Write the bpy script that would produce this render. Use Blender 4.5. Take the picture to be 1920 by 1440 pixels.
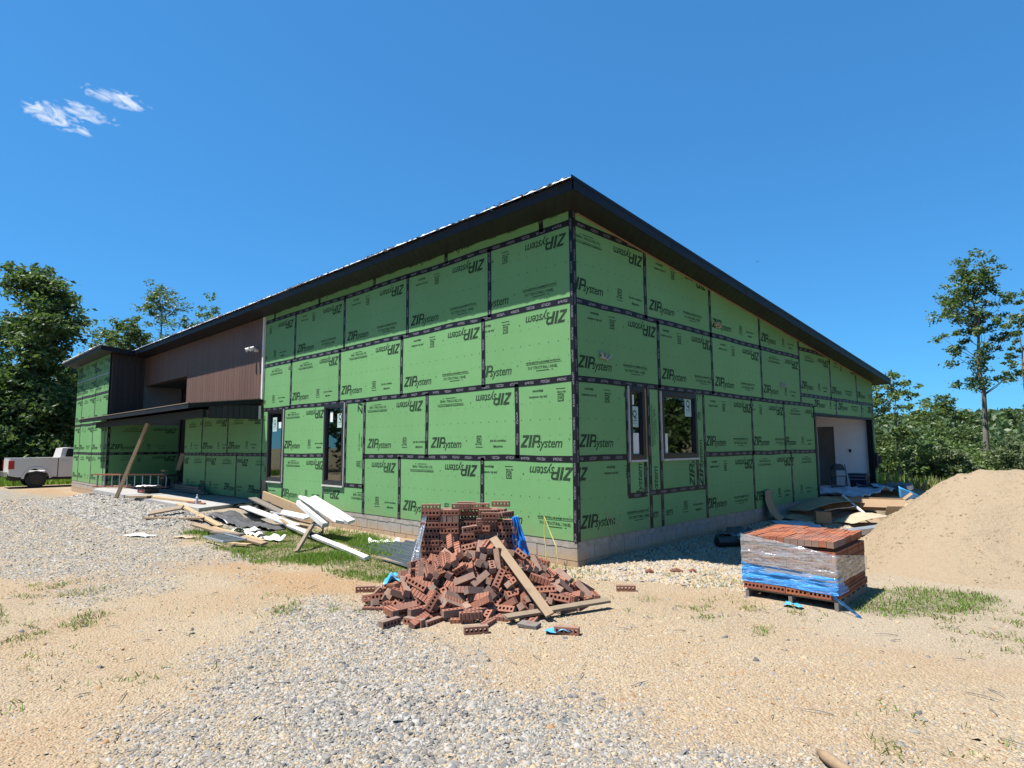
import bpy, bmesh, math, random
import numpy as np
from mathutils import Vector, Matrix, Quaternion, noise as mnoise

for _o in list(bpy.data.objects):
    bpy.data.objects.remove(_o, do_unlink=True)
scene = bpy.context.scene
COL = scene.collection
PI = math.pi

# ------------------------------------------------------------------ camera
cam_d = bpy.data.cameras.new('camera')
cam = bpy.data.objects.new('camera', cam_d)
COL.objects.link(cam)
scene.camera = cam
PITCH, YAW, ROLL = math.radians(5.7156), math.radians(134.498), math.radians(-0.3985)
CAM = Vector((5.8343, -7.2957, 1.4224))
F_ = Vector((math.cos(YAW) * math.cos(PITCH), math.sin(YAW) * math.cos(PITCH), math.sin(PITCH)))
R_ = Vector((math.sin(YAW), -math.cos(YAW), 0))
U_ = R_.cross(F_)
R2 = R_ * math.cos(ROLL) + U_ * math.sin(ROLL)
U2 = -R_ * math.sin(ROLL) + U_ * math.cos(ROLL)
M = Matrix((R2, U2, -F_)).transposed().to_4x4()
M.translation = CAM
cam.matrix_world = M
cam_d.sensor_width = 36
cam_d.lens = 36 * 1153.3 / 1920
cam_d.clip_start = 0.05
cam_d.clip_end = 3000

# ------------------------------------------------------------------ sky, sun, exposure
SUN = Vector((-0.21, -0.40, 1.0)).normalized()
world = bpy.data.worlds.new('World')
scene.world = world
world.use_nodes = True
wn, wl = world.node_tree.nodes, world.node_tree.links
wn.clear()
w_out = wn.new('ShaderNodeOutputWorld')
w_bg = wn.new('ShaderNodeBackground')
w_bg.inputs[1].default_value = 0.060
sky = wn.new('ShaderNodeTexSky')
sky.sky_type = 'NISHITA'
sky.sun_disc = False
sky.sun_elevation = math.asin(SUN.z)
sky.sun_rotation = math.atan2(SUN.x, SUN.y)
sky.altitude = 0
sky.air_density = 1.0
sky.dust_density = 0.0
sky.ozone_density = 10.0
# one small wisp of cloud, fixed to a direction of the sky
geo = wn.new('ShaderNodeTexCoord')


def wvec(op, a, b=None):
    n = wn.new('ShaderNodeVectorMath'); n.operation = op
    for i, v in enumerate((a, b)):
        if v is None: continue
        if isinstance(v, (tuple, Vector)): n.inputs[i].default_value = tuple(v)
        else: wl.new(v, n.inputs[i])
    return n.outputs['Value'] if op == 'DOT_PRODUCT' else n.outputs[0]


def wmath(op, a, b=None, clamp=False):
    n = wn.new('ShaderNodeMath'); n.operation = op; n.use_clamp = clamp
    for i, v in enumerate((a, b)):
        if v is None: continue
        if isinstance(v, (int, float)): n.inputs[i].default_value = v
        else: wl.new(v, n.inputs[i])
    return n.outputs[0]


def cloud_lobe(direction, ang, ru, rv):
    d = Vector(direction).normalized()
    right = d.cross(Vector((0, 0, 1))).normalized(); up = right.cross(d)
    ca, sa = math.cos(ang), math.sin(ang)
    u = right * ca + up * sa; v = -right * sa + up * ca
    gu = wmath('DIVIDE', wvec('DOT_PRODUCT', geo.outputs['Generated'], u), ru)
    gv = wmath('DIVIDE', wvec('DOT_PRODUCT', geo.outputs['Generated'], v), rv)
    r2 = wmath('ADD', wmath('MULTIPLY', gu, gu), wmath('MULTIPLY', gv, gv))
    front = wmath('GREATER_THAN', wvec('DOT_PRODUCT', geo.outputs['Generated'], d), 0.5)
    return wmath('MULTIPLY', wmath('SUBTRACT', 1.0, r2, clamp=True), front), u, v


lobes = [((-0.8777, 0.1814, 0.4436), -0.02, 0.047, 0.0135), ((-0.9047, 0.1239, 0.4077), -0.16, 0.038, 0.0165),
         ((-0.8951, 0.1496, 0.4198), -0.05, 0.040, 0.0125), ((-0.9075, 0.1034, 0.4071), 0.2, 0.014, 0.010), ((-0.9049, 0.1493, 0.3986), -0.2, 0.014, 0.005)]
tot = None
for L_ in lobes:
    m_, cu, cv = cloud_lobe(*L_)
    tot = m_ if tot is None else wmath('MAXIMUM', tot, m_)
dA = Vector((-0.893, 0.155, 0.422)); rA = dA.cross(Vector((0, 0, 1))).normalized(); uA = rA.cross(dA)
ca, sa = math.cos(-0.25), math.sin(-0.25)
comb = wn.new('ShaderNodeCombineXYZ')
wl.new(wmath('MULTIPLY', wvec('DOT_PRODUCT', geo.outputs['Generated'], rA * ca + uA * sa), 24.0), comb.inputs[0])
wl.new(wmath('MULTIPLY', wvec('DOT_PRODUCT', geo.outputs['Generated'], uA * ca - rA * sa), 48.0), comb.inputs[1])
cn = wn.new('ShaderNodeTexNoise'); cn.inputs['Scale'].default_value = 2.0; cn.inputs['Detail'].default_value = 6
cn.inputs['Roughness'].default_value = 0.52; cn.inputs['Distortion'].default_value = 1.3
wl.new(comb.outputs[0], cn.inputs['Vector'])
dens = wmath('ADD', wmath('MULTIPLY', tot, 0.8), wmath('MULTIPLY', wmath('SUBTRACT', cn.outputs['Fac'], 0.60), 2.8))
dens = wmath('MULTIPLY', wmath('MULTIPLY', dens, wmath('MULTIPLY', tot, 3.0, clamp=True), clamp=True), 0.85)
mixc = wn.new('ShaderNodeMix'); mixc.data_type = 'RGBA'
wl.new(dens, mixc.inputs['Factor'])
# deep, even blue of a dry midsummer noon: the same grade over the whole dome
gam = wn.new('ShaderNodeGamma'); gam.inputs['Gamma'].default_value = 0.60
wl.new(sky.outputs[0], gam.inputs['Color'])
tint = wn.new('ShaderNodeMix'); tint.data_type = 'RGBA'; tint.blend_type = 'MULTIPLY'
tint.inputs['Factor'].default_value = 1.0; tint.clamp_result = False
tint.inputs[7].default_value = (0.60, 1.65, 2.48, 1)
wl.new(gam.outputs[0], tint.inputs[6])
wl.new(tint.outputs[2], mixc.inputs[6])
mixc.inputs[7].default_value = (7.4, 7.9, 8.6, 1)
wl.new(mixc.outputs[2], w_bg.inputs[0])
wl.new(w_bg.outputs[0], w_out.inputs[0])

sun_d = bpy.data.lights.new('sun', 'SUN')
sun_d.energy = 5.0
sun_d.angle = math.radians(0.53)
sun_d.color = (1.0, 0.955, 0.89)
sun = bpy.data.objects.new('sun', sun_d)
COL.objects.link(sun)
sun.rotation_euler = SUN.to_track_quat('Z', 'Y').to_euler()
sun.location = (0, -20, 40)

vs = scene.view_settings
vs.view_transform = 'Standard'
vs.look = 'None'
vs.exposure = 1.13
vs.gamma = 1.0
vs.use_curve_mapping = False
scene.cycles.max_bounces = 8
scene.cycles.transparent_max_bounces = 16

# ------------------------------------------------------------------ materials
MATS = {}


class NT:
    def __init__(s, name):
        s.m = bpy.data.materials.new(name); s.m.use_nodes = True
        s.n, s.l = s.m.node_tree.nodes, s.m.node_tree.links
        s.b = s.n['Principled BSDF']; s.out = s.n['Material Output']
        MATS[name] = s.m

    def node(s, t, **kw):
        n = s.n.new(t)
        for k, v in kw.items():
            if k.startswith('_'): setattr(n, k[1:], v)
            else: n.inputs[k.replace('__', ' ')].default_value = v
        return n

    def link(s, a, b): s.l.new(a, b)

    def coord(s, kind='Object'):
        return s.node('ShaderNodeTexCoord').outputs[kind]

    def mapped(s, src, scale=(1, 1, 1), rot=(0, 0, 0)):
        m = s.node('ShaderNodeMapping'); m.inputs['Scale'].default_value = scale; m.inputs['Rotation'].default_value = rot
        s.link(src, m.inputs[0]); return m.outputs[0]

    def noise(s, vec, scale, detail=4, rough=0.55, dist=0.0):
        n = s.node('ShaderNodeTexNoise'); n.inputs['Scale'].default_value = scale; n.inputs['Detail'].default_value = detail
        n.inputs['Roughness'].default_value = rough; n.inputs['Distortion'].default_value = dist
        s.link(vec, n.inputs['Vector']); return n.outputs['Fac']

    def ramp(s, fac, stops, interp='LINEAR'):
        r = s.node('ShaderNodeValToRGB'); r.color_ramp.interpolation = interp
        e = r.color_ramp.elements
        while len(e) < len(stops): e.new(0.5)
        for el, (p, c) in zip(e, stops):
            el.position = p; el.color = (*c, 1) if len(c) == 3 else c
        s.link(fac, r.inputs[0]); return r.outputs[0]

    def mix(s, fac, a, b, blend='MIX'):
        n = s.node('ShaderNodeMix', _data_type='RGBA', _blend_type=blend)
        for i, v in ((0, fac), (6, a), (7, b)):
            if isinstance(v, (int, float)): n.inputs[i].default_value = v
            elif isinstance(v, tuple): n.inputs[i].default_value = (*v, 1) if len(v) == 3 else v
            else: s.link(v, n.inputs[i])
        return n.outputs[2]

    def math(s, op, a, b=0.0, clamp=False):
        n = s.node('ShaderNodeMath', _operation=op, _use_clamp=clamp)
        for i, v in ((0, a), (1, b)):
            if isinstance(v, (int, float)): n.inputs[i].default_value = v
            else: s.link(v, n.inputs[i])
        return n.outputs[0]

    def bump(s, h, strength=0.3, dist=0.01):
        n = s.node('ShaderNodeBump'); n.inputs['Strength'].default_value = strength; n.inputs['Distance'].default_value = dist
        s.link(h, n.inputs['Height']); s.link(n.outputs[0], s.b.inputs['Normal'])

    def color(s, c):
        if isinstance(c, tuple): s.b.inputs['Base Color'].default_value = (*c, 1)
        else: s.link(c, s.b.inputs['Base Color'])

    def set(s, **kw):
        for k, v in kw.items(): s.b.inputs[k.replace('__', ' ')].default_value = v
        return s


KEEP = ('white', 'drywall', 'sticker', 'black', 'galvanised', 'bright_film', 'car_glass', 'rim', 'tyre', 'tail', 'truck', 'chrome', 'spotlight', 'bird', 'window', 'dark', 'silver', 'navy', 'interior')


def simple(name, c1, c2=None, scale=4.0, rough=0.7, bump=0.0, bscale=None, stretch=(1, 1, 1), metal=0.0, spec=0.5, detail=5, objrand=0.0):
    t = NT(name)
    co = t.mapped(t.coord(), stretch)
    if not name.startswith(KEEP):
        c1 = tuple(v * 0.73 for v in c1); c2 = tuple(v * 0.73 for v in c2) if c2 else None
    c2 = c2 or tuple(v * 0.8 for v in c1)
    col = t.mix(t.ramp(t.noise(co, scale, detail), [(0.3, (0, 0, 0)), (0.7, (1, 1, 1))]), c1, c2)
    if objrand:
        oi = t.node('ShaderNodeObjectInfo')
        h = t.node('ShaderNodeHueSaturation'); t.link(col, h.inputs['Color'])
        t.link(t.math('ADD', t.math('MULTIPLY', oi.outputs['Random'], objrand * 2), 1 - objrand), h.inputs['Value'])
        col = h.outputs[0]
    t.color(col)
    t.set(Roughness=rough, Metallic=metal)
    t.b.inputs['Specular IOR Level'].default_value = spec
    if bump: t.bump(t.noise(co, bscale or scale * 3, 5), bump, 0.01)
    return t.m


# sheathing boards: green coated face
t = NT('green_sheathing')
co = t.coord()
n1 = t.noise(co, 0.7, 3); n2 = t.noise(co, 9, 5)
col = t.mix(t.ramp(n1, [(0.3, (0, 0, 0)), (0.7, (1, 1, 1))]), (0.112, 0.258, 0.097), (0.124, 0.278, 0.110))
col = t.mix(t.math('MULTIPLY', t.ramp(n2, [(0.45, (0, 0, 0)), (0.8, (1, 1, 1))]), 0.18), col, (0.080, 0.215, 0.072))
n3 = t.noise(t.mapped(co, (1, 1, 0.12)), 3.0, 4)
col = t.mix(t.math('MULTIPLY', t.ramp(n3, [(0.55, (0, 0, 0)), (0.8, (1, 1, 1))]), 0.14), col, (0.185, 0.335, 0.17))
oi = t.node('ShaderNodeObjectInfo')
h = t.node('ShaderNodeHueSaturation'); t.link(col, h.inputs['Color'])
t.link(t.math('ADD', t.math('MULTIPLY', oi.outputs['Random'], 0.14), 0.93), h.inputs['Value'])
gp = t.node('ShaderNodeSeparateXYZ'); t.link(t.node('ShaderNodeNewGeometry').outputs['Position'], gp.inputs[0])
spl = t.noise(t.mapped(co, (1, 1, 0.5)), 2.6, 6, 0.65)
mud = t.math('MULTIPLY', t.math('ADD', t.math('MULTIPLY', gp.outputs[2], -1.6), t.math('MULTIPLY', t.math('SUBTRACT', spl, 0.28), 2.2), clamp=True), 0.5)
scf = t.math('MULTIPLY', t.ramp(t.noise(t.mapped(co, (1, 1, 6), (0.3, 0.5, 0.2)), 5, 6, 0.7), [(0.66, (0, 0, 0)), (0.74, (1, 1, 1))]), 0.35)
pc = t.mix(scf, t.mix(mud, h.outputs[0], (0.215, 0.19, 0.095)), (0.24, 0.34, 0.22))
t.color(pc); t.set(Roughness=0.62); t.b.inputs['Specular IOR Level'].default_value = 0.3
t.bump(t.noise(co, 60, 4), 0.12, 0.004)

t = NT('print_ink')
co = t.mapped(t.coord(), (3, 3, 40))
f = t.ramp(t.noise(co, 3.0, 3), [(0.35, (0, 0, 0)), (0.75, (1, 1, 1))])
f2 = t.noise(t.coord(), 0.5, 2)
t.color(t.mix(t.math('MULTIPLY', f, t.ramp(f2, [(0.35, (0.1, 0.1, 0.1)), (0.65, (0.75, 0.75, 0.75))])), (0.012, 0.028, 0.014), (0.05, 0.12, 0.05)))
t.set(Roughness=0.7); t.b.inputs['Specular IOR Level'].default_value = 0.2

# seam tape: black with white printing running along it (UV: u metres along, v across)
t = NT('seam_tape')
uv = t.coord('UV')
sep = t.node('ShaderNodeSeparateXYZ'); t.link(uv, sep.inputs[0])
u, v = sep.outputs[0], sep.outputs[1]
per = t.math('FRACT', t.math('MULTIPLY', u, 2.9))
blk = t.math('GREATER_THAN', t.math('FRACT', t.math('MULTIPLY', u, 1.45)), 0.36)
inw = t.math('MULTIPLY', t.math('GREATER_THAN', per, 0.25), t.math('LESS_THAN', per, 0.8))
wob = t.math('MULTIPLY', t.math('GREATER_THAN', v, 0.26), t.math('LESS_THAN', v, 0.72))
cx = t.node('ShaderNodeCombineXYZ'); t.link(t.math('MULTIPLY', u, 55), cx.inputs[0]); t.link(t.math('MULTIPLY', v, 5), cx.inputs[1])
glyph = t.math('GREATER_THAN', t.noise(cx.outputs[0], 1.0, 2), 0.50)
mk = t.math('MULTIPLY', t.math('MULTIPLY', inw, wob), t.math('MULTIPLY', glyph, 1.0))
t.color(t.mix(t.math('MULTIPLY', mk, 0.22), (0.007, 0.007, 0.011), (0.62, 0.62, 0.66)))
t.set(Roughness=0.5); t.b.inputs['Specular IOR Level'].default_value = 0.25
t.bump(t.noise(t.mapped(t.coord(), (1, 1, 1)), 25, 4), 0.25, 0.01)

simple('black_trim', (0.007, 0.0075, 0.010), (0.011, 0.012, 0.016), 2, 0.5, 0.06, 12, spec=0.22)
simple('bright_film', (0.86, 0.87, 0.88), (0.70, 0.72, 0.75), 30, 0.3, 0.6, 25, metal=0.35)
t = NT('black_soffit')
co = t.coord()
w = t.node('ShaderNodeTexWave', _bands_direction='DIAGONAL'); w.inputs['Scale'].default_value = 3.2; t.link(co, w.inputs[0])
t.color(t.mix(t.ramp(w.outputs['Fac'], [(0.0, (0, 0, 0)), (0.12, (1, 1, 1))]), (0.0025, 0.0025, 0.003), (0.0065, 0.0062, 0.0066)))
t.set(Roughness=0.5); t.bump(w.outputs['Fac'], 0.3, 0.01)
simple('brown_shaded', (0.040, 0.027, 0.024), (0.052, 0.035, 0.031), 2.5, 0.6, 0.15, 30, stretch=(6, 6, 0.25), objrand=0.10)  # brown siding darkened: the wing side's shade is put into the colour
simple('brown_siding', (0.135, 0.068, 0.047), (0.165, 0.087, 0.061), 2.5, 0.6, 0.15, 30, stretch=(6, 6, 0.25), objrand=0.10)
simple('dark_siding', (0.014, 0.013, 0.016), (0.020, 0.018, 0.022), 2.5, 0.6, 0.1, 30, stretch=(6, 6, 0.25), objrand=0.1)
simple('galvanised', (0.72, 0.73, 0.75), (0.55, 0.56, 0.58), 6, 0.28, 0.2, 8, metal=1.0)
simple('silver_flashing', (0.42, 0.46, 0.50), (0.32, 0.36, 0.42), 6, 0.4, 0.1, 8, metal=0.6)
simple('pale_trim', (0.62, 0.60, 0.56), (0.50, 0.48, 0.45), 8, 0.6)
simple('white_trim', (0.64, 0.64, 0.63), (0.48, 0.465, 0.44), 3, 0.5, 0.05)
simple('window_frame', (0.010, 0.010, 0.013), (0.016, 0.016, 0.02), 5, 0.35)
simple('drywall', (0.82, 0.81, 0.80), (0.77, 0.76, 0.76), 1.5, 0.85, 0.05, 20)
simple('interior_dark', (0.16, 0.15, 0.14), (0.12, 0.11, 0.10), 1.5, 0.9)
simple('framing_wood', (0.45, 0.31, 0.17), (0.36, 0.24, 0.13), 3, 0.75, 0.1, 20, stretch=(1, 1, 0.2))
t = NT('concrete_block')
co = t.coord(); gsep = t.node('ShaderNodeSeparateXYZ'); t.link(t.node('ShaderNodeNewGeometry').outputs['Position'], gsep.inputs[0])
n = t.noise(co, 3, 6)
col = t.mix(n, (0.2920, 0.2701, 0.2409), (0.2117, 0.2008, 0.1898))
# soil splashed on the lowest course
sp = t.math('ADD', t.math('MULTIPLY', t.math('ADD', gsep.outputs[2], 0.12), -5.0), t.math('MULTIPLY', t.math('SUBTRACT', n, 0.5), 2.0), clamp=True)
col = t.mix(t.math('MULTIPLY', sp, 0.75), col, (0.3358, 0.2190, 0.1095))
nv = t.noise(t.mapped(co, (2, 2, 0.6)), 6, 5)
col = t.mix(t.math('MULTIPLY', t.ramp(nv, [(0.55, (0, 0, 0)), (0.7, (1, 1, 1))]), 0.45), col, (0.1241, 0.1095, 0.0949))
t.color(col); t.set(Roughness=0.92); t.bump(t.noise(co, 70, 5), 0.45, 0.01)
simple('mortar', (0.40, 0.36, 0.31), (0.24, 0.22, 0.19), 8, 0.95, 0.6, 30)
simple('concrete', (0.42, 0.41, 0.385), (0.32, 0.31, 0.30), 2, 0.85, 0.15, 40)

t = NT('window_glass')
t.n.remove(t.b)
gl = t.node('ShaderNodeBsdfGlossy'); gl.inputs['Roughness'].default_value = 0.02; gl.inputs['Color'].default_value = (0.9, 0.95, 0.92, 1)
tr = t.node('ShaderNodeBsdfTransparent'); tr.inputs['Color'].default_value = (0.42, 0.46, 0.44, 1)
fr = t.node('ShaderNodeFresnel'); fr.inputs['IOR'].default_value = 1.7
ms = t.node('ShaderNodeMixShader')
t.link(t.math('ADD', t.math('MULTIPLY', fr.outputs[0], 1.5), 0.03, clamp=True), ms.inputs[0])
t.link(tr.outputs[0], ms.inputs[1]); t.link(gl.outputs[0], ms.inputs[2]); t.link(ms.outputs[0], t.out.inputs[0])
simple('sticker_paper', (0.34, 0.46, 0.42), (0.30, 0.42, 0.38), 8, 0.6)
simple('sticker_ink', (0.01, 0.035, 0.035), None, 5, 0.6)
simple('white_paper', (0.62, 0.62, 0.60), (0.54, 0.54, 0.52), 6, 0.7, 0.1, 10)

# bricks
def brickmat(name, a, b, c):
    t = NT(name)
    oi = t.node('ShaderNodeObjectInfo')
    base = t.ramp(oi.outputs['Random'], [(0.0, a), (0.45, b), (1.0, c)])
    co = t.coord()
    n = t.noise(co, 14, 5)
    col = t.mix(t.ramp(n, [(0.35, (0, 0, 0)), (0.75, (1, 1, 1))]), base, t.mix(0.5, base, (0.10, 0.055, 0.04)))
    n2 = t.noise(co, 5, 3)
    col = t.mix(t.math('MULTIPLY', t.ramp(n2, [(0.6, (0, 0, 0)), (0.75, (1, 1, 1))]), 0.35), col, (0.42, 0.30, 0.22))
    t.color(col); t.set(Roughness=0.88); t.b.inputs['Specular IOR Level'].default_value = 0.25
    t.bump(t.noise(co, 120, 4), 0.4, 0.004)
brickmat('brick_clay', (0.2529, 0.1035, 0.0652), (0.3219, 0.1341, 0.0843), (0.2070, 0.1035, 0.0766))
brickmat('brick_face', (0.1840, 0.1111, 0.0805), (0.2529, 0.1648, 0.1226), (0.1916, 0.1380, 0.1111))
brickmat('brick_orange', (0.3219, 0.1035, 0.0460), (0.3603, 0.1226, 0.0575), (0.2299, 0.0766, 0.0460))

WOODS = [('wood_new', (0.3796, 0.2701, 0.1533), (0.3066, 0.2044, 0.1095)), ('wood_tan', (0.2628, 0.1825, 0.1095), (0.1825, 0.1205, 0.0693)),
         ('wood_weathered', (0.2190, 0.1679, 0.1095), (0.1460, 0.1095, 0.0730)), ('wood_grey', (0.1606, 0.1387, 0.1168), (0.1095, 0.0949, 0.0803))]
for nme, a, b in WOODS:
    t = NT(nme)
    co = t.mapped(t.coord('Generated'), (1.2, 14, 14))
    n = t.noise(co, 2.2, 6, 0.6, 0.8)
    col = t.mix(t.ramp(n, [(0.3, (0, 0, 0)), (0.7, (1, 1, 1))]), a, b)
    n2 = t.noise(t.coord(), 6, 4)
    col = t.mix(t.math('MULTIPLY', t.ramp(n2, [(0.6, (0, 0, 0)), (0.72, (1, 1, 1))]), 0.4), col, tuple(v * 0.5 for v in b))
    t.color(col); t.set(Roughness=0.8); t.bump(n, 0.25, 0.006)
simple('cardboard', (0.40, 0.27, 0.155), (0.33, 0.22, 0.125), 5, 0.85, 0.1, 20)
simple('cardboard_pale', (0.50, 0.40, 0.28), (0.42, 0.33, 0.22), 5, 0.85, 0.1, 20)
simple('tarp', (0.58, 0.64, 0.72), (0.45, 0.52, 0.62), 3, 0.5, 0.1, 10)
simple('black_plastic', (0.010, 0.010, 0.012), (0.02, 0.02, 0.023), 5, 0.35, 0.2, 12)
simple('grey_plastic', (0.13, 0.13, 0.135), (0.07, 0.07, 0.075), 5, 0.4, 0.4, 9)
simple('dark_metal', (0.055, 0.065, 0.08), (0.08, 0.09, 0.10), 5, 0.35, 0.1, 8, metal=0.3)
simple('blue_plastic', (0.012, 0.17, 0.62), (0.02, 0.25, 0.75), 5, 0.28, 0.3, 12)
simple('sky_blue_plastic', (0.06, 0.38, 0.72), (0.10, 0.45, 0.80), 5, 0.3, 0.3, 12)
simple('yellow_cord', (0.55, 0.48, 0.10), (0.45, 0.42, 0.12), 5, 0.6)
simple('tan_cable', (0.50, 0.42, 0.28), None, 5, 0.6)
simple('rust', (0.24, 0.085, 0.045), (0.15, 0.06, 0.035), 9, 0.85, 0.3, 30)
simple('navy_plastic', (0.012, 0.018, 0.045), (0.018, 0.025, 0.06), 5, 0.4)
simple('grey_strap', (0.35, 0.36, 0.38), None, 5, 0.5)
simple('chair_metal', (0.035, 0.034, 0.036), None, 5, 0.4, metal=0.2)
simple('orange_rail', (0.40, 0.15, 0.08), (0.32, 0.12, 0.07), 5, 0.5)
simple('aluminium', (0.55, 0.55, 0.55), (0.45, 0.45, 0.45), 5, 0.4, metal=0.7)
simple('truck_paint', (0.56, 0.55, 0.53), (0.53, 0.52, 0.50), 2, 0.28, spec=0.6)
simple('truck_black', (0.012, 0.012, 0.013), (0.02, 0.02, 0.02), 8, 0.6)
simple('tyre', (0.018, 0.018, 0.019), (0.03, 0.029, 0.027), 12, 0.85, 0.2, 40)
simple('rim', (0.04, 0.04, 0.042), None, 5, 0.35, metal=0.6)
simple('tail_red', (0.45, 0.012, 0.010), (0.30, 0.008, 0.008), 8, 0.2)
simple('chrome', (0.55, 0.52, 0.46), None, 5, 0.25, metal=0.8)
simple('car_glass', (0.01, 0.016, 0.016), None, 5, 0.05, spec=0.8)
simple('bird_dark', (0.01, 0.012, 0.02), None, 5, 0.8)
simple('spotlight_white', (0.70, 0.70, 0.68), None, 5, 0.4)
simple('brass', (0.45, 0.36, 0.20), None, 5, 0.4, metal=0.6)
simple('bark', (0.13, 0.105, 0.08), (0.07, 0.055, 0.045), 9, 0.95, 0.5, 30, stretch=(1, 1, 0.25))
simple('bark_pale', (0.24, 0.21, 0.17), (0.13, 0.11, 0.09), 9, 0.95, 0.5, 30, stretch=(1, 1, 0.25))
simple('red_tool', (0.45, 0.03, 0.02), None, 5, 0.4)


def leafmat(name, a, b, c, transl=0.35):
    t = NT(name)
    co = t.coord()
    n = t.noise(co, 0.55, 3)
    n2 = t.node('ShaderNodeNewGeometry').outputs['Random Per Island']
    col = t.mix(t.ramp(n, [(0.35, (0, 0, 0)), (0.65, (1, 1, 1))]), a, b)
    col = t.mix(t.math('MULTIPLY', t.ramp(n2, [(0.45, (0, 0, 0)), (1.0, (1, 1, 1))]), 0.75), col, c)
    t.color(col); t.set(Roughness=0.5); t.b.inputs['Specular IOR Level'].default_value = 0.4
    tl = t.node('ShaderNodeBsdfTranslucent'); t.link(t.mix(0.5, col, (0.12, 0.22, 0.02)), tl.inputs[0])
    ms = t.node('ShaderNodeMixShader'); ms.inputs[0].default_value = transl
    t.link(t.b.outputs[0], ms.inputs[1]); t.link(tl.outputs[0], ms.inputs[2]); t.link(ms.outputs[0], t.out.inputs[0])
leafmat('leaf_oak', (0.042, 0.078, 0.024), (0.065, 0.110, 0.030), (0.17, 0.22, 0.08))
leafmat('leaf_light', (0.065, 0.110, 0.028), (0.090, 0.140, 0.035), (0.22, 0.27, 0.09))
leafmat('leaf_olive', (0.075, 0.105, 0.045), (0.095, 0.125, 0.05), (0.16, 0.18, 0.09))
leafmat('leaf_far', (0.045, 0.080, 0.030), (0.060, 0.100, 0.035), (0.10, 0.14, 0.055), 0.2)
leafmat('grass_green', (0.1105, 0.2295, 0.0255), (0.1530, 0.2720, 0.0340), (0.2805, 0.3570, 0.0680), 0.45)
leafmat('grass_dry', (0.2295, 0.2040, 0.0765), (0.2805, 0.2295, 0.1020), (0.3570, 0.2890, 0.1530), 0.3)

# ------------------------------------------------------------------ helpers
def V(*a): return Vector(a)


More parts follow.
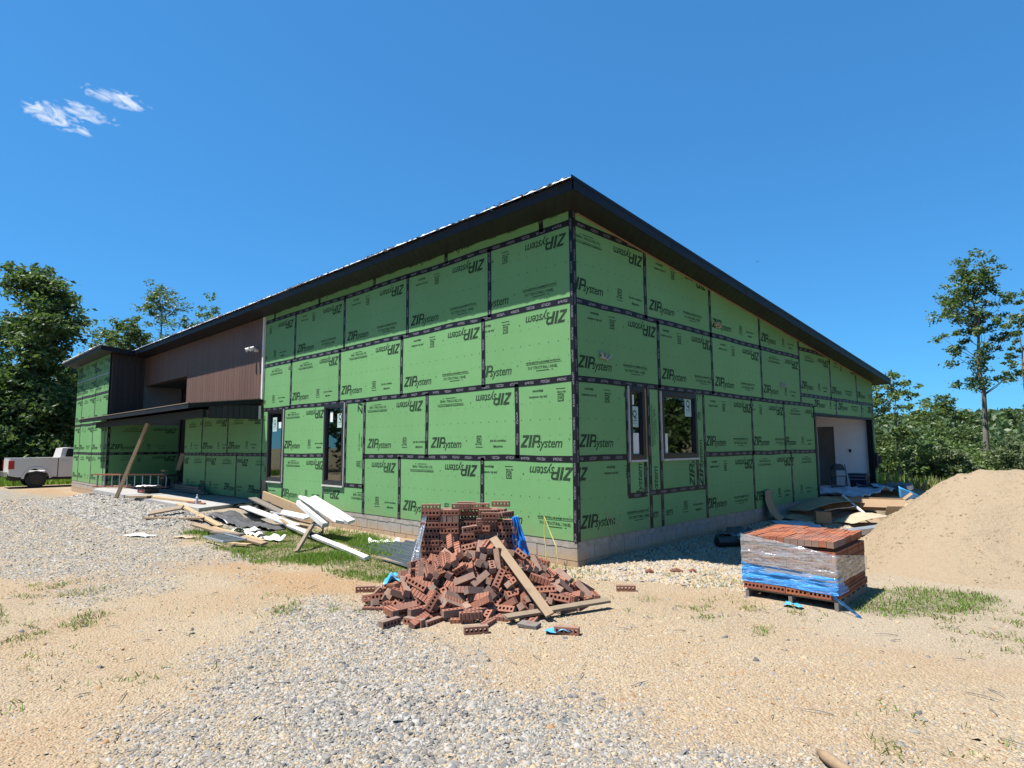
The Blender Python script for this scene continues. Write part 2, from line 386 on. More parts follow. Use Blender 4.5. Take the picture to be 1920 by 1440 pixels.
class MB:
    """collects faces, then builds ONE mesh object"""
    def __init__(s): s.v, s.f, s.mi, s.uv = [], [], [], None

    def add(s, vs, fs, mi=0):
        n = len(s.v); s.v += [tuple(v) for v in vs]
        for f in fs:
            s.f.append(tuple(n + i for i in f)); s.mi.append(mi)
        return s

    def box(s, a, b, mi=0):
        x0, y0, z0 = a; x1, y1, z1 = b
        x0, x1 = min(x0, x1), max(x0, x1); y0, y1 = min(y0, y1), max(y0, y1); z0, z1 = min(z0, z1), max(z0, z1)
        return s.add([(x0, y0, z0), (x1, y0, z0), (x1, y1, z0), (x0, y1, z0), (x0, y0, z1), (x1, y0, z1), (x1, y1, z1), (x0, y1, z1)],
                     [(3, 2, 1, 0), (4, 5, 6, 7), (0, 1, 5, 4), (1, 2, 6, 5), (2, 3, 7, 6), (3, 0, 4, 7)], mi)

    def obox(s, p0, p1, w, h, up=(0, 0, 1), mi=0):
        p0, p1 = Vector(p0), Vector(p1); d = (p1 - p0).normalized(); up = Vector(up)
        if abs(d.dot(up)) > 0.98: up = Vector((1, 0, 0))
        r = d.cross(up).normalized(); u = r.cross(d).normalized()
        vs = [p + r * (w / 2 * a) + u * (h / 2 * b) for p in (p0, p1) for a, b in ((-1, -1), (1, -1), (1, 1), (-1, 1))]
        return s.add(vs, [(0, 1, 2, 3), (7, 6, 5, 4), (0, 4, 5, 1), (1, 5, 6, 2), (2, 6, 7, 3), (3, 7, 4, 0)], mi)

    def prism(s, poly, axis, a0, a1, mi=0):
        """poly: list of 2D points; axis 'x','y','z' extrude from a0 to a1"""
        def p3(p, a):
            return {'x': (a, p[0], p[1]), 'y': (p[0], a, p[1]), 'z': (p[0], p[1], a)}[axis]
        n = len(poly)
        return s.add([p3(p, a0) for p in poly] + [p3(p, a1) for p in poly],
                     [tuple(range(n)), tuple(reversed(range(n, 2 * n)))] + [(i, n + i, n + (i + 1) % n, (i + 1) % n) for i in range(n)], mi)

    def tube(s, pts, r, n=6, mi=0, cap=True):
        pts = [Vector(p) for p in pts]
        rs = r if isinstance(r, (list, tuple)) else [r] * len(pts)
        rings = []
        for i, p in enumerate(pts):
            d = (pts[min(i + 1, len(pts) - 1)] - pts[max(i - 1, 0)])
            d = d.normalized() if d.length > 1e-9 else Vector((0, 0, 1))
            ref = Vector((0, 0, 1)) if abs(d.z) < 0.9 else Vector((1, 0, 0))
            a = d.cross(ref).normalized(); b = a.cross(d)
            rings.append([p + (a * math.cos(2 * PI * k / n) + b * math.sin(2 * PI * k / n)) * rs[i] for k in range(n)])
        vs = [v for ring in rings for v in ring]
        fs = [(i * n + k, i * n + (k + 1) % n, (i + 1) * n + (k + 1) % n, (i + 1) * n + k) for i in range(len(pts) - 1) for k in range(n)]
        if cap: fs += [tuple(reversed(range(n))), tuple(range((len(pts) - 1) * n, len(pts) * n))]
        return s.add(vs, fs, mi)

    def grid(s, fn, nu, nv, mi=0):
        vs = [fn(i / nu, j / nv) for j in range(nv + 1) for i in range(nu + 1)]
        fs = [(j * (nu + 1) + i, j * (nu + 1) + i + 1, (j + 1) * (nu + 1) + i + 1, (j + 1) * (nu + 1) + i) for j in range(nv) for i in range(nu)]
        return s.add(vs, fs, mi)

    def mesh(s, name, mats, smooth=False, fixn=True):
        me = bpy.data.meshes.new(name)
        me.from_pydata(s.v, [], s.f)
        for m in (mats if isinstance(mats, (list, tuple)) else [mats]): me.materials.append(MATS[m])
        if any(s.mi): me.polygons.foreach_set('material_index', s.mi)
        if smooth: me.polygons.foreach_set('use_smooth', [True] * len(me.polygons))
        if fixn:
            bm = bmesh.new(); bm.from_mesh(me); bmesh.ops.recalc_face_normals(bm, faces=bm.faces); bm.to_mesh(me); bm.free()
        me.update()
        return me

    def build(s, name, mats, parent=None, smooth=False, fixn=True):
        return link(name, s.mesh(name, mats, smooth, fixn), parent)


def link(name, me, parent=None):
    o = bpy.data.objects.new(name, me); COL.objects.link(o)
    if parent is not None:
        o.parent = parent
        if parent.type == 'EMPTY':            # meshes are written in world coordinates
            o.location = -Vector(parent.location)
    return o


def tag(o, label=None, cat=None, group=None, kind=None):
    if label: o['label'] = label
    if cat: o['category'] = cat
    if group: o['group'] = group
    if kind: o['kind'] = kind
    return o


def thing(name, loc, label, cat, group=None):
    o = bpy.data.objects.new(name, None); COL.objects.link(o)
    o.location = loc; o.empty_display_size = 0.2
    return tag(o, label, cat, group)


def nz(x, y, z=0.0): return mnoise.noise((x, y, z))


def smooth01(t):
    t = np.clip(t, 0, 1); return t * t * (3 - 2 * t)


rng = np.random.default_rng(11)
random.seed(11)


def vnoise(x, y, freq, seed=0):
    """cheap smooth value noise on arrays"""
    x = np.asarray(x) * freq + seed * 17.3; y = np.asarray(y) * freq - seed * 9.1
    xi = np.floor(x).astype(np.int64); yi = np.floor(y).astype(np.int64)
    fx = x - xi; fy = y - yi; fx = fx * fx * (3 - 2 * fx); fy = fy * fy * (3 - 2 * fy)
    def hsh(a, b):
        h = (a * 374761393 + b * 668265263 + seed * 974711) & 0x7fffffff
        h = ((h ^ (h >> 13)) * 1274126177) & 0x7fffffff
        return ((h ^ (h >> 16)) & 0xffff) / 65535.0
    return (hsh(xi, yi) * (1 - fx) + hsh(xi + 1, yi) * fx) * (1 - fy) + (hsh(xi, yi + 1) * (1 - fx) + hsh(xi + 1, yi + 1) * fx) * fy


def fbm(x, y, f, seed=0, o=3):
    r = 0; a = 1; tt = 0
    for k in range(o):
        r = r + a * vnoise(x, y, f * 2 ** k, seed + k); tt += a; a *= 0.5
    return r / tt


# ------------------------------------------------------------------ terrain
def gz(x, y):
    x = np.asarray(x, float); y = np.asarray(y, float)
    z = np.full(np.broadcast(x, y).shape, -0.38)
    z = z - 0.10 * smooth01((-x - 12) / 14)
    # gravel banked against the porch slab
    dx = np.maximum(np.maximum(-20.4 - x, x + 10.2), 0); dy = np.maximum(np.maximum(-1.95 - y, y - 0.0), 0)
    z = z + 0.27 * np.exp(-((dx ** 2 + dy ** 2) / 0.9 ** 2))
    # apron rising to the garage floor
    z = z + 0.30 * smooth01((y - 5.5) / 5) * (1 - smooth01((x - 0.4) / 2.2)) * (1 - smooth01((y - 17) / 2))
    z = z + 0.05 * (1 - smooth01(x / 1.0)) * smooth01((x + 0.5) / 0.5) * smooth01(y / 1.0)
    # land falls away behind the house to the valley, far ridge
    z = z - 5.0 * smooth01((y - 26) / 40)
    ridge = smooth01((y - 150) / 190)
    z = z + (13.0 + 5.0 * fbm(x, y, 0.006, 5)) * ridge
    near = (1 - smooth01((np.hypot(x, y) - 20) / 20))
    z = z + near * (0.05 * (fbm(x, y, 0.5, 2) - 0.5) + 0.025 * (fbm(x, y, 2.2, 3) - 0.5))
    # tyre-kicked gravel scoop close to the camera
    z = z - 0.055 * np.exp(-(((x - 2.7) / 0.42) ** 2 + ((y + 4.65) / 0.3) ** 2)) + 0.045 * np.exp(-(((x - 2.1) / 0.35) ** 2 + ((y + 4.6) / 0.3) ** 2))
    return z


def g1(x, y): return float(gz(np.array([x]), np.array([y]))[0])


def poly_sd(px, py, poly):
    """signed distance to polygon, positive inside"""
    poly = np.array(poly, float)
    d = np.full(px.shape, 1e9); inside = np.zeros(px.shape, bool)
    n = len(poly)
    for i in range(n):
        a, b = poly[i], poly[(i + 1) % n]
        e = b - a; wx = px - a[0]; wy = py - a[1]
        tt = np.clip((wx * e[0] + wy * e[1]) / (e @ e), 0, 1)
        d = np.minimum(d, np.hypot(wx - e[0] * tt, wy - e[1] * tt))
        c = ((a[1] > py) != (b[1] > py)) & (px < (b[0] - a[0]) * (py - a[1]) / (b[1] - a[1] + 1e-12) + a[0])
        inside ^= c
    return np.where(inside, d, -d)


GREY1 = [(1.2, -5.65), (0.6, -5.0), (-0.02, -5.0), (-0.6, -4.1), (-0.94, -3.62), (0.42, -3.62), (1.2, -3.75), (2.04, -3.83), (3.09, -3.80), (3.8, -3.62), (4.51, -3.51), (4.9, -3.3), (5.8, -4.2), (5.2, -7.0), (3.4, -7.2), (2.3, -6.2)]
GREY2 = [(-34, -9.0), (-34, -3.4), (-27, -2.6), (-20.5, -2.1), (-10, -2.0), (-9.2, -0.6), (-7.0, -1.7), (-8.4, -2.6), (-5.5, -3.5), (-4.2, -3.9), (-3.0, -4.6), (-3.3, -5.2), (-5.13, -5.55), (-7.5, -6.3), (-14, -8.5)]
GREY3 = [(0.0, 0.35), (0.0, 11), (1.1, 10.5), (1.6, 7.0), (1.5, 3.2), (0.9, 1.7)]
ORANGE = [[(-16.5, -3.9), (-12, -3.05), (-8.8, -2.8), (-7.2, -3.1), (-10.5, -3.8), (-14, -4.0)], [(-30, -3.2), (-30, -1.4), (-22, -1.5), (-21, -2.1), (-25, -2.6)],
          [(-4.5, -3.3), (-1.3, -2.55), (-0.6, -3.3), (-2.6, -3.75)]]
GRASS = [[(-8.3, -2.6), (-6.2, -2.75), (-4.4, -3.1), (-2.84, -2.6), (-1.45, -2.4), (-1.5, -1.7), (-2.4, -1.15), (-3.6, -0.75), (-4.8, -0.35), (-5.8, -0.3), (-6.6, -0.9), (-7.6, -1.7)]]
GRASS2 = [[(3.62, 0.25), (3.7, 1.5), (4.1, 1.95), (4.6, 2.0), (4.85, 1.75), (4.55, 1.1), (4.1, 0.35)]]
WEEDY = [[(4.0, 0.6), (4.6, 1.6), (6.0, 1.7), (6.4, 0.2), (5.4, -0.5), (4.6, -0.2)], [(1.4, 0.6), (1.5, 1.6), (2.5, 1.6), (2.5, 0.2), (1.8, 0.0)], [(2.4, -0.9), (2.5, -0.2), (3.4, -0.3), (3.2, -0.9)],
         [(-1.2, -4.6), (-0.2, -4.2), (-0.4, -3.6), (-1.6, -3.9)], [(-4.6, -5.4), (-3.4, -5.0), (-3.1, -5.5), (-4.2, -5.8)], [(-0.9, -6.2), (0.2, -5.6), (0.0, -6.4)], [(4.55, -2.6), (4.75, -2.4), (4.9, -2.6), (4.7, -2.75)], [(-3.6, -6.4), (-2.2, -5.5), (-1.5, -5.9), (-2.4, -6.6)], [(1.6, -1.2), (2.4, -0.4), (3.3, -0.6), (3.0, -1.2)]]
SANDY = [[(3.3, 5.5), (3.1, 2.4), (3.4, -0.3), (4.1, -0.9), (6, -0.2), (9, 1.5), (9, 7)]]


def soft(x, y, polys, w, amp, f=1.3, seed=20):
    m = np.zeros(np.shape(x))
    nn = (fbm(x, y, f, seed, 4) - 0.5) * 2 * amp
    for p in polys: m = np.maximum(m, smooth01((poly_sd(x, y, p) + nn + w) / (2 * w)))
    return m


def axis_coords(lo, hi, step, far, growth=1.12):
    c = list(np.arange(lo, hi + 1e-6, step)); s = step; v = hi
    up = []
    while v < far: s = min(s * growth, 60); v += s; up.append(v)
    s = step; v = lo; dn = []
    while v > -far: s = min(s * growth, 60); v -= s; dn.append(v)
    return np.array(dn[::-1] + c + up)


gx = axis_coords(-9.5, 7.2, 0.075, 700); gy = axis_coords(-6.9, 3.4, 0.075, 700)
GX, GY = np.meshgrid(gx, gy)
GZ = gz(GX, GY)
nx_, ny_ = len(gx), len(gy)
gm = bpy.data.meshes.new('ground')
idx = np.arange(nx_ * ny_).reshape(ny_, nx_)
quads = np.stack([idx[:-1, :-1], idx[:-1, 1:], idx[1:, 1:], idx[1:, :-1]], -1).reshape(-1, 4)
gm.vertices.add(nx_ * ny_); gm.vertices.foreach_set('co', np.stack([GX, GY, GZ], -1).astype(np.float32).ravel())
gm.loops.add(quads.size); gm.loops.foreach_set('vertex_index', quads.ravel().astype(np.int32))
gm.polygons.add(len(quads)); gm.polygons.foreach_set('loop_start', np.arange(0, quads.size, 4, dtype=np.int32))
gm.polygons.foreach_set('use_smooth', np.ones(len(quads), bool))
gm.update(calc_edges=True)


def masks(x, y):
    grey = np.maximum(soft(x, y, [GREY1, GREY3], 0.42, 0.55), soft(x, y, [GREY2], 0.7, 1.3, 0.7))
    grass = soft(x, y, GRASS, 0.25, 0.35, 1.4, 33)
    grass = np.maximum(grass, soft(x, y, GRASS2, 0.2, 0.2, 2.0, 34))
    weed = soft(x, y, WEEDY, 0.35, 0.6, 2.2, 35)
    orange = soft(x, y, ORANGE, 0.3, 0.5, 1.2, 36)
    sandy = soft(x, y, SANDY, 0.5, 0.6, 0.9, 37)
    far = smooth01((np.hypot(np.asarray(x) + 8, np.asarray(y)) - 27) / 8)
    far = np.maximum(far, smooth01((np.asarray(y) - 17) / 3))
    return grey, np.maximum(grass, far), orange, weed, sandy


mk = masks(GX.ravel(), GY.ravel())
ca_ = gm.color_attributes.new('soil', 'FLOAT_COLOR', 'POINT')
ca_.data.foreach_set('color', np.stack([mk[0], mk[1], mk[2], mk[3]], -1).astype(np.float32).ravel())
cb_ = gm.color_attributes.new('sandy', 'FLOAT_COLOR', 'POINT')
cb_.data.foreach_set('color', np.stack([mk[4]] * 3 + [np.ones_like(mk[4])], -1).astype(np.float32).ravel())

t = NT('site_ground')
at = t.node('ShaderNodeAttribute', _attribute_name='soil'); at2 = t.node('ShaderNodeAttribute', _attribute_name='sandy')
sep = t.node('ShaderNodeSeparateColor'); t.link(at.outputs['Color'], sep.inputs[0])
grey_f, grass_f, or_f, weed_f = sep.outputs[0], sep.outputs[1], sep.outputs[2], at.outputs['Alpha']
co = t.coord()
vor = t.node('ShaderNodeTexVoronoi'); vor.inputs['Scale'].default_value = 52; vor.inputs['Randomness'].default_value = 1.0
wob = t.node('ShaderNodeVectorMath', _operation='ADD'); t.link(co, wob.inputs[0])
nw = t.node('ShaderNodeTexNoise'); nw.inputs['Scale'].default_value = 20; t.link(co, nw.inputs['Vector'])
sc_ = t.node('ShaderNodeVectorMath', _operation='SCALE'); t.link(nw.outputs['Color'], sc_.inputs[0]); sc_.inputs['Scale'].default_value = 0.03
t.link(sc_.outputs[0], wob.inputs[1]); t.link(wob.outputs[0], vor.inputs['Vector'])
cell = t.node('ShaderNodeSeparateColor'); t.link(vor.outputs['Color'], cell.inputs[0])
big = t.noise(co, 0.6, 5); mid = t.noise(co, 4, 5)
tan = t.mix(t.ramp(cell.outputs[0], [(0.0, (0, 0, 0)), (1.0, (1, 1, 1))]), (0.2715, 0.2058, 0.1324), (0.3318, 0.2727, 0.1909))
tan = t.mix(t.ramp(cell.outputs[1], [(0.90, (0, 0, 0)), (0.95, (1, 1, 1))]), tan, (0.2047, 0.1847, 0.1516))
tan = t.mix(t.math('MULTIPLY', t.ramp(big, [(0.42, (0, 0, 0)), (0.68, (1, 1, 1))]), 0.6), tan, (0.2817, 0.1875, 0.1085))
orange = t.mix(mid, (0.3075, 0.2000, 0.1081), (0.2641, 0.1651, 0.0915))
tan = t.mix(t.math('MULTIPLY', or_f, 0.75), tan, orange)
grey = t.mix(t.ramp(cell.outputs[0], [(0.0, (0, 0, 0)), (1.0, (1, 1, 1))]), (0.0931, 0.0894, 0.0834), (0.3003, 0.2924, 0.2617))
grey = t.mix(t.ramp(cell.outputs[1], [(0.85, (0, 0, 0)), (0.92, (1, 1, 1))]), grey, (0.2465, 0.2131, 0.1589))
grey = t.mix(t.math('MULTIPLY', t.ramp(mid, [(0.5, (0, 0, 0)), (0.75, (1, 1, 1))]), 0.35), grey, (0.2009, 0.1720, 0.1271))
sandc = t.mix(mid, (0.3117, 0.2613, 0.1923), (0.2771, 0.2277, 0.1652))
col = t.mix(t.math('MULTIPLY', at2.outputs['Fac'], 0.85), tan, sandc)
fines = t.ramp(t.noise(co, 2.1, 5, 0.6), [(0.40, (0, 0, 0)), (0.66, (1, 1, 1))])
col = t.mix(t.math('MULTIPLY', grey_f, t.math('SUBTRACT', 1.0, t.math('MULTIPLY', fines, 0.45))), col, grey)
gnoise = t.noise(co, 26, 4)
gf = t.math('MULTIPLY', grass_f, t.ramp(gnoise, [(0.35, (0.245, 0.245, 0.245)), (0.6, (1, 1, 1))]))
col = t.mix(t.math('MULTIPLY', gf, 0.8), col, t.mix(t.noise(co, 9, 4), (0.0432, 0.0573, 0.0141), (0.0812, 0.0722, 0.0290)))
wf = t.math('MULTIPLY', weed_f, t.ramp(gnoise, [(0.5, (0, 0, 0)), (0.66, (1, 1, 1))]))
col = t.mix(t.math('MULTIPLY', wf, 0.5), col, (0.1057, 0.0812, 0.0387))
t.color(col); t.set(Roughness=0.95); t.b.inputs['Specular IOR Level'].default_value = 0.15
hgt = t.math('ADD', t.math('MULTIPLY', vor.outputs['Distance'], -1.0), t.math('MULTIPLY', t.noise(co, 90, 3), 0.4))
t.bump(hgt, 0.85, 0.02)
gm.materials.append(MATS['site_ground'])
ground = link('ground', gm); tag(ground, kind='structure')

# ------------------------------------------------------------------ printed marks on the sheathing
def text_tris(body, size, shear=0.0, offset=0.0, res=2, sx=1.0, spacing=1.0, align='LEFT'):
    cu = bpy.data.curves.new('t', 'FONT'); cu.body = body; cu.size = size; cu.shear = shear; cu.offset = offset
    cu.resolution_u = res; cu.space_character = spacing; cu.align_x = align; cu.fill_mode = 'FRONT'
    o = bpy.data.objects.new('t', cu); COL.objects.link(o)
    dg = bpy.context.evaluated_depsgraph_get()
    me = bpy.data.meshes.new_from_object(o.evaluated_get(dg))
    me.calc_loop_triangles()
    co = np.empty(len(me.vertices) * 3, np.float32); me.vertices.foreach_get('co', co); co = co.reshape(-1, 3)[:, :2]
    tri = np.empty(len(me.loop_triangles) * 3, np.int32); me.loop_triangles.foreach_get('vertices', tri)
    T = co[tri].reshape(-1, 3, 2).astype(float); T[:, :, 0] *= sx
    bpy.data.objects.remove(o); bpy.data.curves.remove(cu); bpy.data.meshes.remove(me)
    return T


def polys2tris(polys):
    out = []
    for p in polys:
        for i in range(1, len(p) - 1): out.append([p[0], p[i], p[i + 1]])
    return np.array(out, float)


def rect(x0, y0, x1, y1): return [(x0, y0), (x1, y0), (x1, y1), (x0, y1)]


def zip_logo(detail=True):
    h = 1.0; s = 0.26
    P = []
    P += [rect(0.0, 0.80, 0.66, 1.0), rect(-0.04, 0.0, 0.62, 0.20), [(-0.04, 0.20), (0.24, 0.20), (0.66, 0.80), (0.38, 0.80)]]
    P += [rect(0.74, 0, 0.98, 1.0)]
    P += [rect(1.08, 0, 1.32, 1.0), rect(1.32, 0.82, 1.52, 1.0), rect(1.32, 0.36, 1.52, 0.54)]
    cx_, cy_, ro, ri = 1.52, 0.68, 0.32, 0.14
    for k in range(6):
        a0, a1 = -PI / 2 + PI * k / 6, -PI / 2 + PI * (k + 1) / 6
        P.append([(cx_ + ri * math.cos(a0), cy_ + ri * math.sin(a0)), (cx_ + ro * math.cos(a0), cy_ + ro * math.sin(a0)), (cx_ + ro * math.cos(a1), cy_ + ro * math.sin(a1)), (cx_ + ri * math.cos(a1), cy_ + ri * math.sin(a1))])
    T = polys2tris(P) * np.array([0.215, 0.20])
    T[:, :, 0] += T[:, :, 1] * s
    S = text_tris('system', 0.215, shear=0.26, offset=0.0022, res=2 if detail else 1, sx=0.93, spacing=0.94)
    S = S + np.array([0.345, 0.0])
    R = text_tris('®', 0.06, res=1) + np.array([1.0, 0.10])
    return np.concatenate([T, S, R])


def block_a():
    P = [rect(0, 0.085, 0.12, 0.1), rect(0, 0.19, 0.12, 0.205), rect(0, 0.1, 0.014, 0.19), rect(0.106, 0.1, 0.12, 0.19), rect(-0.03, 0.0, 0.15, 0.012)]
    T = [polys2tris(P), text_tris('30', 0.095, offset=0.003, res=1, sx=0.8) + np.array([0.016, 0.112]), text_tris('YEAR SYSTEM', 0.036, offset=0.001, res=1, sx=0.8) + np.array([-0.045, 0.045]),
         text_tris('Join the revolution.', 0.062, shear=0.1, offset=0.0014, res=1, sx=0.82) + np.array([0.34, 0.095]), text_tris('#zipsystem', 0.062, shear=0.1, offset=0.0014, res=1, sx=0.82) + np.array([0.42, 0.0])]
    return np.concatenate(T)


def block_b():
    T = [text_tris('WATER-RESISTIVE & AIR BARRIER PROTECTION', 0.043, offset=0.0012, res=1, sx=0.80) + np.array([0, 0.13]), polys2tris([rect(0, 0.112, 0.76, 0.118)]),
         text_tris('7/16" STRUCTURAL 1 PANEL', 0.068, offset=0.0012, res=1, sx=0.74) + np.array([0.04, 0.035]), polys2tris([rect(0.22, 0.0, 0.5, 0.012), rect(0.55, 0, 0.58, 0.014)])]
    return np.concatenate(T)


LOGO, BA, BB = zip_logo(), block_a(), block_b()
STRIP = np.concatenate([LOGO + np.array([0.13, 0]), BA + np.array([1.42, 0.005]), LOGO + np.array([2.57, 0]), BB + np.array([3.78, 0.0])])   # period 4.88 m
STRIP = np.concatenate([STRIP - np.array([4.88, 0]), STRIP, STRIP + np.array([4.88, 0])])


def clip_tris(T, inside_planes):
    """clip 2D triangles by half planes (n, d): n.p <= d"""
    keep = np.ones(len(T), bool); cross = np.zeros(len(T), bool)
    for n, d in inside_planes:
        s_ = T @ np.array(n) - d
        keep &= ~(s_ > 0).all(1); cross |= (s_ > 0).any(1)
    good = T[keep & ~cross]; polys = [list(map(tuple, p)) for p in good]
    for tri in T[keep & cross]:
        p = [tuple(v) for v in tri]
        for n, d in inside_planes:
            q = []
            for i in range(len(p)):
                a, b = p[i], p[(i + 1) % len(p)]
                da = a[0] * n[0] + a[1] * n[1] - d; db = b[0] * n[0] + b[1] * n[1] - d
                if da <= 0: q.append(a)
                if da * db < 0:
                    k = da / (da - db); q.append((a[0] + (b[0] - a[0]) * k, a[1] + (b[1] - a[1]) * k))
            p = q
            if len(p) < 3: break
        if len(p) >= 3: polys.append(p)
    return polys


# ------------------------------------------------------------------ the house
house = thing('house', (0, 0, -0.38), 'long unfinished house sheathed in green boards with black seam tape', 'house')
SL = 0.1017                      # roof slope
def zsof(y): return 5.12 - SL * y


class Wall:
    """maps (s along wall, z, out) to world; flip: text runs against s"""
    def __init__(w, o, d, n, flip): w.o, w.d, w.n, w.flip = Vector(o), Vector(d), Vector(n), flip
    def p(w, s, z, out): q = w.o + w.d * s + w.n * out; return (q.x, q.y, z)


WL = Wall((0, 0, 0), (-1, 0, 0), (0, -1, 0), True)
WR = Wall((0, 0, 0), (0, 1, 0), (1, 0, 0), False)
WW = Wall((-22.3, -1.2, 0), (-1, 0, 0), (0, -1, 0), True)
WS = Wall((-22.3, -1.2, 0), (0, 1, 0), (1, 0, 0), False)
TH = 0.012


def prism_w(mb, w, poly, o0, o1):
    n = len(poly)
    mb.add([w.p(s, z, o0) for s, z in poly] + [w.p(s, z, o1) for s, z in poly],
           [tuple(range(n)), tuple(range(n, 2 * n))] + [(i, (i + 1) % n, n + (i + 1) % n, n + i) for i in range(n)])


def panel(w, s0, s1, z0, z1, slope=False, phase=None, top=True, bottom=True, dots=True, vertical=False, tp=None, small=True, parent=None, label=None, lift=0.0):
    g = 0.002
    a, b = s0 + g, s1 - g
    if slope:
        ta, tb = min(z1, zsof(a) - 0.005), min(z1, zsof(b) - 0.005)
        if ta <= z0: return
        if tb <= z0: b = (5.12 - z0) / SL - 0.05; tb = z0 + 0.004
        poly = [(a, z0 + g), (b, z0 + g), (b, tb - g), (a, ta - g)]
        xk = (5.12 - 0.005 - z1) / SL
        if a < xk < b and zsof(a) > z1: poly = [(a, z0 + g), (b, z0 + g), (b, tb - g), (xk, z1 - g), (a, z1 - g)]
    else:
        poly = [(a, z0 + g), (b, z0 + g), (b, z1 - g), (a, z1 - g)]
    mb = MB(); prism_w(mb, w, poly, 0.0 if lift == 0 else TH - 0.004, TH + lift)
    pn = mb.build('wall_panel', 'green_sheathing', parent or house)
    if label: pn['label'] = label
    # printing
    W, H = b - a, z1 - z0
    ph = random.uniform(0, 4.88) if phase is None else phase
    T = []
    if vertical:                      # board turned on end: print runs upwards
        S = STRIP - np.array([ph, 0])
        S = np.stack([0.05 + 0.24 - S[:, :, 1] if False else W - 0.08 - S[:, :, 1], S[:, :, 0]], -1)
        S = S[(S[:, :, 1].max(1) > 0) & (S[:, :, 1].min(1) < H)]
        T.append(S)
    else:
        S = STRIP - np.array([ph, 0])
        S = S[(S[:, :, 0].max(1) > 0) & (S[:, :, 0].min(1) < W)]
        if bottom: T.append(S + np.array([0, 0.17]))
        if top:
            S = STRIP - np.array([(ph + 2.44) % 4.88 if tp is None else tp, 0])
            S = S[(S[:, :, 0].max(1) > 0) & (S[:, :, 0].min(1) < W)]
            T.append(np.stack([W - S[:, :, 0], H - 0.13 - S[:, :, 1]], -1))
    if dots:
        D = []
        for zz, r in ((0.36, 0.006), (0.61, 0.008), (0.88, 0.006)):
            k = 0.1
            while k < W:
                D.append(rect(k - r, zz - r, k + r, zz + r)); k += 0.2032
        D = [q for q in D if q[2][1] < H]
        if D: T.append(polys2tris(D))
    if T:
        T = np.concatenate(T)
        e = 0.055
        fl = [((-1, 0), -e * 0.6), ((1, 0), W - e * 0.6), ((0, -1), -e * 0.5), ((0, 1), H - e * 0.5)]
        if slope:
            # u -> s: s = a+u ; z < zsof(s)
            fl.append(((SL, 1.0), 5.12 - 0.02 - z0 - SL * a))
        polys = clip_tris(T, fl)
        mb = MB()
        for p in polys:
            mb.add([w.p((b - u) if w.flip else (a + u), z0 + v, TH + lift + 0.0022) for u, v in p], [tuple(range(len(p)))])
        if mb.v: mb.build('printed_lettering', 'print_ink', pn, fixn=False)
    return pn


def tape(w, pts, width=0.095, out=None, parent=None, mat='seam_tape'):
    """flat ribbon through (s,z) points, with UVs along it"""
    out = out or TH + 0.004
    (s0, z0), (s1, z1) = pts
    d = Vector((s1 - s0, z1 - z0)); L_ = d.length; d.normalize(); n = Vector((-d.y, d.x)) * (width / 2)
    N = max(2, int(L_ / 0.7))
    mb = MB(); uvs = []
    vs = []
    for i in range(N + 1):
        k = i / N; jt = random.uniform(-0.010, 0.010)
        c = Vector((s0, z0)) + d * (L_ * k)
        for sg in (-1, 1):
            q = c + n * sg + n.normalized() * jt
            vs.append((q.x, q.y, L_ * k, (sg + 1) / 2))
    u0 = random.uniform(0, 3)
    fs = [(2 * i, 2 * i + 2, 2 * i + 3, 2 * i + 1) for i in range(N)]
    mb.add([w.p(a, b, out) for a, b, _, _ in vs], fs)
    me = mb.mesh('seam_tape', mat, fixn=False)
    uvl = me.uv_layers.new(name='UVMap')
    li = np.empty(len(me.loops), np.int32); me.loops.foreach_get('vertex_index', li)
    arr = np.array([(u0 + c, e) for _, _, c, e in vs], np.float32)
    uvl.data.foreach_set('uv', arr[li].ravel())
    return link('seam_tape', me, parent or house)


R1, R2z, R3, R4 = 1.2192, 2.4384, 3.6576, 4.8768
XE = 10.97
# --- long wall (left of the corner)
def row(w, joints, z0, z1, phases=None, tps=None, **kw):
    for i in range(len(joints) - 1):
        panel(w, joints[i], joints[i + 1], z0, z1, phase=None if phases is None else phases[i % len(phases)], tp=(tps or {}).get(i), **kw)
        if i: tape(w, [(joints[i], z0), (joints[i], z1)])


E_ = -0.0125
row(WL, [E_, 2.06, 4.50, 5.82], 0.0, R1, [2.5, 0.0, 0.95], {2: 2.44})
row(WL, [E_, 1.21, 3.62, 5.82], R1, R2z, [0.05, 0.0, 0.0], {0: 1.2})
row(WL, [E_, 2.03, 4.46, 6.90, 9.34, XE], R2z, R3, [2.75, 2.48, 0.05, 0.05, 0.85], {0: 0.0})
row(WL, [E_, 1.86, 4.29, 6.73, 9.17, XE], R3, R4, [2.98, 2.44, 2.44, 2.44, 0.85], {0: 0.0, 4: 0.0})
row(WL, [E_, 0.64, 3.06, 5.51, 7.93, 10.40, XE], R4, 5.11, [1.2, 0.2, 1.3, 0.2, 0.6, 1.1], top=False)
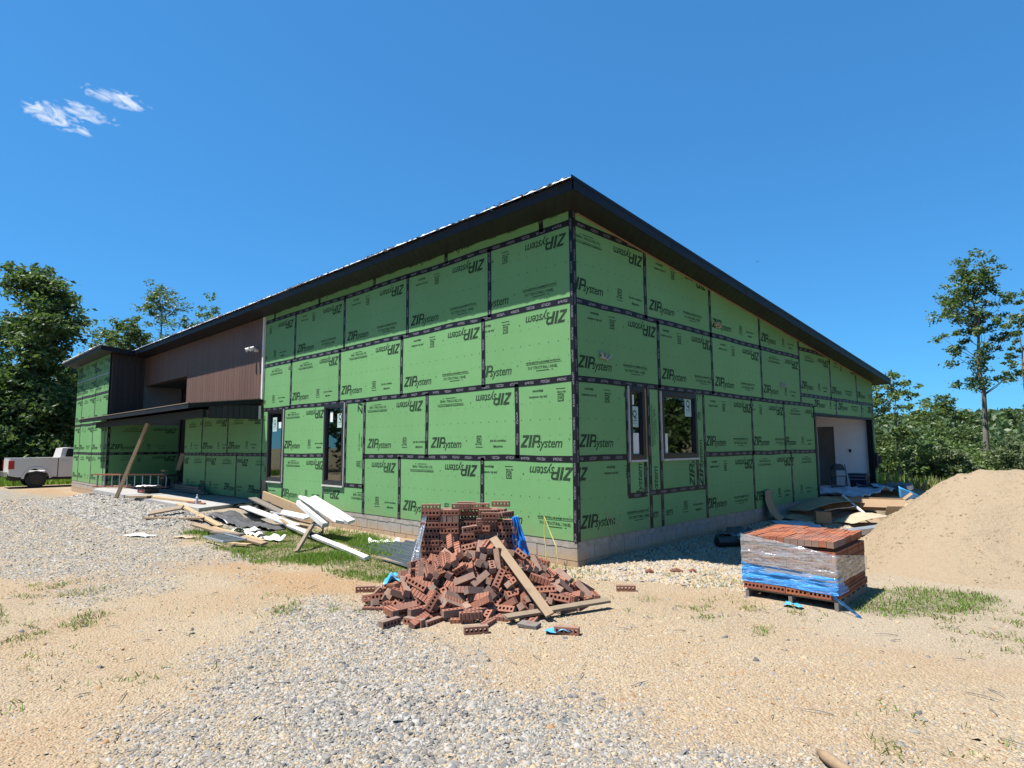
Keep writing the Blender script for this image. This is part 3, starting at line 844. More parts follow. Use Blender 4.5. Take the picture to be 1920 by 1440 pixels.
# around the two slot windows
panel(WL, 5.82, 6.60, 0.57, R2z, vertical=True, phase=1.0)
panel(WL, 5.82, 7.54, 0.0, 0.57, phase=1.6, bottom=False)
panel(WL, 7.56, 9.66, R1, R2z, phase=0.1); panel(WL, 7.54, 9.70, 0.0, R1, phase=0.15)
panel(WL, 9.70, 10.61, 0.0, 0.53, phase=1.6, top=False); panel(WL, 10.60, XE, R1, R2z, phase=1.2); panel(WL, 10.61, XE, 0.53, R1, phase=1.2)
for z in (R2z, R3, R4): tape(WL, [(0, z), (XE, z)], 0.10)
tape(WL, [(0, R1), (5.82, R1)], 0.10); tape(WL, [(7.56, R1), (9.66, R1)], 0.10); tape(WL, [(10.6, R1), (17.2, R1)], 0.10)
tape(WL, [(5.82, 0), (5.82, R2z)]); tape(WL, [(5.82, 0.57), (6.62, 0.57)]); tape(WL, [(6.58, 0.55), (6.58, R2z)], 0.085, TH + 0.006); tape(WL, [(7.55, 0), (7.55, R2z)], 0.07)
tape(WL, [(9.66, 0), (9.66, R2z)], 0.08); tape(WL, [(10.61, 0), (10.61, R2z)], 0.06)
tape(WL, [(0.020, -0.01), (0.020, 5.1)], 0.074, TH + 0.006)
# porch wall (same plane, in the shade of the canopy)
row(WL, [XE, 12.68, 15.13, 17.2], 0.0, R1, [1.7, 1.0, 1.0])
row(WL, [XE, 13.41, 15.55, 17.2], R1, 2.40, [0.05, 0.05, 0.8])
tape(WL, [(XE, 0), (XE, 2.42)], 0.06)
# --- gable wall (right of the corner)
row(WR, [0, 2.03, 4.46, 6.89, 9.33], R3, R4, [0.25, 2.46, 0.05, 0.05], {0: 2.5}, slope=True)
panel(WR, 0, 2.35, R4, 5.12, slope=True, phase=0.1, top=False)
row(WR, [0, 2.41, 4.47, 6.90, 9.33], R2z, R3, [2.5, 2.48, 2.48, 0.05], {1: 0.18})
row(WR, [4.05, 6.28, 8.13, 10.29], R1, R2z, [2.55, 2.55, 0.3])
row(WR, [3.97, 6.24, 8.47, 10.30], 0.0, R1, [2.55, 0.1, 0.9])
panel(WR, 0, 1.34, R1, R2z, phase=0.06, tp=0.95); panel(WR, 0, 1.98, 0.0, R1, phase=2.5, tp=0.85)
panel(WR, 1.40, 1.84, 0.60, 1.16, vertical=True, phase=0.5, lift=0.003); panel(WR, 2.06, 2.34, 0.60, R2z, vertical=True, phase=3.0)
panel(WR, 2.42, 3.66, 0.60, 1.16, vertical=True, phase=0.1, dots=True); panel(WR, 3.74, 4.0, 0.60, R2z, vertical=True, phase=0.1)
panel(WR, 1.98, 2.47, 0.0, 0.60, phase=0.75, top=False); panel(WR, 2.47, 3.97, 0.0, 0.60, phase=0.75, top=False)
for a, b, z in ((0, 9.33, R3), (0, 10.2, R2z), (0, 1.34, R1), (4.05, 10.29, R1)): tape(WR, [(a, z), (b, z)], 0.10)
tape(WR, [(0, R4), (2.35, R4)], 0.10)
tape(WR, [(0.026, -0.01), (0.026, 5.08)], 0.084, TH + 0.0065)
for s_, a, b, wd in ((1.37, 0.58, R2z, 0.09), (1.87, 0.58, R2z, 0.09), (2.02, 0, R2z, 0.09), (2.385, 0.0, R2z, 0.085), (3.70, 0.58, R2z, 0.085), (4.03, 0, R2z, 0.085)):
    tape(WR, [(s_, a), (s_, b)], wd, TH + 0.005 + 0.001 * (s_ % 1))
tape(WR, [(1.33, 0.58), (1.91, 0.58)], 0.09, TH + 0.007); tape(WR, [(2.02, 0.60), (4.03, 0.60)], 0.09, TH + 0.007)
# courses step up past the last long joint, over the garage opening
ZA, ZB = 2.69, 3.91
row(WR, [9.33, 11.73, 14.18, 15.95], ZB - 1.2192, ZB, [0.05, 2.5, 2.55], slope=True)
panel(WR, 9.33, 11.9, ZB, 4.30, slope=True, phase=0.1, top=False)
tape(WR, [(9.33, ZB), (11.6, ZB)], 0.10); tape(WR, [(9.33, ZA), (15.95, ZA)], 0.10); tape(WR, [(9.33, R2z), (9.33, zsof(9.33) - 0.03)], 0.09, TH + 0.006)
panel(WR, 9.33, 10.2, R2z, ZA, dots=False, top=False, bottom=False)
row(WR, [10.2, 12.12, 14.6, 15.82, 15.95], 2.24, ZA, [0.05, 2.4, 1.9, 1.9], top=False, dots=False)
panel(WR, 15.64, 15.95, -0.05, 2.24, vertical=True, phase=2.0)
tape(WR, [(10.2, 2.22), (15.9, 2.22)], 0.07, TH + 0.006)
# --- wing face and the wing's side under the canopy
WX = 5.9
for z0, z1, js, ph in ((0, R1, [0, 0.35, 2.4, 4.79, WX], [0.1, 0.05, 0.05, 0.05]), (R1, R2z, [0, 0.35, 2.4, 4.79, WX], [0.1, 0.05, 2.5, 0.05]), (R2z, R3, [0, 2.3, 4.7, WX], [2.5, 0.05, 2.5]), (R3, 4.38, [0, 2.3, 4.7, WX], [0.05, 2.5, 2.5]), (4.42, 5.16, [0, 2.4, 5.2, WX], [0.1, 0.1, 0.1])):
    row(WW, js, z0, z1, ph, dots=False)
for z in (R1, R2z, R3): tape(WW, [(0, z), (WX, z)], 0.10)
panel(WS, 0.02, 2.55, R1, 2.36, phase=0.05); panel(WS, 0.02, 2.55, 0.0, R1, phase=2.5); tape(WS, [(0.02, R1), (2.55, R1)], 0.10)
tape(WS, [(0.05, 0.0), (0.05, 2.36)], 0.09, TH + 0.006)
mb = MB(); mb.box((-22.3, -1.2 - 0.04, 4.375), (-22.3 - WX, -1.2, 4.425)); mb.build('metal_flashing', 'silver_flashing', house)
mb = MB(); mb.box((-22.27, -1.25, 2.42), (-22.33, -1.19, 5.2)); mb.build('corner_post', 'black_trim', house)

# --- solid wall behind the sheathing, with its openings
def core(w, s_end, ztop, openings, thick=0.14, name='framed_wall', mat='framing_wood', zbot=-0.02):
    cuts = sorted({0.0, s_end} | {o[0] for o in openings} | {o[1] for o in openings})
    mb = MB()
    for a, b in zip(cuts[:-1], cuts[1:]):
        ops = sorted([(o[2], o[3]) for o in openings if o[0] <= a + 1e-6 and o[1] >= b - 1e-6])
        z = zbot
        for o0, o1 in ops:
            if o0 > z: prism_w(mb, w, [(a, z), (b, z), (b, o0), (a, o0)], -thick, -0.001)
            z = o1
        prism_w(mb, w, [(a, z), (b, z), (b, ztop(b)), (a, ztop(a))], -thick, -0.001)
    return mb.build(name, mat, house)


LWIN = [(6.63, 7.54, 0.55, 2.42), (9.67, 10.60, 0.53, 2.42)]
RWIN = [(1.40, 1.86, 1.17, 2.40), (2.42, 3.70, 1.17, 2.38)]
core(WL, 17.2, lambda s: 5.11, LWIN)
core(WR, 15.95, lambda s: zsof(s) - 0.01, RWIN + [(10.32, 15.62, -0.02, 2.22)], zbot=-0.02)
core(WW, WX, lambda s: 5.17, [])
core(WS, 2.6, lambda s: 5.17 - SL * max(0, s - 1.2), [], mat='interior_dark')
# remaining shell of the building (rear, far end, recess, garage interior, floor)
mb = MB()
mb.box((-28.2, 15.8, -0.02), (-0.15, 15.95, zsof(15.95) - 0.02)); mb.build('rear_wall', 'drywall', house)
mb = MB(); mb.prism([(-1.06, -0.02), (15.79, -0.02), (15.79, zsof(15.8) - 0.02), (-1.06, 5.16)], 'x', -28.2, -28.06); mb.build('end_wall', 'framing_wood', house)
mb = MB(); mb.box((-28.0, 0.15, -0.12), (-0.145, 15.78, 0.0)); mb.box((-0.144, 10.33, -0.12), (0.35, 15.6, -0.004)); mb.build('floor_slab', 'concrete', house)
mb = MB(); mb.box((-1.20, 15.74, 0.0), (-0.15, 15.79, 2.6)); mb.box((-1.75, 15.74, 2.0), (-1.201, 15.79, 2.6)); mb.box((-6.0, 15.74, 0.0), (-1.751, 15.79, 2.6)); mb.build('garage_lining', 'drywall', house)
mb = MB(); mb.box((-1.75, 15.785, 0.0), (-1.201, 15.798, 2.0)); mb.build('side_door', 'interior_dark', house)
mb = MB(); mb.box((-6.1, 9.9, 0.0), (-6.0, 15.73, 2.75)); mb.box((-5.99, 9.9, 0.0), (-0.145, 10.0, 2.75)); mb.box((-5.99, 10.01, 2.6), (-0.145, 15.73, 2.74)); mb.build('garage_partition', 'drywall', house)
mb = MB(); mb.box((-0.14, 10.20, -0.02), (0.03, 10.32, 2.22)); mb.box((-0.14, 15.60, -0.02), (0.03, 15.70, 2.22)); mb.box((-0.14, 10.32, 2.18), (0.03, 15.60, 2.24)); mb.build('garage_door_jamb', 'black_trim', house)
mb = MB(); mb.box((-0.75, 15.70, 1.12), (-0.68, 15.739, 1.22)); mb.build('outlet_box', 'truck_black', house)
mb = MB(); mb.box((-22.16, 1.4, 0.0), (-17.06, 1.5, 3.95)); mb.box((-17.2, 0.0, 2.4), (-17.06, 1.4, 3.9)); mb.box((-22.16, 0.15, 3.9), (-17.06, 1.4, 3.96)); mb.build('recess_wall', 'dark_siding', house)
mb = MB(); mb.box((-17.2, 0.0, 0.0), (-17.06, 1.4, 2.4)); mb.build('recess_return', 'interior_dark', house)
# entry door in the recess
dr = MB().box((-21.25, 1.33, 0.02), (-20.45, 1.39, 2.22)).build('entry_door', 'pale_trim', house)
MB().box((-20.98, 1.322, 0.3), (-20.72, 1.329, 2.0)).build('door_glass', 'car_glass', dr)
MB().box((-20.56, 1.28, 0.98), (-20.53, 1.329, 1.10)).build('handle', 'aluminium', dr)

# --- windows
def ring(w, mb, s0, s1, z0, z1, t_, o0, o1):
    for a, b, c, d in ((s0, s1, z0, z0 + t_), (s0, s1, z1 - t_, z1), (s0, s0 + t_, z0 + t_, z1 - t_), (s1 - t_, s1, z0 + t_, z1 - t_)):
        prism_w(mb, w, [(a, c), (b, c), (b, d), (a, d)], o0, o1)


QT = text_tris('Q', 0.16, offset=0.004, res=2, sx=0.9)
QS = [text_tris('QUAKER', 0.034, offset=0.0008, res=1), text_tris('WINDOWS', 0.020, res=1)]


def window(w, s0, s1, z0, z1, stickers, t_=0.085, deep=0.045):
    mb = MB(); ring(w, mb, s0, s1, z0, z1, t_, -0.10, deep); ring(w, mb, s0 + t_, s1 - t_, z0 + t_, z1 - t_, 0.022, -0.10, deep - 0.02)
    wi = mb.build('window', 'window_frame', house)
    mb = MB(); prism_w(mb, w, [(s0 + t_, z0 + t_), (s1 - t_, z0 + t_), (s1 - t_, z1 - t_), (s0 + t_, z1 - t_)], -0.012, -0.006); mb.build('pane', 'window_glass', wi)
    mb = MB(); prism_w(mb, w, [(s0 - 0.01, z0 - 0.035), (s1 + 0.01, z0 - 0.035), (s1 + 0.01, z0 - 0.002), (s0 - 0.01, z0 - 0.002)], TH + 0.001, deep + 0.02); mb.build('sill', 'pale_trim', wi)
    e0 = s0 - 0.022
    mb = MB(); prism_w(mb, w, [(e0, z0 - 0.03), (e0 + 0.02, z0 - 0.03), (e0 + 0.02, z1), (e0, z1)], TH + 0.001, deep); mb.build('side_fin', 'pale_trim', wi)
    for (u0, u1, v0, v1, q) in stickers:
        mb = MB(); prism_w(mb, w, [(u0, v0), (u1, v0), (u1, v1), (u0, v1)], -0.0055, -0.004)
        st = mb.build('sticker', 'sticker_paper' if q else 'white_paper', wi)
        if q:
            mb = MB(); W = u1 - u0; left = u1 if w.flip else u0; sg = -1 if w.flip else 1
            k = W / 0.2
            for T, ox, oy in ((QT, 0.04, 0.15), (QS[0], 0.025, 0.09), (QS[1], 0.045, 0.05)):
                for tri in T: mb.add([w.p(left + sg * (p[0] + ox) * k, v0 + (p[1] + oy) * k, -0.003) for p in tri], [(0, 1, 2)])
            mb.build('sticker_print', 'sticker_ink', st, fixn=False)
    return wi


window(WL, 6.63, 7.54, 0.55, 2.42, [(6.75, 6.99, 1.86, 2.18, True), (7.20, 7.32, 2.0, 2.24, False)])
window(WL, 9.67, 10.60, 0.53, 2.42, [(10.12, 10.36, 1.84, 2.22, True), (9.84, 10.0, 1.92, 2.08, False)])
window(WR, 1.40, 1.86, 1.17, 2.40, [(1.50, 1.72, 1.72, 2.07, True), (1.51, 1.60, 2.1, 2.27, False), (1.52, 1.72, 1.26, 1.62, False)], t_=0.075)
window(WR, 2.42, 3.70, 1.17, 2.38, [(3.32, 3.56, 1.95, 2.28, True), (2.52, 2.66, 1.26, 1.62, False)], t_=0.075)
# floor-to-ceiling partition inside so the rooms behind the glass read as rooms
mb = MB(); mb.box((-16.9, 5.0, 0.0), (-0.2, 5.12, 3.4)); mb.build('room_partition', 'drywall', house)

# --- roof
roof = None
def zro(y): return 5.07 - SL * y
X0, X1 = 0.45, -28.75
mb = MB()
mb.prism([(-0.52, zro(-0.52)), (16.35, zro(16.35)), (16.35, zro(16.35) + 0.12), (-0.52, zro(-0.52) + 0.12)], 'x', X1, X0)
roof = mb.build('roof', 'black_soffit', house)
mb = MB(); mb.prism([(-0.545, zro(-0.52) - 0.012), (-0.5205, zro(-0.52) - 0.012), (-0.5205, zro(-0.52) + 0.135), (-0.545, zro(-0.52) + 0.135)], 'x', -21.77, X0 + 0.026); mb.build('fascia', 'black_trim', roof)
mb = MB(); mb.prism([(-0.545, zro(-0.545) - 0.012), (16.375, zro(16.375) - 0.012), (16.375, zro(16.375) + 0.165), (-0.545, zro(-0.545) + 0.165)], 'x', X0 + 0.0005 + 0.0, X0 + 0.0255); mb.build('fascia', 'black_trim', roof)
mb = MB(); mb.prism([(16.3505, zro(16.35) - 0.012), (16.376, zro(16.35) - 0.012), (16.376, zro(16.35) + 0.135), (16.3505, zro(16.35) + 0.135)], 'x', X1, X0); mb.build('fascia', 'black_trim', roof)
# seams where the trim coil overlaps, a few millimetres proud
for k in range(8):
    x = -1.8 - 2.95 * k
    MB().box((x - 0.05, -0.550, zro(-0.52) - 0.014), (x + 0.0, -0.5452, zro(-0.52) + 0.137)).build('trim_lap', 'black_trim', roof)
for k in range(5):
    y = 2.2 + 3.0 * k
    mb = MB(); mb.prism([(y, zro(y) - 0.014), (y + 0.05, zro(y + 0.05) - 0.014), (y + 0.05, zro(y + 0.05) + 0.167), (y, zro(y) + 0.167)], 'x', X0 + 0.0257, X0 + 0.0295); mb.build('trim_lap', 'black_trim', roof)
# ribbed metal sheets, each its own piece
def sheet_mesh(yl, yh, dz, width=0.9144, per=0.1524):
    mb = MB(); prof = []
    n = int(round(width / per))
    for k in range(n):
        b = k * per
        prof += [(b, 0.0), (b + per * 0.42, 0.0), (b + per * 0.55, 0.026), (b + per * 0.87, 0.026)]
    prof.append((width, 0.0))
    ys = [yl, yl + 0.05, (yl + yh) / 2, yh]
    for i in range(len(ys) - 1):
        for (xa, za), (xb, zb) in zip(prof[:-1], prof[1:]):
            z_ = lambda y: zro(y) + 0.134 + dz
            mb.add([(-xa, ys[i], z_(ys[i]) + za), (-xb, ys[i], z_(ys[i]) + zb), (-xb, ys[i + 1], z_(ys[i + 1]) + zb), (-xa, ys[i + 1], z_(ys[i + 1]) + za)], [(0, 1, 2, 3)])
    return mb.mesh('roof_sheet', 'galvanised')


sm = sheet_mesh(-0.60, 16.40, 0.0)
k = 0; x = X0 + 0.022
while x > X1:
    o = bpy.data.objects.new('roof_sheet', sm); COL.objects.link(o); o.parent = roof
    o.location = (x, random.uniform(-0.02, 0.02), random.uniform(0.004, 0.016) + 0.005 * (k % 2))
    x -= 0.9144 - 0.02; k += 1
# crinkled bright protective film along the high eave
def film(x0, x1, y, zf, parent):
    n = int(abs(x1 - x0) / 0.045); mb = MB(); vs_ = []
    for i in range(n + 1):
        x = x0 + (x1 - x0) * i / n
        h_ = max(0.004, 0.030 + 0.040 * nz(x * 5.3, 2.2) + 0.034 * nz(x * 14, 8.2)); o_ = 0.035 * nz(x * 9, 5.1)
        vs_ += [(x, y - 0.012 + 0.01 * nz(x * 9, 3), zf - 0.004), (x, y + 0.016 + o_, zf + h_ * 0.7), (x, y + 0.075 + o_, zf + h_ + 0.012)]
    mb.add(vs_, [(3 * i + k, 3 * i + 3 + k, 3 * i + 4 + k, 3 * i + 1 + k) for i in range(n) for k in (0, 1)])
    mb.build('roof_edge_film', 'bright_film', parent, fixn=False)
film(X0 + 0.03, -21.6, -0.60, zro(-0.6) + 0.138, roof)
# rake flashing
mb = MB(); mb.prism([(-0.6, zro(-0.6) + 0.125), (16.4, zro(16.4) + 0.125), (16.4, zro(16.4) + 0.183), (-0.6, zro(-0.6) + 0.183)], 'x', X0 + 0.0262, X0 + 0.0312); mb.build('rake_flashing', 'black_trim', roof)
# pale strip where soffit meets the gable wall
mb = MB(); mb.prism([(0.1, zro(0.1) - 0.026), (15.9, zro(15.9) - 0.026), (15.9, zro(15.9) - 0.004), (0.1, zro(0.1) - 0.004)], 'x', TH + 0.001, TH + 0.02); mb.build('soffit_trim', 'wood_tan', roof)
# wing roof
DZ = -0.03
mb = MB(); mb.prism([(-1.68, zro(-1.68) + DZ), (-0.55, zro(-0.55) + DZ), (-0.55, zro(-0.55) + 0.15 + DZ), (-1.68, zro(-1.68) + 0.15 + DZ)], 'x', -28.75, -21.75)
wroof = mb.build('wing_roof', 'black_soffit', house)
mb = MB(); mb.box((-21.725, -1.705, zro(-1.68) + DZ - 0.012), (-28.775, -1.6805, zro(-1.68) + DZ + 0.165)); mb.build('fascia', 'black_trim', wroof)
mb = MB(); mb.prism([(-1.68, zro(-1.68) + DZ - 0.012), (-0.55, zro(-0.55) + DZ - 0.012), (-0.55, zro(-0.55) + 0.16 + DZ), (-1.68, zro(-1.68) + 0.16 + DZ)], 'x', -21.7495, -21.725); mb.build('fascia', 'black_trim', wroof)
sm2 = sheet_mesh(-1.76, -0.5, DZ - 0.01)
x = -21.68
while x > -28.7:
    o = bpy.data.objects.new('roof_sheet', sm2); COL.objects.link(o); o.parent = wroof
    o.location = (x, random.uniform(-0.015, 0.015), random.uniform(0.0, 0.012)); x -= 0.9

film(-21.6, -28.75, -1.76, zro(-1.76) + 0.150 + DZ, wroof)
# --- brown upright siding
def siding(w, s0, s1, z0, z1, wd, mat, off=0.0, hi=None):
    s = s0
    while s < s1 - 0.02:
        e = min(s + wd, s1)
        mb = MB()
        zt0, zt1 = (z1, z1) if hi is None else (hi(s), hi(e))
        prism_w(mb, w, [(s + 0.006, z0), (e - 0.006, z0), (e - 0.006, zt1), (s + 0.006, zt0)], off, off + 0.022)
        mb.build('siding_board', mat, house)
        mb = None; s = e


MB().box((-17.2, -0.008, 2.76), (-XE - 0.002, -0.0005, 5.1)).build('siding_backer', 'brown_siding', house)
siding(WL, XE + 0.06, 17.2, 2.76, 5.06, 0.2, 'brown_siding', 0.0085)
MB().box((-22.3, -0.006, 3.92), (-17.202, 0.14, 5.1)).build('header_beam', 'brown_siding', house)
siding(WL, 17.21, 22.27, 3.92, 5.06, 0.2, 'brown_siding', 0.0085)
siding(WS, 0.035, 1.16, 2.60, 5.14, 0.2, 'brown_shaded', 0.002)
MB().box((-XE - 0.055, -0.07, 2.74), (-XE + 0.03, -0.0145, 5.05)).build('white_corner_trim', 'white_trim', house)
MB().box((-17.2, -0.06, 2.72), (-XE - 0.057, -0.0095, 2.758)).build('siding_ledger', 'wood_weathered', house)

# --- entrance canopy
mb = MB()
cz = lambda y: 2.76 + (y) * 0.11
mb.prism([(-1.9, cz(-1.9) - 0.09), (-0.03, cz(-0.03) - 0.09), (-0.03, cz(-0.03)), (-1.9, cz(-1.9))], 'x', -22.27, -11.0)
canopy = mb.build('canopy', 'black_trim', house)
mb = MB(); mb.prism([(-1.9, cz(-1.9) - 0.09), (-1.24, cz(-1.24) - 0.09), (-1.24, cz(-1.24)), (-1.9, cz(-1.9))], 'x', -23.4, -22.271); mb.build('canopy_return', 'black_trim', canopy)
mb = MB(); mb.box((-23.42, -1.93, cz(-1.9) - 0.12), (-10.98, -1.9005, cz(-1.9) + 0.005)); mb.build('fascia', 'black_trim', canopy)
mb = MB(); mb.box((-23.42, -1.945, cz(-1.9) + 0.006), (-10.98, -1.88, cz(-1.9) + 0.022)); mb.build('drip_edge', 'wood_weathered', canopy)
mb = MB(); mb.prism([(-1.9, cz(-1.9) + 0.004), (-0.08, cz(-0.08) + 0.004), (-0.08, cz(-0.08) + 0.022), (-1.9, cz(-1.9) + 0.022)], 'x', -11.04, -10.975); mb.build('drip_edge', 'wood_tan', canopy)
mb = MB(); mb.prism([(-1.899, cz(-1.9) - 0.11), (-0.08, cz(-0.08) - 0.13), (-0.08, cz(-0.08)), (-1.899, cz(-1.9))], 'x', -10.999, -10.978); mb.build('fascia', 'black_trim', canopy)
mb = MB(); mb.box((-22.85, -1.5, 2.22), (-11.2, -1.42, 2.43)); mb.build('beam', 'black_trim', canopy)
mb = MB(); mb.box((-11.06, -1.41, 2.19), (-11.02, -0.06, 2.57)); mb.build('side_infill', 'dark_siding', canopy)
for k in range(9): MB().box((-11.019, -1.38 + k * 0.15, 2.20), (-11.008, -1.27 + k * 0.15, 2.56)).build('infill_board', 'dark_siding', canopy)
MB().box((-11.03, -0.12, 2.20), (-10.985, -0.063, 2.56)).build('white_corner_trim', 'white_trim', canopy)
mb = MB(); mb.box((-22.25, -1.415, 2.40), (-11.07, -0.03, 2.42)); mb.build('canopy_soffit', 'black_trim', canopy)
# porch slab
mb = MB(); mb.prism([(-10.15, -1.86), (-11.0, -0.02), (-17.2, -0.02), (-17.2, 1.32), (-22.28, 1.32), (-22.28, -1.26), (-20.4, -1.95)], 'z', -0.14, -0.03); mb.build('porch_slab', 'concrete', house)

# --- block foundation
fnd = MB()
fnd.box((-XE - 0.3, 0.008, -0.75), (-0.008, 0.2, -0.022)); fnd.box((-0.2, 0.2, -0.75), (-0.008, 10.3, -0.022)); fnd.box((-28.25, -1.19, -1.0), (-22.2, -1.0, -0.022))
foundation = fnd.build('foundation', 'mortar', house)


def blocks(w, length, course, z0, shift, start=0.0):
    s = start - shift
    while s < length:
        a, b = max(s, start) + 0.005, min(s + 0.405, length) - 0.005
        if b - a > 0.04:
            mb = MB(); jit = random.uniform(0, 0.004)
            prism_w(mb, w, [(a, z0 + 0.005), (b, z0 + 0.005), (b, z0 + 0.195), (a, z0 + 0.195)], -0.05, -0.001 + jit)
            mb.build('concrete_block', 'concrete_block', foundation)
        s += 0.405


for z0, sh in ((-0.29, 0.0), (-0.49, 0.2)):
    blocks(WL, 11.0, 0, z0, sh); blocks(WR, 10.3, 0, z0, sh); blocks(WW, WX, 0, z0 + 0.0, sh)
# rough parged band under the sheathing
for w, L_ in ((WL, 11.0), (WR, 10.3), (WW, WX)):
    mb = MB(); N = int(L_ / 0.06); vs = []
    for i in range(N + 1):
        s = L_ * i / N
        vs.append((s, -0.005, 0.004)); vs.append((s, -0.098 + 0.016 * nz(s * 9, 1.3) + 0.010 * nz(s * 27, 4.3), 0.008 + 0.004 * nz(s * 5, 9)))
    mb.add([w.p(*v) for v in vs], [(2 * i, 2 * i + 1, 2 * i + 3, 2 * i + 2) for i in range(N)])
    mb.build('mortar_band', 'mortar', foundation)

# --- fittings on the walls
def coil(w, s, z, spread, n, seed):
    rr = random.Random(seed); mb = MB()
    for k in range(n):
        pts = []; a0 = rr.uniform(0, 6)
        for i in range(9):
            a = a0 + i * 0.7
            pts.append(w.p(s + spread * (i / 8 - 0.5) + 0.05 * math.cos(a), z + 0.05 * math.sin(a) + rr.uniform(-.02, .02), 0.02 + 0.05 * rr.random()))
        mb.tube(pts, 0.009, 5)
    return mb


coil(WR, 0.73, 2.85, 0.22, 4, 1).build('wire_coil', 'aluminium', house)
coil(WR, 4.72, 3.90, 0.30, 3, 2).build('wire_coil', 'tan_cable', house)
coil(WR, 8.12, 2.86, 0.28, 3, 3).build('wire_coil', 'grey_strap', house)
mb = MB(); mb.tube([WR.p(15.98, 0.75, 0.1), WR.p(15.98, 1.0, 0.1)], 0.05, 8); mb.box(WR.p(15.72, 0.6, TH + 0.03), WR.p(15.9, 1.1, 0.09)); mb.build('meter_box', 'truck_black', house)
mb = MB(); mb.tube([WL.p(11.35, 0.22, 0.0), WL.p(11.35, 0.22, 0.16), WL.p(11.35, 0.15, 0.20)], 0.016, 6); mb.tube([WL.p(11.22, 0.24, 0.13), WL.p(11.55, 0.24, 0.13)], 0.014, 6); mb.build('spigot', 'brass', house)
sp = MB(); sp.tube([WL.p(11.4, 4.15, 0.03), WL.p(11.4, 4.15, 0.12)], 0.045, 10)
lamp = sp.build('flood_light', 'spotlight_white', house)
for dx_ in (-0.07, 0.09):
    mb = MB(); mb.tube([WL.p(11.42 + dx_, 4.17, 0.10), WL.p(11.42 + dx_ * 1.5, 4.20, 0.20), WL.p(11.42 + dx_ * 1.8, 4.15, 0.30)], [0.03, 0.05, 0.065], 10); mb.build('lamp_head', 'spotlight_white', lamp)
mb = MB(); mb.tube([WR.p(0.70, 0.38, 0.02), WR.p(0.78, 0.14, 0.03), WR.p(0.86, -0.1, 0.05), WR.p(1.02, -0.30, 0.12), WR.p(1.06, -0.37, 0.16)], 0.006, 5); mb.build('hanging_cable', 'tan_cable', house)
mb = MB(); mb.tube([WR.p(0.74, 0.33, 0.02), WR.p(0.95, 0.20, 0.03), WR.p(1.08, 0.14, 0.05)], 0.005, 5); mb.build('hanging_cable', 'tan_cable', house)

# ------------------------------------------------------------------ sand pile
def sand_h(x, y):
    x = np.asarray(x, float); y = np.asarray(y, float)
    dx = x - 4.15; dx = np.where(dx > 0, np.maximum(0, dx - 3.8) * 0.8, dx)
    dy = y - (6.3 + 0.30 * np.clip(x - 4.15, 0, 4)); dy = np.where(dy < 0, dy * 0.54, dy * 0.9)
    d = np.sqrt(dx ** 2 + dy ** 2)
    d = d + 0.28 * (fbm(x, y, 0.55, 61, 3) - 0.5)
    t_ = np.clip((d - 0.45) / 1.72, 0, 1)
    prof = 1.36 * (1 - t_) ** 1.12
    h = np.where(d < 0.45, 1.36, prof) - 0.10 * np.exp(-(np.maximum(0, 0.45 - d) * 0 + (d - 0.45) ** 2 / 0.05))
    rip = 0.07 * (fbm(x, y, 2.6, 62, 3) - 0.5) + 0.06 * (fbm(x, y, 7.5, 63, 2) - 0.5)
    gul = 0.05 * (fbm(x * 0.9 + y * 0.5, y * 0.15 - x * 0.2, 3.4, 64, 3) - 0.5) * np.exp(-((d - 1.0) / 0.5) ** 2)
    return h + 0.045 * np.clip(x - 4.15, 0, 4) * np.clip(h, 0, 1) + (rip + gul * 2.0) * np.clip(h * 3, 0, 1)


xs = np.arange(0.9, 11.6, 0.06); ys = np.arange(0.8, 10.6, 0.06)
SX, SY = np.meshgrid(xs, ys)
SZ = gz(SX, SY) - 0.03 + sand_h(SX, SY) - 0.02
sm_ = bpy.data.meshes.new('sand_pile')
nx2, ny2 = len(xs), len(ys)
ii = np.arange(nx2 * ny2).reshape(ny2, nx2)
qd = np.stack([ii[:-1, :-1], ii[:-1, 1:], ii[1:, 1:], ii[1:, :-1]], -1).reshape(-1, 4)
keep = (sand_h(SX, SY) > 0.03).ravel()[qd].any(1)
sm_.from_pydata(np.stack([SX, SY, SZ], -1).reshape(-1, 3).tolist(), [], qd[keep].tolist())
bm = bmesh.new(); bm.from_mesh(sm_); bmesh.ops.delete(bm, geom=[v for v in bm.verts if not v.link_faces], context='VERTS')
for f in bm.faces: f.smooth = True
bm.to_mesh(sm_); bm.free()
t = NT('sand')
co = t.coord()
col = t.mix(t.noise(co, 1.2, 5), (0.3358, 0.2628, 0.1788), (0.2993, 0.2299, 0.1533))
col = t.mix(t.math('MULTIPLY', t.ramp(t.noise(co, 14, 4), [(0.5, (0, 0, 0)), (0.7, (1, 1, 1))]), 0.35), col, (0.2628, 0.1971, 0.1278))
t.color(col); t.set(Roughness=0.95); t.b.inputs['Specular IOR Level'].default_value = 0.1
t.bump(t.math('ADD', t.noise(co, 18, 6, 0.65), t.math('MULTIPLY', t.noise(co, 160, 3), 0.25)), 0.9, 0.06)
sm_.materials.append(MATS['sand'])
tag(link('sand_pile', sm_), 'big heap of pale tan building sand at the right edge', 'sand pile')


def sz(x, y): return g1(x, y) - 0.05 + float(sand_h(np.array([x]), np.array([y]))[0])


# ------------------------------------------------------------------ bricks
BL, BD, BH = 0.235, 0.072, 0.070        # length, bed depth, height (holes run along the height)


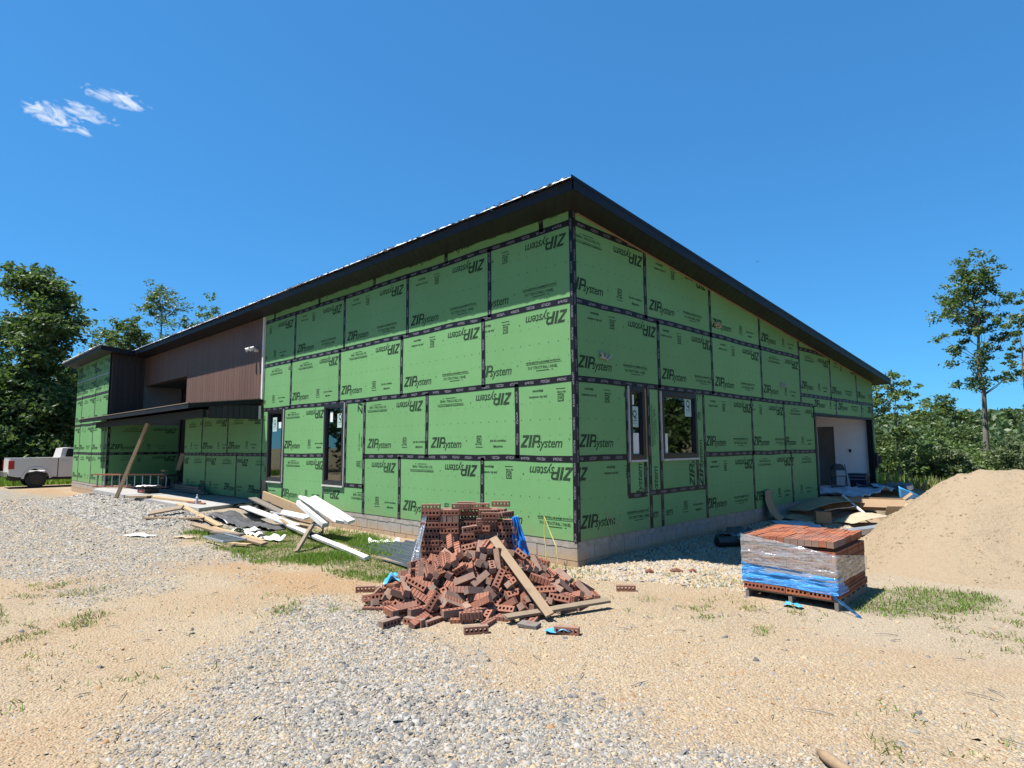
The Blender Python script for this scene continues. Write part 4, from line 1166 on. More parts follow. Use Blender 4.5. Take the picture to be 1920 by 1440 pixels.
def brick_mesh(name, mats):
    bm = bmesh.new()
    out = [(-BL / 2, -BD / 2)]
    n = 6
    for k in range(n):                      # grooves along the back face
        c = -BL / 2 + BL * (k + 0.5) / n
        out += [(c - 0.007, -BD / 2), (c - 0.004, -BD / 2 + 0.006), (c + 0.004, -BD / 2 + 0.006), (c + 0.007, -BD / 2)]
    out += [(BL / 2, -BD / 2), (BL / 2, BD / 2), (-BL / 2, BD / 2)]
    holes = []
    for k in range(5):
        c = -BL / 2 + BL * (k + 0.5) / 5 * 0.94 + BL * 0.03
        holes.append([(c - 0.0130, -0.014), (c + 0.0130, -0.014), (c + 0.0130, 0.016), (c - 0.0130, 0.016)])
    for z in (-BH / 2, BH / 2):
        edges = []
        for loop in [out] + holes:
            vs_ = [bm.verts.new((p[0], p[1], z)) for p in loop]
            for i in range(len(vs_)): edges.append(bm.edges.new((vs_[i], vs_[(i + 1) % len(vs_)])))
        bmesh.ops.triangle_fill(bm, use_beauty=True, use_dissolve=False, edges=edges, normal=(0, 0, 1 if z > 0 else -1))
    bm.verts.ensure_lookup_table()
    half = len(bm.verts) // 2
    off = 0
    for loop in [out] + holes:
        m_ = len(loop)
        for i in range(m_):
            a, b = off + i, off + (i + 1) % m_
            f = bm.faces.new((bm.verts[a], bm.verts[b], bm.verts[half + b], bm.verts[half + a]))
            if loop is out and i >= m_ - 3: f.material_index = 1
        off += m_
    bmesh.ops.recalc_face_normals(bm, faces=bm.faces)
    me = bpy.data.meshes.new(name); bm.to_mesh(me); bm.free()
    for m_ in mats: me.materials.append(MATS[m_])
    return me


BRICK = brick_mesh('brick', ['brick_clay', 'brick_face'])
BRICK_O = brick_mesh('brick', ['brick_orange', 'brick_orange'])

# the heap lies in front of a part-used stack; its frame: x to the camera's right, y away
HO = Vector((-0.03, -2.12, -0.40)); HA = math.atan2(0.701, 0.713)
HM = Matrix.Translation(HO) @ Matrix.Rotation(HA, 4, 'Z')
HEAP = [(817,-1063,36,231,-232,669,-667),(-899,73,36,578,-578,-407,407),(156,-910,79,27,-72,946,-316),(-150,-1071,36,15,15,706,708),(1244,141,36,169,169,687,686),(1096,-514,36,564,565,426,426),(-471,-1193,35,475,0,0,880),(1039,-303,75,487,486,354,633),(-500,-902,36,695,695,-132,-132),(946,-699,39,271,-249,629,-684),(396,-1148,36,118,118,697,697),(-111,-995,36,707,-706,19,-19),(-1088,-146,36,623,623,334,334),(-789,-1113,35,460,0,0,888),(611,-706,156,34,-153,590,-792),(-945,-678,35,0,-809,588,0),(-1062,-832,35,7,0,0,-1000),(1290,-260,35,509,0,1,-861),(125,-1056,35,979,0,0,-206),(759,-1239,35,457,0,0,-890),(77,-1192,36,142,142,692,693),(-803,-241,114,829,289,-306,-368),(1215,-248,36,608,609,360,360),(-381,-1163,36,399,399,584,584),(-664,-863,108,682,-635,251,-262),(-972,74,36,407,407,-578,-578),(-766,-847,35,860,-1,0,511),(1222,236,75,183,262,931,177),(233,-729,246,570,186,331,-729),(-854,-291,36,304,304,638,639),(888,-744,132,816,-229,-44,-530),(984,-881,35,453,0,0,892),(-1069,-531,36,412,411,575,575),(1282,-529,35,993,0,0,-116),(794,-1375,36,425,-425,565,-565),(-491,-575,204,778,533,-223,-247),(-721,-565,86,7,328,-626,-707),(-1149,202,35,405,0,0,914),(-645,-726,41,937,-93,33,-334),(-344,-763,126,235,877,-318,-275),(167,-1153,36,691,693,-145,-145),(1268,-595,103,404,6,-32,914),(1210,354,117,275,-652,-274,-652),(796,-777,35,886,0,0,-464),(1035,-56,124,443,486,383,649),(1421,256,35,942,0,0,337),(-797,-28,159,629,-47,333,-701),(576,-893,57,672,271,218,654),(411,-585,353,91,-130,-89,-983),(472,-1250,36,701,701,-91,-91),(1151,-127,35,2,-508,861,-2),(-940,-133,74,890,-335,-96,293),(-430,-1394,70,844,245,17,476),(281,-1020,49,288,945,-151,-46),(1468,-59,36,556,-556,436,-436),(-1082,-707,76,644,494,-506,-291),(-81,-1232,36,705,705,-59,-59),(950,-553,36,664,664,242,242),(-732,-1070,36,325,325,628,628),(879,-988,108,290,-291,646,-643),(-942,-453,73,705,682,189,-47),(-242,-652,280,861,-8,273,-430),(1115,-792,36,420,-420,569,-569),(-293,-1332,36,630,-630,-321,321),(584,-1105,36,176,-176,-685,685),(417,-940,157,850,-275,-439,94),(-402,-861,35,0,-984,176,0),(928,-1065,36,667,669,232,232),(-784,-1176,106,616,641,-330,-318),(-823,-518,83,873,311,92,363),(315,-1224,83,265,511,-481,-661),(26,-1324,35,1000,0,0,10),(709,-959,109,155,816,-433,351),(-883,322,74,175,143,974,-26),(-131,-836,136,481,-865,143,-14),(1432,-446,36,623,-623,334,-334),(1037,-806,88,775,-104,214,585),(-1181,-81,77,285,-575,-554,530),(1281,297,117,675,211,675,-212),(1113,-1,36,580,579,405,405),(403,-890,36,75,-75,702,-704),(-792,-912,106,90,-92,-701,701),(1032,-524,109,359,364,606,610),(-85,-1129,145,930,116,264,229),(1246,-799,36,664,665,242,242),(-1047,83,85,123,488,-777,-379),(-684,-1033,98,124,-258,-822,-492),(-91,-892,71,137,4,-484,864),(1199,-633,75,684,-578,408,-177),(-1122,-619,116,965,-180,-53,185),(1181,-421,118,376,238,-489,-751),(717,-1063,96,402,-401,244,-786),(853,-480,151,458,44,-223,-860),(738,-859,36,278,278,650,650),(-464,-826,127,234,-564,554,-565),(463,-863,134,78,-73,802,588),(1273,43,80,820,444,-31,-360),(1292,494,36,337,-337,621,-621),(125,-1336,106,702,703,79,79),(-839,-713,163,78,-471,642,-600),(-645,-608,167,972,-202,105,51),(1370,-272,100,598,-704,61,378),(-796,-768,147,101,-442,669,-589),(-770,215,142,435,303,-234,-815),(-968,-333,82,367,885,-283,50),(-50,-798,186,274,956,-93,-58),(603,-554,283,137,-457,878,-31),(-312,-1108,35,0,816,-578,0),(-368,-894,132,736,-239,442,-455),(1168,-215,101,755,414,244,446),(186,-660,321,276,741,275,546),(-718,-895,214,28,160,-34,986),(117,-872,134,313,948,6,49),(-211,-1059,108,546,546,-449,-449),(576,-855,247,665,-497,35,557),(1104,351,35,0,469,-883,0),(695,-914,164,902,-242,-298,-199),(-574,-1019,105,12,-296,-200,-934),(719,-514,308,744,504,369,235),(-667,-362,196,275,493,665,489),(-867,-720,97,100,290,-639,705),(1391,-766,35,0,860,510,0),(166,-1225,108,170,-170,687,-686),(-532,-468,257,905,-164,32,-392),(-1084,373,35,0,864,503,0),(1018,-269,157,396,332,454,726),(516,-1014,122,946,-130,-256,-147),(337,-761,312,557,-154,44,-815),(826,-579,101,200,299,-795,-489),(-737,-97,204,404,-473,745,-241),(-1123,-525,106,61,-916,-151,-366),(1356,-456,84,299,276,830,382),(1323,-77,89,284,911,-257,-151),(-371,-575,291,19,845,-459,-272),(-514,-994,143,209,205,-516,805),(-296,-987,156,674,-231,-425,558),(-78,-1229,108,689,-689,-160,160),(235,-1140,180,198,927,-259,186),(855,-337,223,699,596,356,172),(172,-1006,140,847,425,18,-318),(1187,43,145,337,923,-175,64),(-584,-671,89,239,-103,-518,815),(665,-646,206,732,562,343,179),(1026,210,89,402,-752,520,-37),(-570,-676,189,332,924,32,-189),(-113,-1054,168,332,-97,-399,-849),(320,-1400,35,544,0,0,-839),(615,-917,217,879,385,52,276),(-1196,-373,35,920,0,0,391),(1111,-716,130,8,-37,-514,857),(69,-1096,117,645,-467,348,-496),(297,-925,157,320,-673,615,-256),(720,-559,250,100,454,-870,165),(-14,-678,298,597,199,-324,706),(873,-623,156,180,931,281,-146),(305,-848,244,343,658,632,223),(-626,-1122,134,129,-141,901,-390),(496,-1121,101,223,78,374,897),(-550,-748,217,127,31,-947,293),(-897,-511,125,193,-329,825,-417),(1482,-390,36,327,-327,-627,627),(784,-855,124,788,-394,114,-460),(800,-404,346,346,-835,324,-280),(1111,305,119,745,-438,249,-438),(55,-669,317,706,323,199,-597),(364,-864,206,611,223,-320,-689),(1008,-435,200,98,-401,908,67),(-318,-806,217,574,47,-515,-635),(-403,-912,214,271,845,-442,-129),(-675,-734,160,71,962,-112,-237),(730,-743,186,154,-344,-227,-898),(199,-1053,205,16,-126,-407,905),(536,-790,258,334,90,865,-363),(-638,-234,270,439,71,370,816),(854,-230,272,907,-207,131,342),(1207,-925,35,0,342,-940,0),(-575,-134,350,722,-578,-194,-328),(1008,-88,185,723,-454,367,-371),(-473,-1141,106,334,9,0,-943),(935,98,196,873,63,378,301),(1226,-70,154,399,-893,11,-209),(169,-63,775,0,119,993,0),(747,-662,278,404,-171,-152,-885),(207,-795,286,649,310,-236,654),(-183,-896,175,744,435,191,-469),(-130,-667,293,225,413,320,823),(431,-753,268,569,200,-310,-735),(935,-580,216,363,172,105,910),(-542,-616,238,923,-211,-20,-322),(911,-281,286,180,325,-915,154),(918,-386,236,814,402,415,61),(-489,-978,212,919,-253,252,-168),(-93,-969,196,847,453,256,107),(555,-720,325,820,-453,-153,315),(-821,-569,143,875,305,105,361),(-870,-272,143,344,-342,-426,764),(-104,-834,253,470,-840,262,73),(348,-698,377,178,75,98,976),(-352,-656,340,75,730,-627,-262),(854,-123,274,745,-510,61,427),(446,-552,412,944,-74,147,288),(-629,-825,183,695,715,-58,-51),(634,-524,390,902,-188,-83,-380),(-463,-190,456,226,646,544,485),(732,-428,373,400,-788,385,-265),(767,-108,360,899,149,353,214),(-34,-791,296,939,-263,177,-132),(-669,-933,269,802,-61,152,-575),(-32,-930,253,54,-38,-468,881),(893,147,229,873,64,378,301),(986,-399,282,280,504,-750,-324),(-711,-520,300,616,-235,-159,-735),(1081,61,208,839,132,-74,-522),(-602,-419,331,275,-117,-101,-949),(367,-464,462,328,866,275,258),(-279,-663,381,469,260,-412,-736),(1016,10,278,61,699,-703,-119),(583,-673,408,7,982,-188,-19),(-224,-463,440,836,-302,320,-327),(-728,-391,306,1,-292,906,-308),(196,-848,343,883,-256,-327,219),(-988,-181,167,476,-435,716,-267),(-142,-690,392,782,270,88,555),(1120,-188,220,114,633,704,303),(-997,-71,123,288,944,149,55),(561,-432,431,919,-199,111,322),(1087,-590,210,322,77,-347,877),(369,-356,558,349,887,245,179),(123,-712,359,154,712,524,441),(-923,126,122,507,207,-316,-775),(1120,-417,175,720,-504,-200,432),(1223,-226,198,776,-257,191,-544),(-5,-698,403,682,445,35,-579),(611,-491,452,67,334,-920,194),(-769,-140,282,535,687,-450,198),(-515,-305,358,16,-456,-872,180),(66,-662,450,453,492,392,632),(1637,-283,35,675,0,0,738),(236,-629,462,656,38,149,739),(163,-650,483,651,109,200,724),(-717,-600,266,239,-562,429,-666),(138,-1007,265,6,398,-893,207),(1262,-123,234,862,-248,311,-314),(424,-556,516,922,179,57,-339),(236,-561,524,507,537,572,357),(-875,-564,221,864,-9,-94,-494),(1125,244,193,782,-524,77,-329),(1473,-209,98,788,548,138,-245),(-743,-252,284,209,-290,260,897),(166,-403,574,671,311,-219,636),(330,-700,468,113,-627,-751,-173),(-640,-317,422,418,59,-58,-905),(339,-482,617,48,-802,-585,-112),(721,-342,436,109,-207,-335,-913),(1494,-295,112,779,484,171,-360),(1157,122,186,299,210,891,270),(-885,-127,242,354,-551,699,-286),(567,-290,496,137,-303,712,-618),(-103,-382,562,221,736,-366,-525),(-217,-222,631,382,-657,650,8),(764,-260,387,148,-73,-341,-926),(-886,-364,193,832,-308,-123,-445),(993,633,35,0,-310,-951,0),(827,-15,387,225,158,256,927),(1535,-38,92,138,-268,-26,-953),(-220,-376,513,802,375,-48,-462),(18,-872,349,8,181,-296,-938),(803,-183,425,171,897,348,-212),(-339,-502,456,192,572,596,530),(979,-230,326,702,-27,225,675),(-490,-789,282,25,-88,-363,-927),(-43,-562,505,470,791,-383,81),(720,-400,496,336,882,29,-328),(-386,-370,428,772,15,303,-558),(1098,-241,274,292,-754,572,-138),(-523,-426,387,567,569,-162,-573),(-11,-771,464,932,216,-276,-96),(416,-655,520,632,180,-567,496),(870,29,343,140,-220,-930,260),(-266,-544,490,559,-176,-547,597),(242,-424,623,782,30,-121,611),(-573,-666,295,876,370,-221,-216),(93,-536,555,61,874,-482,10),(-217,-665,516,210,602,578,509),(1482,103,36,149,149,691,691),(417,-882,354,313,485,-194,-793),(-341,-1105,185,27,-556,630,542),(-574,-500,365,432,590,-36,-681),(903,-338,399,578,7,-509,638),(-439,-606,384,235,-578,-776,87),(1050,32,345,690,-674,255,-66),(-539,-906,308,488,-835,235,99),(919,-624,297,110,149,-5,983),(566,-488,534,356,-612,431,-560),(1224,-473,181,248,327,-843,348),(-772,-362,235,496,-449,-720,-185),(-122,-662,516,704,232,-84,-666),(1139,-794,138,840,531,26,-108),(980,-742,217,29,-19,224,974),(-61,-663,561,265,705,-542,-373)]
extra = MB()


def brick_into(mb, mat_, me=BRICK):
    vs_ = [mat_ @ v.co for v in me.vertices]
    mb.add(vs_, [tuple(p.vertices) for p in me.polygons])


def half_brick(seed):
    me = BRICK.copy(); bm = bmesh.new(); bm.from_mesh(me); r4 = random.Random(seed)
    for cx_, nrm in ((0.02 + 0.02 * r4.random(), (1, 0.25 * r4.uniform(-1, 1), 0.4 * r4.uniform(-1, 1))), (0.05, (0.8, 0.6 * r4.choice([-1, 1]), 0.3))):
        res_ = bmesh.ops.bisect_plane(bm, geom=bm.verts[:] + bm.edges[:] + bm.faces[:], plane_co=(cx_, 0, 0), plane_no=nrm, clear_outer=True)
        ed = [e for e in res_['geom_cut'] if isinstance(e, bmesh.types.BMEdge)]
        bmesh.ops.triangle_fill(bm, use_beauty=True, edges=ed)
    bm.to_mesh(me); bm.free(); return me
HALF = [half_brick(k) for k in range(3)]
rb = random.Random(4)
nb = 0
for h_ in HEAP:
    p = Vector(h_[:3]) / 1000; p.x = 0.05 + (p.x - 0.05) * 0.93; p.z = max(p.z, 0.035) if p.z < 0.15 else 0.15 + (p.z - 0.15) * 1.06; q = Quaternion([v / 1000 for v in h_[3:]]); q.normalize()
    m_ = HM @ Matrix.Translation(p) @ q.to_matrix().to_4x4() @ Matrix.Rotation(rb.choice([0, PI / 2, PI, -PI / 2]), 4, 'X') @ Matrix.Diagonal((1, 1, 1, 1))
    hidden = p.y > 0.30 and abs(p.x) < 0.9
    if hidden: brick_into(extra, m_); continue
    o = bpy.data.objects.new('brick', HALF[nb % 3] if rb.random() < 0.13 else BRICK); COL.objects.link(o); o.matrix_world = m_
    tag(o, 'loose reddish brown five-hole brick tumbled in the heap before the house corner', 'brick', 'loose bricks in the tumbled heap'); nb += 1
# a few strays that rolled clear
for px_, py_, rz, lab in ((1.95, -2.62, 0.5, 'red brick lying alone in front of the heap beside a blue scrap'), (1.28, -3.18, 1.0, 'red brick out in front of the heap, nearest the camera'), (0.62, -3.42, 0.25, 'brick lying on its grooved side left of the heap front'),
                      (0.48, -3.62, 1.7, 'brick touching another in an L at the heap front left'), (-0.95, -3.0, 0.9, 'single brick at the far left foot of the heap'), (1.35, -0.75, 0.7, 'single brick at the far right foot of the heap')):
    o = bpy.data.objects.new('brick', BRICK); COL.objects.link(o)
    o.matrix_world = Matrix.Translation((px_, py_, g1(px_, py_) + 0.036)) @ Matrix.Rotation(rz, 4, 'Z') @ Matrix.Rotation(PI / 2, 4, 'X'); tag(o, lab, 'brick', 'stray bricks round the heap')
# inside of the heap, unseen rest
for k in range(190):
    a = rb.uniform(0, 2 * PI); rr = rb.random() ** 0.5
    x_, y_ = 0.1 + 0.92 * rr * math.cos(a), 0.88 * rr * math.sin(a)
    zt = 0.74 * (1 - math.hypot((x_ - 0.1) / 1.0, y_ / 0.95)) / 0.78
    zt = min(zt, 0.74) - 0.05
    if zt < 0.03: continue
    z_ = zt - rb.random() * 0.14
    if z_ < 0.03: z_ = 0.035
    brick_into(extra, HM @ Matrix.Translation((x_, y_, z_)) @ Matrix.Rotation(rb.uniform(0, 6.3), 4, 'Z') @ Matrix.Rotation(rb.uniform(-1.2, 1.2), 4, 'X') @ Matrix.Rotation(rb.uniform(-.6, .6), 4, 'Y'))
# lower courses of the standing stack, behind the heap
TOPROW = 14
def stack_m(x, y, z, rz=0.0, face=True, tilt=0.0):
    return HM @ Matrix.Translation((x, y, z)) @ Matrix.Rotation(rz, 4, 'Z') @ Matrix.Rotation(tilt, 4, 'Y') @ (Matrix.Rotation(PI / 2, 4, 'X') if face else Matrix.Identity(4))


for r in range(TOPROW):
    z_ = 0.036 + r * 0.0735
    for c in range(5):
        x_ = -0.475 + c * 0.2385
        for lay in range(4):
            y_ = 0.04 + lay * 0.076 + rb.uniform(-0.004, 0.004)
            if c in (2,) and r > 11 and lay < 2: continue
            if c == 4 and r > 11 or c == 2 and r > 10 and lay < 1: continue
            vis = r >= 7 and lay == 0 or (r >= TOPROW - 2)
            m_ = stack_m(x_ + rb.uniform(-.012, .012), y_ + rb.uniform(-0.022, 0.012), z_, rb.uniform(-.07, .07))
            if r in (5, 9, 12) and c in (1, 3):        # header course shows its ends
                if lay == 0:
                    for q_ in range(3):
                        m2 = HM @ Matrix.Translation((x_ - 0.078 + q_ * 0.078, 0.118 + rb.uniform(-.01, .01), z_)) @ Matrix.Rotation(PI / 2, 4, 'Z') @ Matrix.Rotation(PI / 2, 4, 'X')
                        if r >= 7:
                            o = bpy.data.objects.new('brick', BRICK); COL.objects.link(o); o.matrix_world = m2
                            tag(o, 'brown brick still laid in the standing stack behind the heap', 'brick', 'bricks still in the standing stack')
                        else: brick_into(extra, m2)
                continue
            if vis:
                o = bpy.data.objects.new('brick', BRICK); COL.objects.link(o); o.matrix_world = m_
                tag(o, 'brown brick still laid in the standing stack behind the heap', 'brick', 'bricks still in the standing stack'); nb += 1
            else: brick_into(extra, m_)
for kk_, (x_, y_, z_, rz, tl) in enumerate(((-0.10, 0.10, 1.135, 0.02, 0.0), (0.14, 0.10, 1.138, -0.05, 0.0), (0.36, 0.14, 1.07, -0.5, 0.0), (-0.47, 0.03, 1.137, 0.04, 0.0), (-0.05, 0.30, 1.14, 0.0, 0.0), (0.22, -0.06, 0.96, 0.10, 0.08), (0.05, -0.10, 0.88, 0.25, -0.1), (0.28, -0.07, 1.035, 0.06, 0.02), (0.47, 0.06, 1.035, 0.9, 0.0), (0.40, 0.30, 1.145, -0.1, 0.0))):
    o = bpy.data.objects.new('brick', BRICK); COL.objects.link(o); o.matrix_world = stack_m(x_, y_, z_ - 0.0735, rz, True, tl)
    tag(o, ('brick in the middle of the top row on the standing stack', 'brick right of the middle in the top row of the stack', 'brick turned at an angle near the right end of the stack top', 'brick at the left end of the top row on the stack', 'brick in the second row back on the stack top', 'brick pushed forward out of the stack face, second from its top', 'lowest brick pushed forward out of the stack face, slightly tilted', 'topmost of the bricks pushed forward out of the stack face', 'brick turned end on at the right corner of the stack top', 'brick in the back row at the right of the stack top')[kk_], 'brick', 'bricks lying askew on the stack top')
ex = extra.build('brick_heap_core', 'brick_clay', fixn=False)
tag(ex, 'mass of bricks buried inside the heap and the stack', 'bricks', kind='stuff')

# ------------------------------------------------------------------ simple shapes for debris
def board(name, label, p0, p1, w, h, mat, group=None, cat='board', roll=0.0, wear=True):
    p0, p1 = Vector(p0), Vector(p1); d = p1 - p0; L_ = d.length
    me = MB()
    n = 6; jr = random.Random(hash(label) & 0xffff)
    vs_ = []
    for i in range(n + 1):
        k = i / n
        bx_ = 0.004 * math.sin(k * PI) * jr.uniform(-1, 1)
        for a, b in ((-1, -1), (1, -1), (1, 1), (-1, 1)):
            vs_.append((L_ * (k - 0.5) + (jr.uniform(-.008, .008) if i in (0, n) and wear else 0), w / 2 * a, h / 2 * b + bx_))
    fs = [(0, 1, 2, 3), tuple(4 * n + q for q in (3, 2, 1, 0))]
    for i in range(n):
        for a in range(4): fs.append((4 * i + a, 4 * i + 4 + a, 4 * i + 4 + (a + 1) % 4, 4 * i + (a + 1) % 4))
    me.add(vs_, fs)
    o = link(name, me.mesh(name, mat))
    q = d.to_track_quat('X', 'Z')
    o.matrix_world = Matrix.Translation((p0 + p1) / 2) @ q.to_matrix().to_4x4() @ Matrix.Rotation(roll, 4, 'X')
    tag(o, label, cat, group)
    return o


def sheet(name, label, cat, fn, nu, nv, mat, group=None, thick=0.004, smooth=True):
    mb = MB(); mb.grid(fn, nu, nv)
    o = link(name, mb.mesh(name, mat, smooth, fixn=False))
    md = o.modifiers.new('solid', 'SOLIDIFY'); md.thickness = thick; md.offset = 0
    return tag(o, label, cat, group)


def crumple(x0, y0, x1, y1, base, amp, freq, seed, rot=0.0):
    cx_, cy_ = (x0 + x1) / 2, (y0 + y1) / 2
    def fn(u, v):
        x = (u - 0.5) * (x1 - x0) * (1 + 0.12 * nz(v * 3, seed)); y = (v - 0.5) * (y1 - y0) * (1 + 0.12 * nz(u * 3, seed + 5))
        X = cx_ + x * math.cos(rot) - y * math.sin(rot); Y = cy_ + x * math.sin(rot) + y * math.cos(rot)
        r_ = abs(nz(X * freq, Y * freq, seed)) + 0.5 * abs(nz(X * freq * 2.3, Y * freq * 2.3, seed + 3))
        return (X, Y, base(X, Y) + 0.015 + amp * r_)
    return fn


# planks on and before the heap
board('plank', 'weathered plank leaning down the front of the brick heap', (0.50, -2.20, 0.34), (1.56, -2.42, -0.30), 0.092, 0.030, 'wood_tan', roll=0.5)
board('plank', 'weathered plank lying flat across the foot of the brick heap', (1.28, -2.78, -0.30), (1.66, -1.55, -0.29), 0.095, 0.026, 'wood_weathered', roll=0.15)
board('wood_offcut', 'short grey board end on the ground before the heap', (1.42, -2.72, -0.345), (1.62, -2.66, -0.345), 0.11, 0.03, 'wood_grey', roll=0.1)
# plastic around the stack
def wrapfn(pts0, pts1, amp, seed):
    p0a, p0b = Vector(pts0[0]), Vector(pts0[1]); p1a, p1b = Vector(pts1[0]), Vector(pts1[1])
    def fn(u, v):
        a = p0a.lerp(p0b, u); b = p1a.lerp(p1b, u); p = a.lerp(b, v)
        return p + Vector((1, -1, 0.4)) * amp * (nz(u * 6, v * 3, seed) + 0.6 * nz(u * 15, v * 4, seed + 2))
    return fn
t = NT('clear_wrap')
t.n.remove(t.b)
co = t.coord(); nn_ = t.noise(t.mapped(co, (3, 3, 22)), 3, 5, 0.6, 0.5)
gl = t.node('ShaderNodeBsdfGlossy'); gl.inputs['Roughness'].default_value = 0.14; gl.inputs['Color'].default_value = (0.95, 0.95, 0.93, 1)
df = t.node('ShaderNodeBsdfDiffuse'); df.inputs['Color'].default_value = (0.62, 0.60, 0.56, 1)
tr = t.node('ShaderNodeBsdfTransparent'); tr.inputs['Color'].default_value = (0.90, 0.88, 0.85, 1)
bp = t.node('ShaderNodeBump'); bp.inputs['Strength'].default_value = 0.5; bp.inputs['Distance'].default_value = 0.02; t.link(nn_, bp.inputs['Height'])
t.link(bp.outputs[0], gl.inputs['Normal']); t.link(bp.outputs[0], df.inputs['Normal'])
m1 = t.node('ShaderNodeMixShader'); m1.inputs[0].default_value = 0.55; t.link(df.outputs[0], m1.inputs[1]); t.link(gl.outputs[0], m1.inputs[2])
m2 = t.node('ShaderNodeMixShader'); t.link(t.ramp(nn_, [(0.35, (0.22, 0.22, 0.22)), (0.65, (0.72, 0.72, 0.72))]), m2.inputs[0]); t.link(tr.outputs[0], m2.inputs[1]); t.link(m1.outputs[0], m2.inputs[2]); t.link(m2.outputs[0], t.out.inputs[0])
t = NT('blue_wrap')
co = t.coord(); nn_ = t.noise(t.mapped(co, (2.5, 2.5, 26)), 3, 6, 0.65, 0.6)
t.color(t.mix(t.ramp(nn_, [(0.35, (0, 0, 0)), (0.7, (1, 1, 1))]), (0.008, 0.15, 0.46), (0.03, 0.33, 0.78)))
t.set(Roughness=0.24); t.b.inputs['Specular IOR Level'].default_value = 0.8; t.bump(nn_, 0.9, 0.03)

sheet('plastic_wrap', 'torn clear plastic wrap hanging at the left side of the brick stack', 'plastic wrap', wrapfn(((-0.44, -2.50, 0.60), (-0.40, -2.47, 0.60)), ((-0.47, -2.70, -0.06), (-0.38, -2.66, -0.12)), 0.014, 7), 10, 24, 'clear_wrap', thick=0.001)
sheet('plastic_wrap', 'crumpled blue plastic wrap at the left foot of the brick stack', 'plastic wrap', crumple(-0.62, -2.98, -0.28, -2.62, lambda x, y: -0.24, 0.26, 4.0, 3, 0.5), 14, 14, 'sky_blue_plastic', thick=0.002)
sheet('plastic_wrap', 'blue plastic wrap hanging down the right side of the brick stack', 'plastic wrap', wrapfn(((0.34, -1.72, 0.53), (0.38, -1.66, 0.55)), ((0.36, -1.74, 0.08), (0.52, -1.58, 0.05)), 0.045, 9), 12, 26, 'blue_plastic', thick=0.002)
sheet('plastic_scrap', 'small torn scrap of light blue plastic before the heap', 'plastic scrap', crumple(1.74, -2.72, 2.0, -2.58, g1, 0.05, 9, 4, 0.7), 10, 6, 'sky_blue_plastic', thick=0.002)
mb = MB(); mb.tube([(-0.40, -0.28, 0.36), (-0.37, -0.32, 0.10), (-0.30, -0.36, -0.14), (-0.26, -0.42, -0.37)], 0.008, 5)
mb.tube([(-0.40, -0.28, 0.36), (-0.22, -0.36, 0.16), (0.0, -0.48, -0.02), (0.08, -0.55, -0.22), (0.02, -0.58, -0.38)], 0.006, 5)
tag(mb.build('cord', 'yellow_cord'), 'thin yellow green cord standing against the house corner', 'cord')

# ------------------------------------------------------------------ wrapped pallet of bricks
pal = thing('brick_pallet', (2.52, 0.02, -0.39), 'square cube of new orange bricks on a pallet in clear and blue wrap', 'brick pallet')
PR = Matrix.Translation((2.52, 0.02, -0.39)) @ Matrix.Rotation(math.radians(2.0), 4, 'Z')


def palpart(name, me, m_):
    o = bpy.data.objects.new(name, me); COL.objects.link(o); o.parent = pal
    o.matrix_local = Matrix.Translation((0, 0, 0)) @ Matrix.Rotation(math.radians(2.0), 4, 'Z') @ m_
    return o


PWX, PWY = 0.98, 1.20
db = MB().box((-0.5, -0.05, -0.011), (0.5, 0.05, 0.011)).mesh('deck_board', 'wood_weathered')
for k in range(6): palpart('deck_board', db, Matrix.Translation((PWX / 2 + 0.03, 0.06 + k * 0.215, 0.103)) @ Matrix.Rotation(rb.uniform(-.01, .01), 4, 'Z'))
st = MB().box((-0.02, -0.62, -0.045), (0.02, 0.62, 0.045)).mesh('stringer', 'wood_grey')
for x_ in (0.03, 0.52, 1.0): palpart('stringer', st, Matrix.Translation((x_, 0.60, 0.046)))
bx0 = MB().box((0.075, 0.08, 0.117), (PWX - 0.03, PWY - 0.06, 0.64)).mesh('inner_bricks', 'brick_orange'); palpart('inner_bricks', bx0, Matrix.Identity(4))
# courses: front shows hole faces, the right side too, the top layer stands with holes up
for r in range(8):
    z_ = 0.152 + r * 0.0722
    if z_ > 0.62: break
    out_ = 0.030 if r == 0 else 0.0
    for c in range(4):
        palpart('brick', BRICK_O, Matrix.Translation((0.128 + c * 0.2415 - out_ * 0.5, 0.038 - out_ + rb.uniform(-.004, .004), z_)) @ Matrix.Rotation(PI / 2, 4, 'X'))
    for c in range(5):
        palpart('brick', BRICK_O, Matrix.Translation((PWX - 0.002 + rb.uniform(-.004, .004) + out_ * 0.5, 0.125 + c * 0.24, z_)) @ Matrix.Rotation(PI / 2, 4, 'Z') @ Matrix.Rotation(PI / 2, 4, 'X'))
for a in range(13):
    for b in range(5):
        palpart('brick', BRICK if (a > 4 and b < 3 and rb.random() < 0.75) or rb.random() < 0.15 else BRICK_O, Matrix.Translation((0.045 + a * 0.0765, 0.125 + b * 0.2395, 0.700 + rb.uniform(-.007, .006))) @ Matrix.Rotation(PI / 2, 4, 'Z') @ Matrix.Rotation(rb.choice([0, PI]), 4, 'Z'))
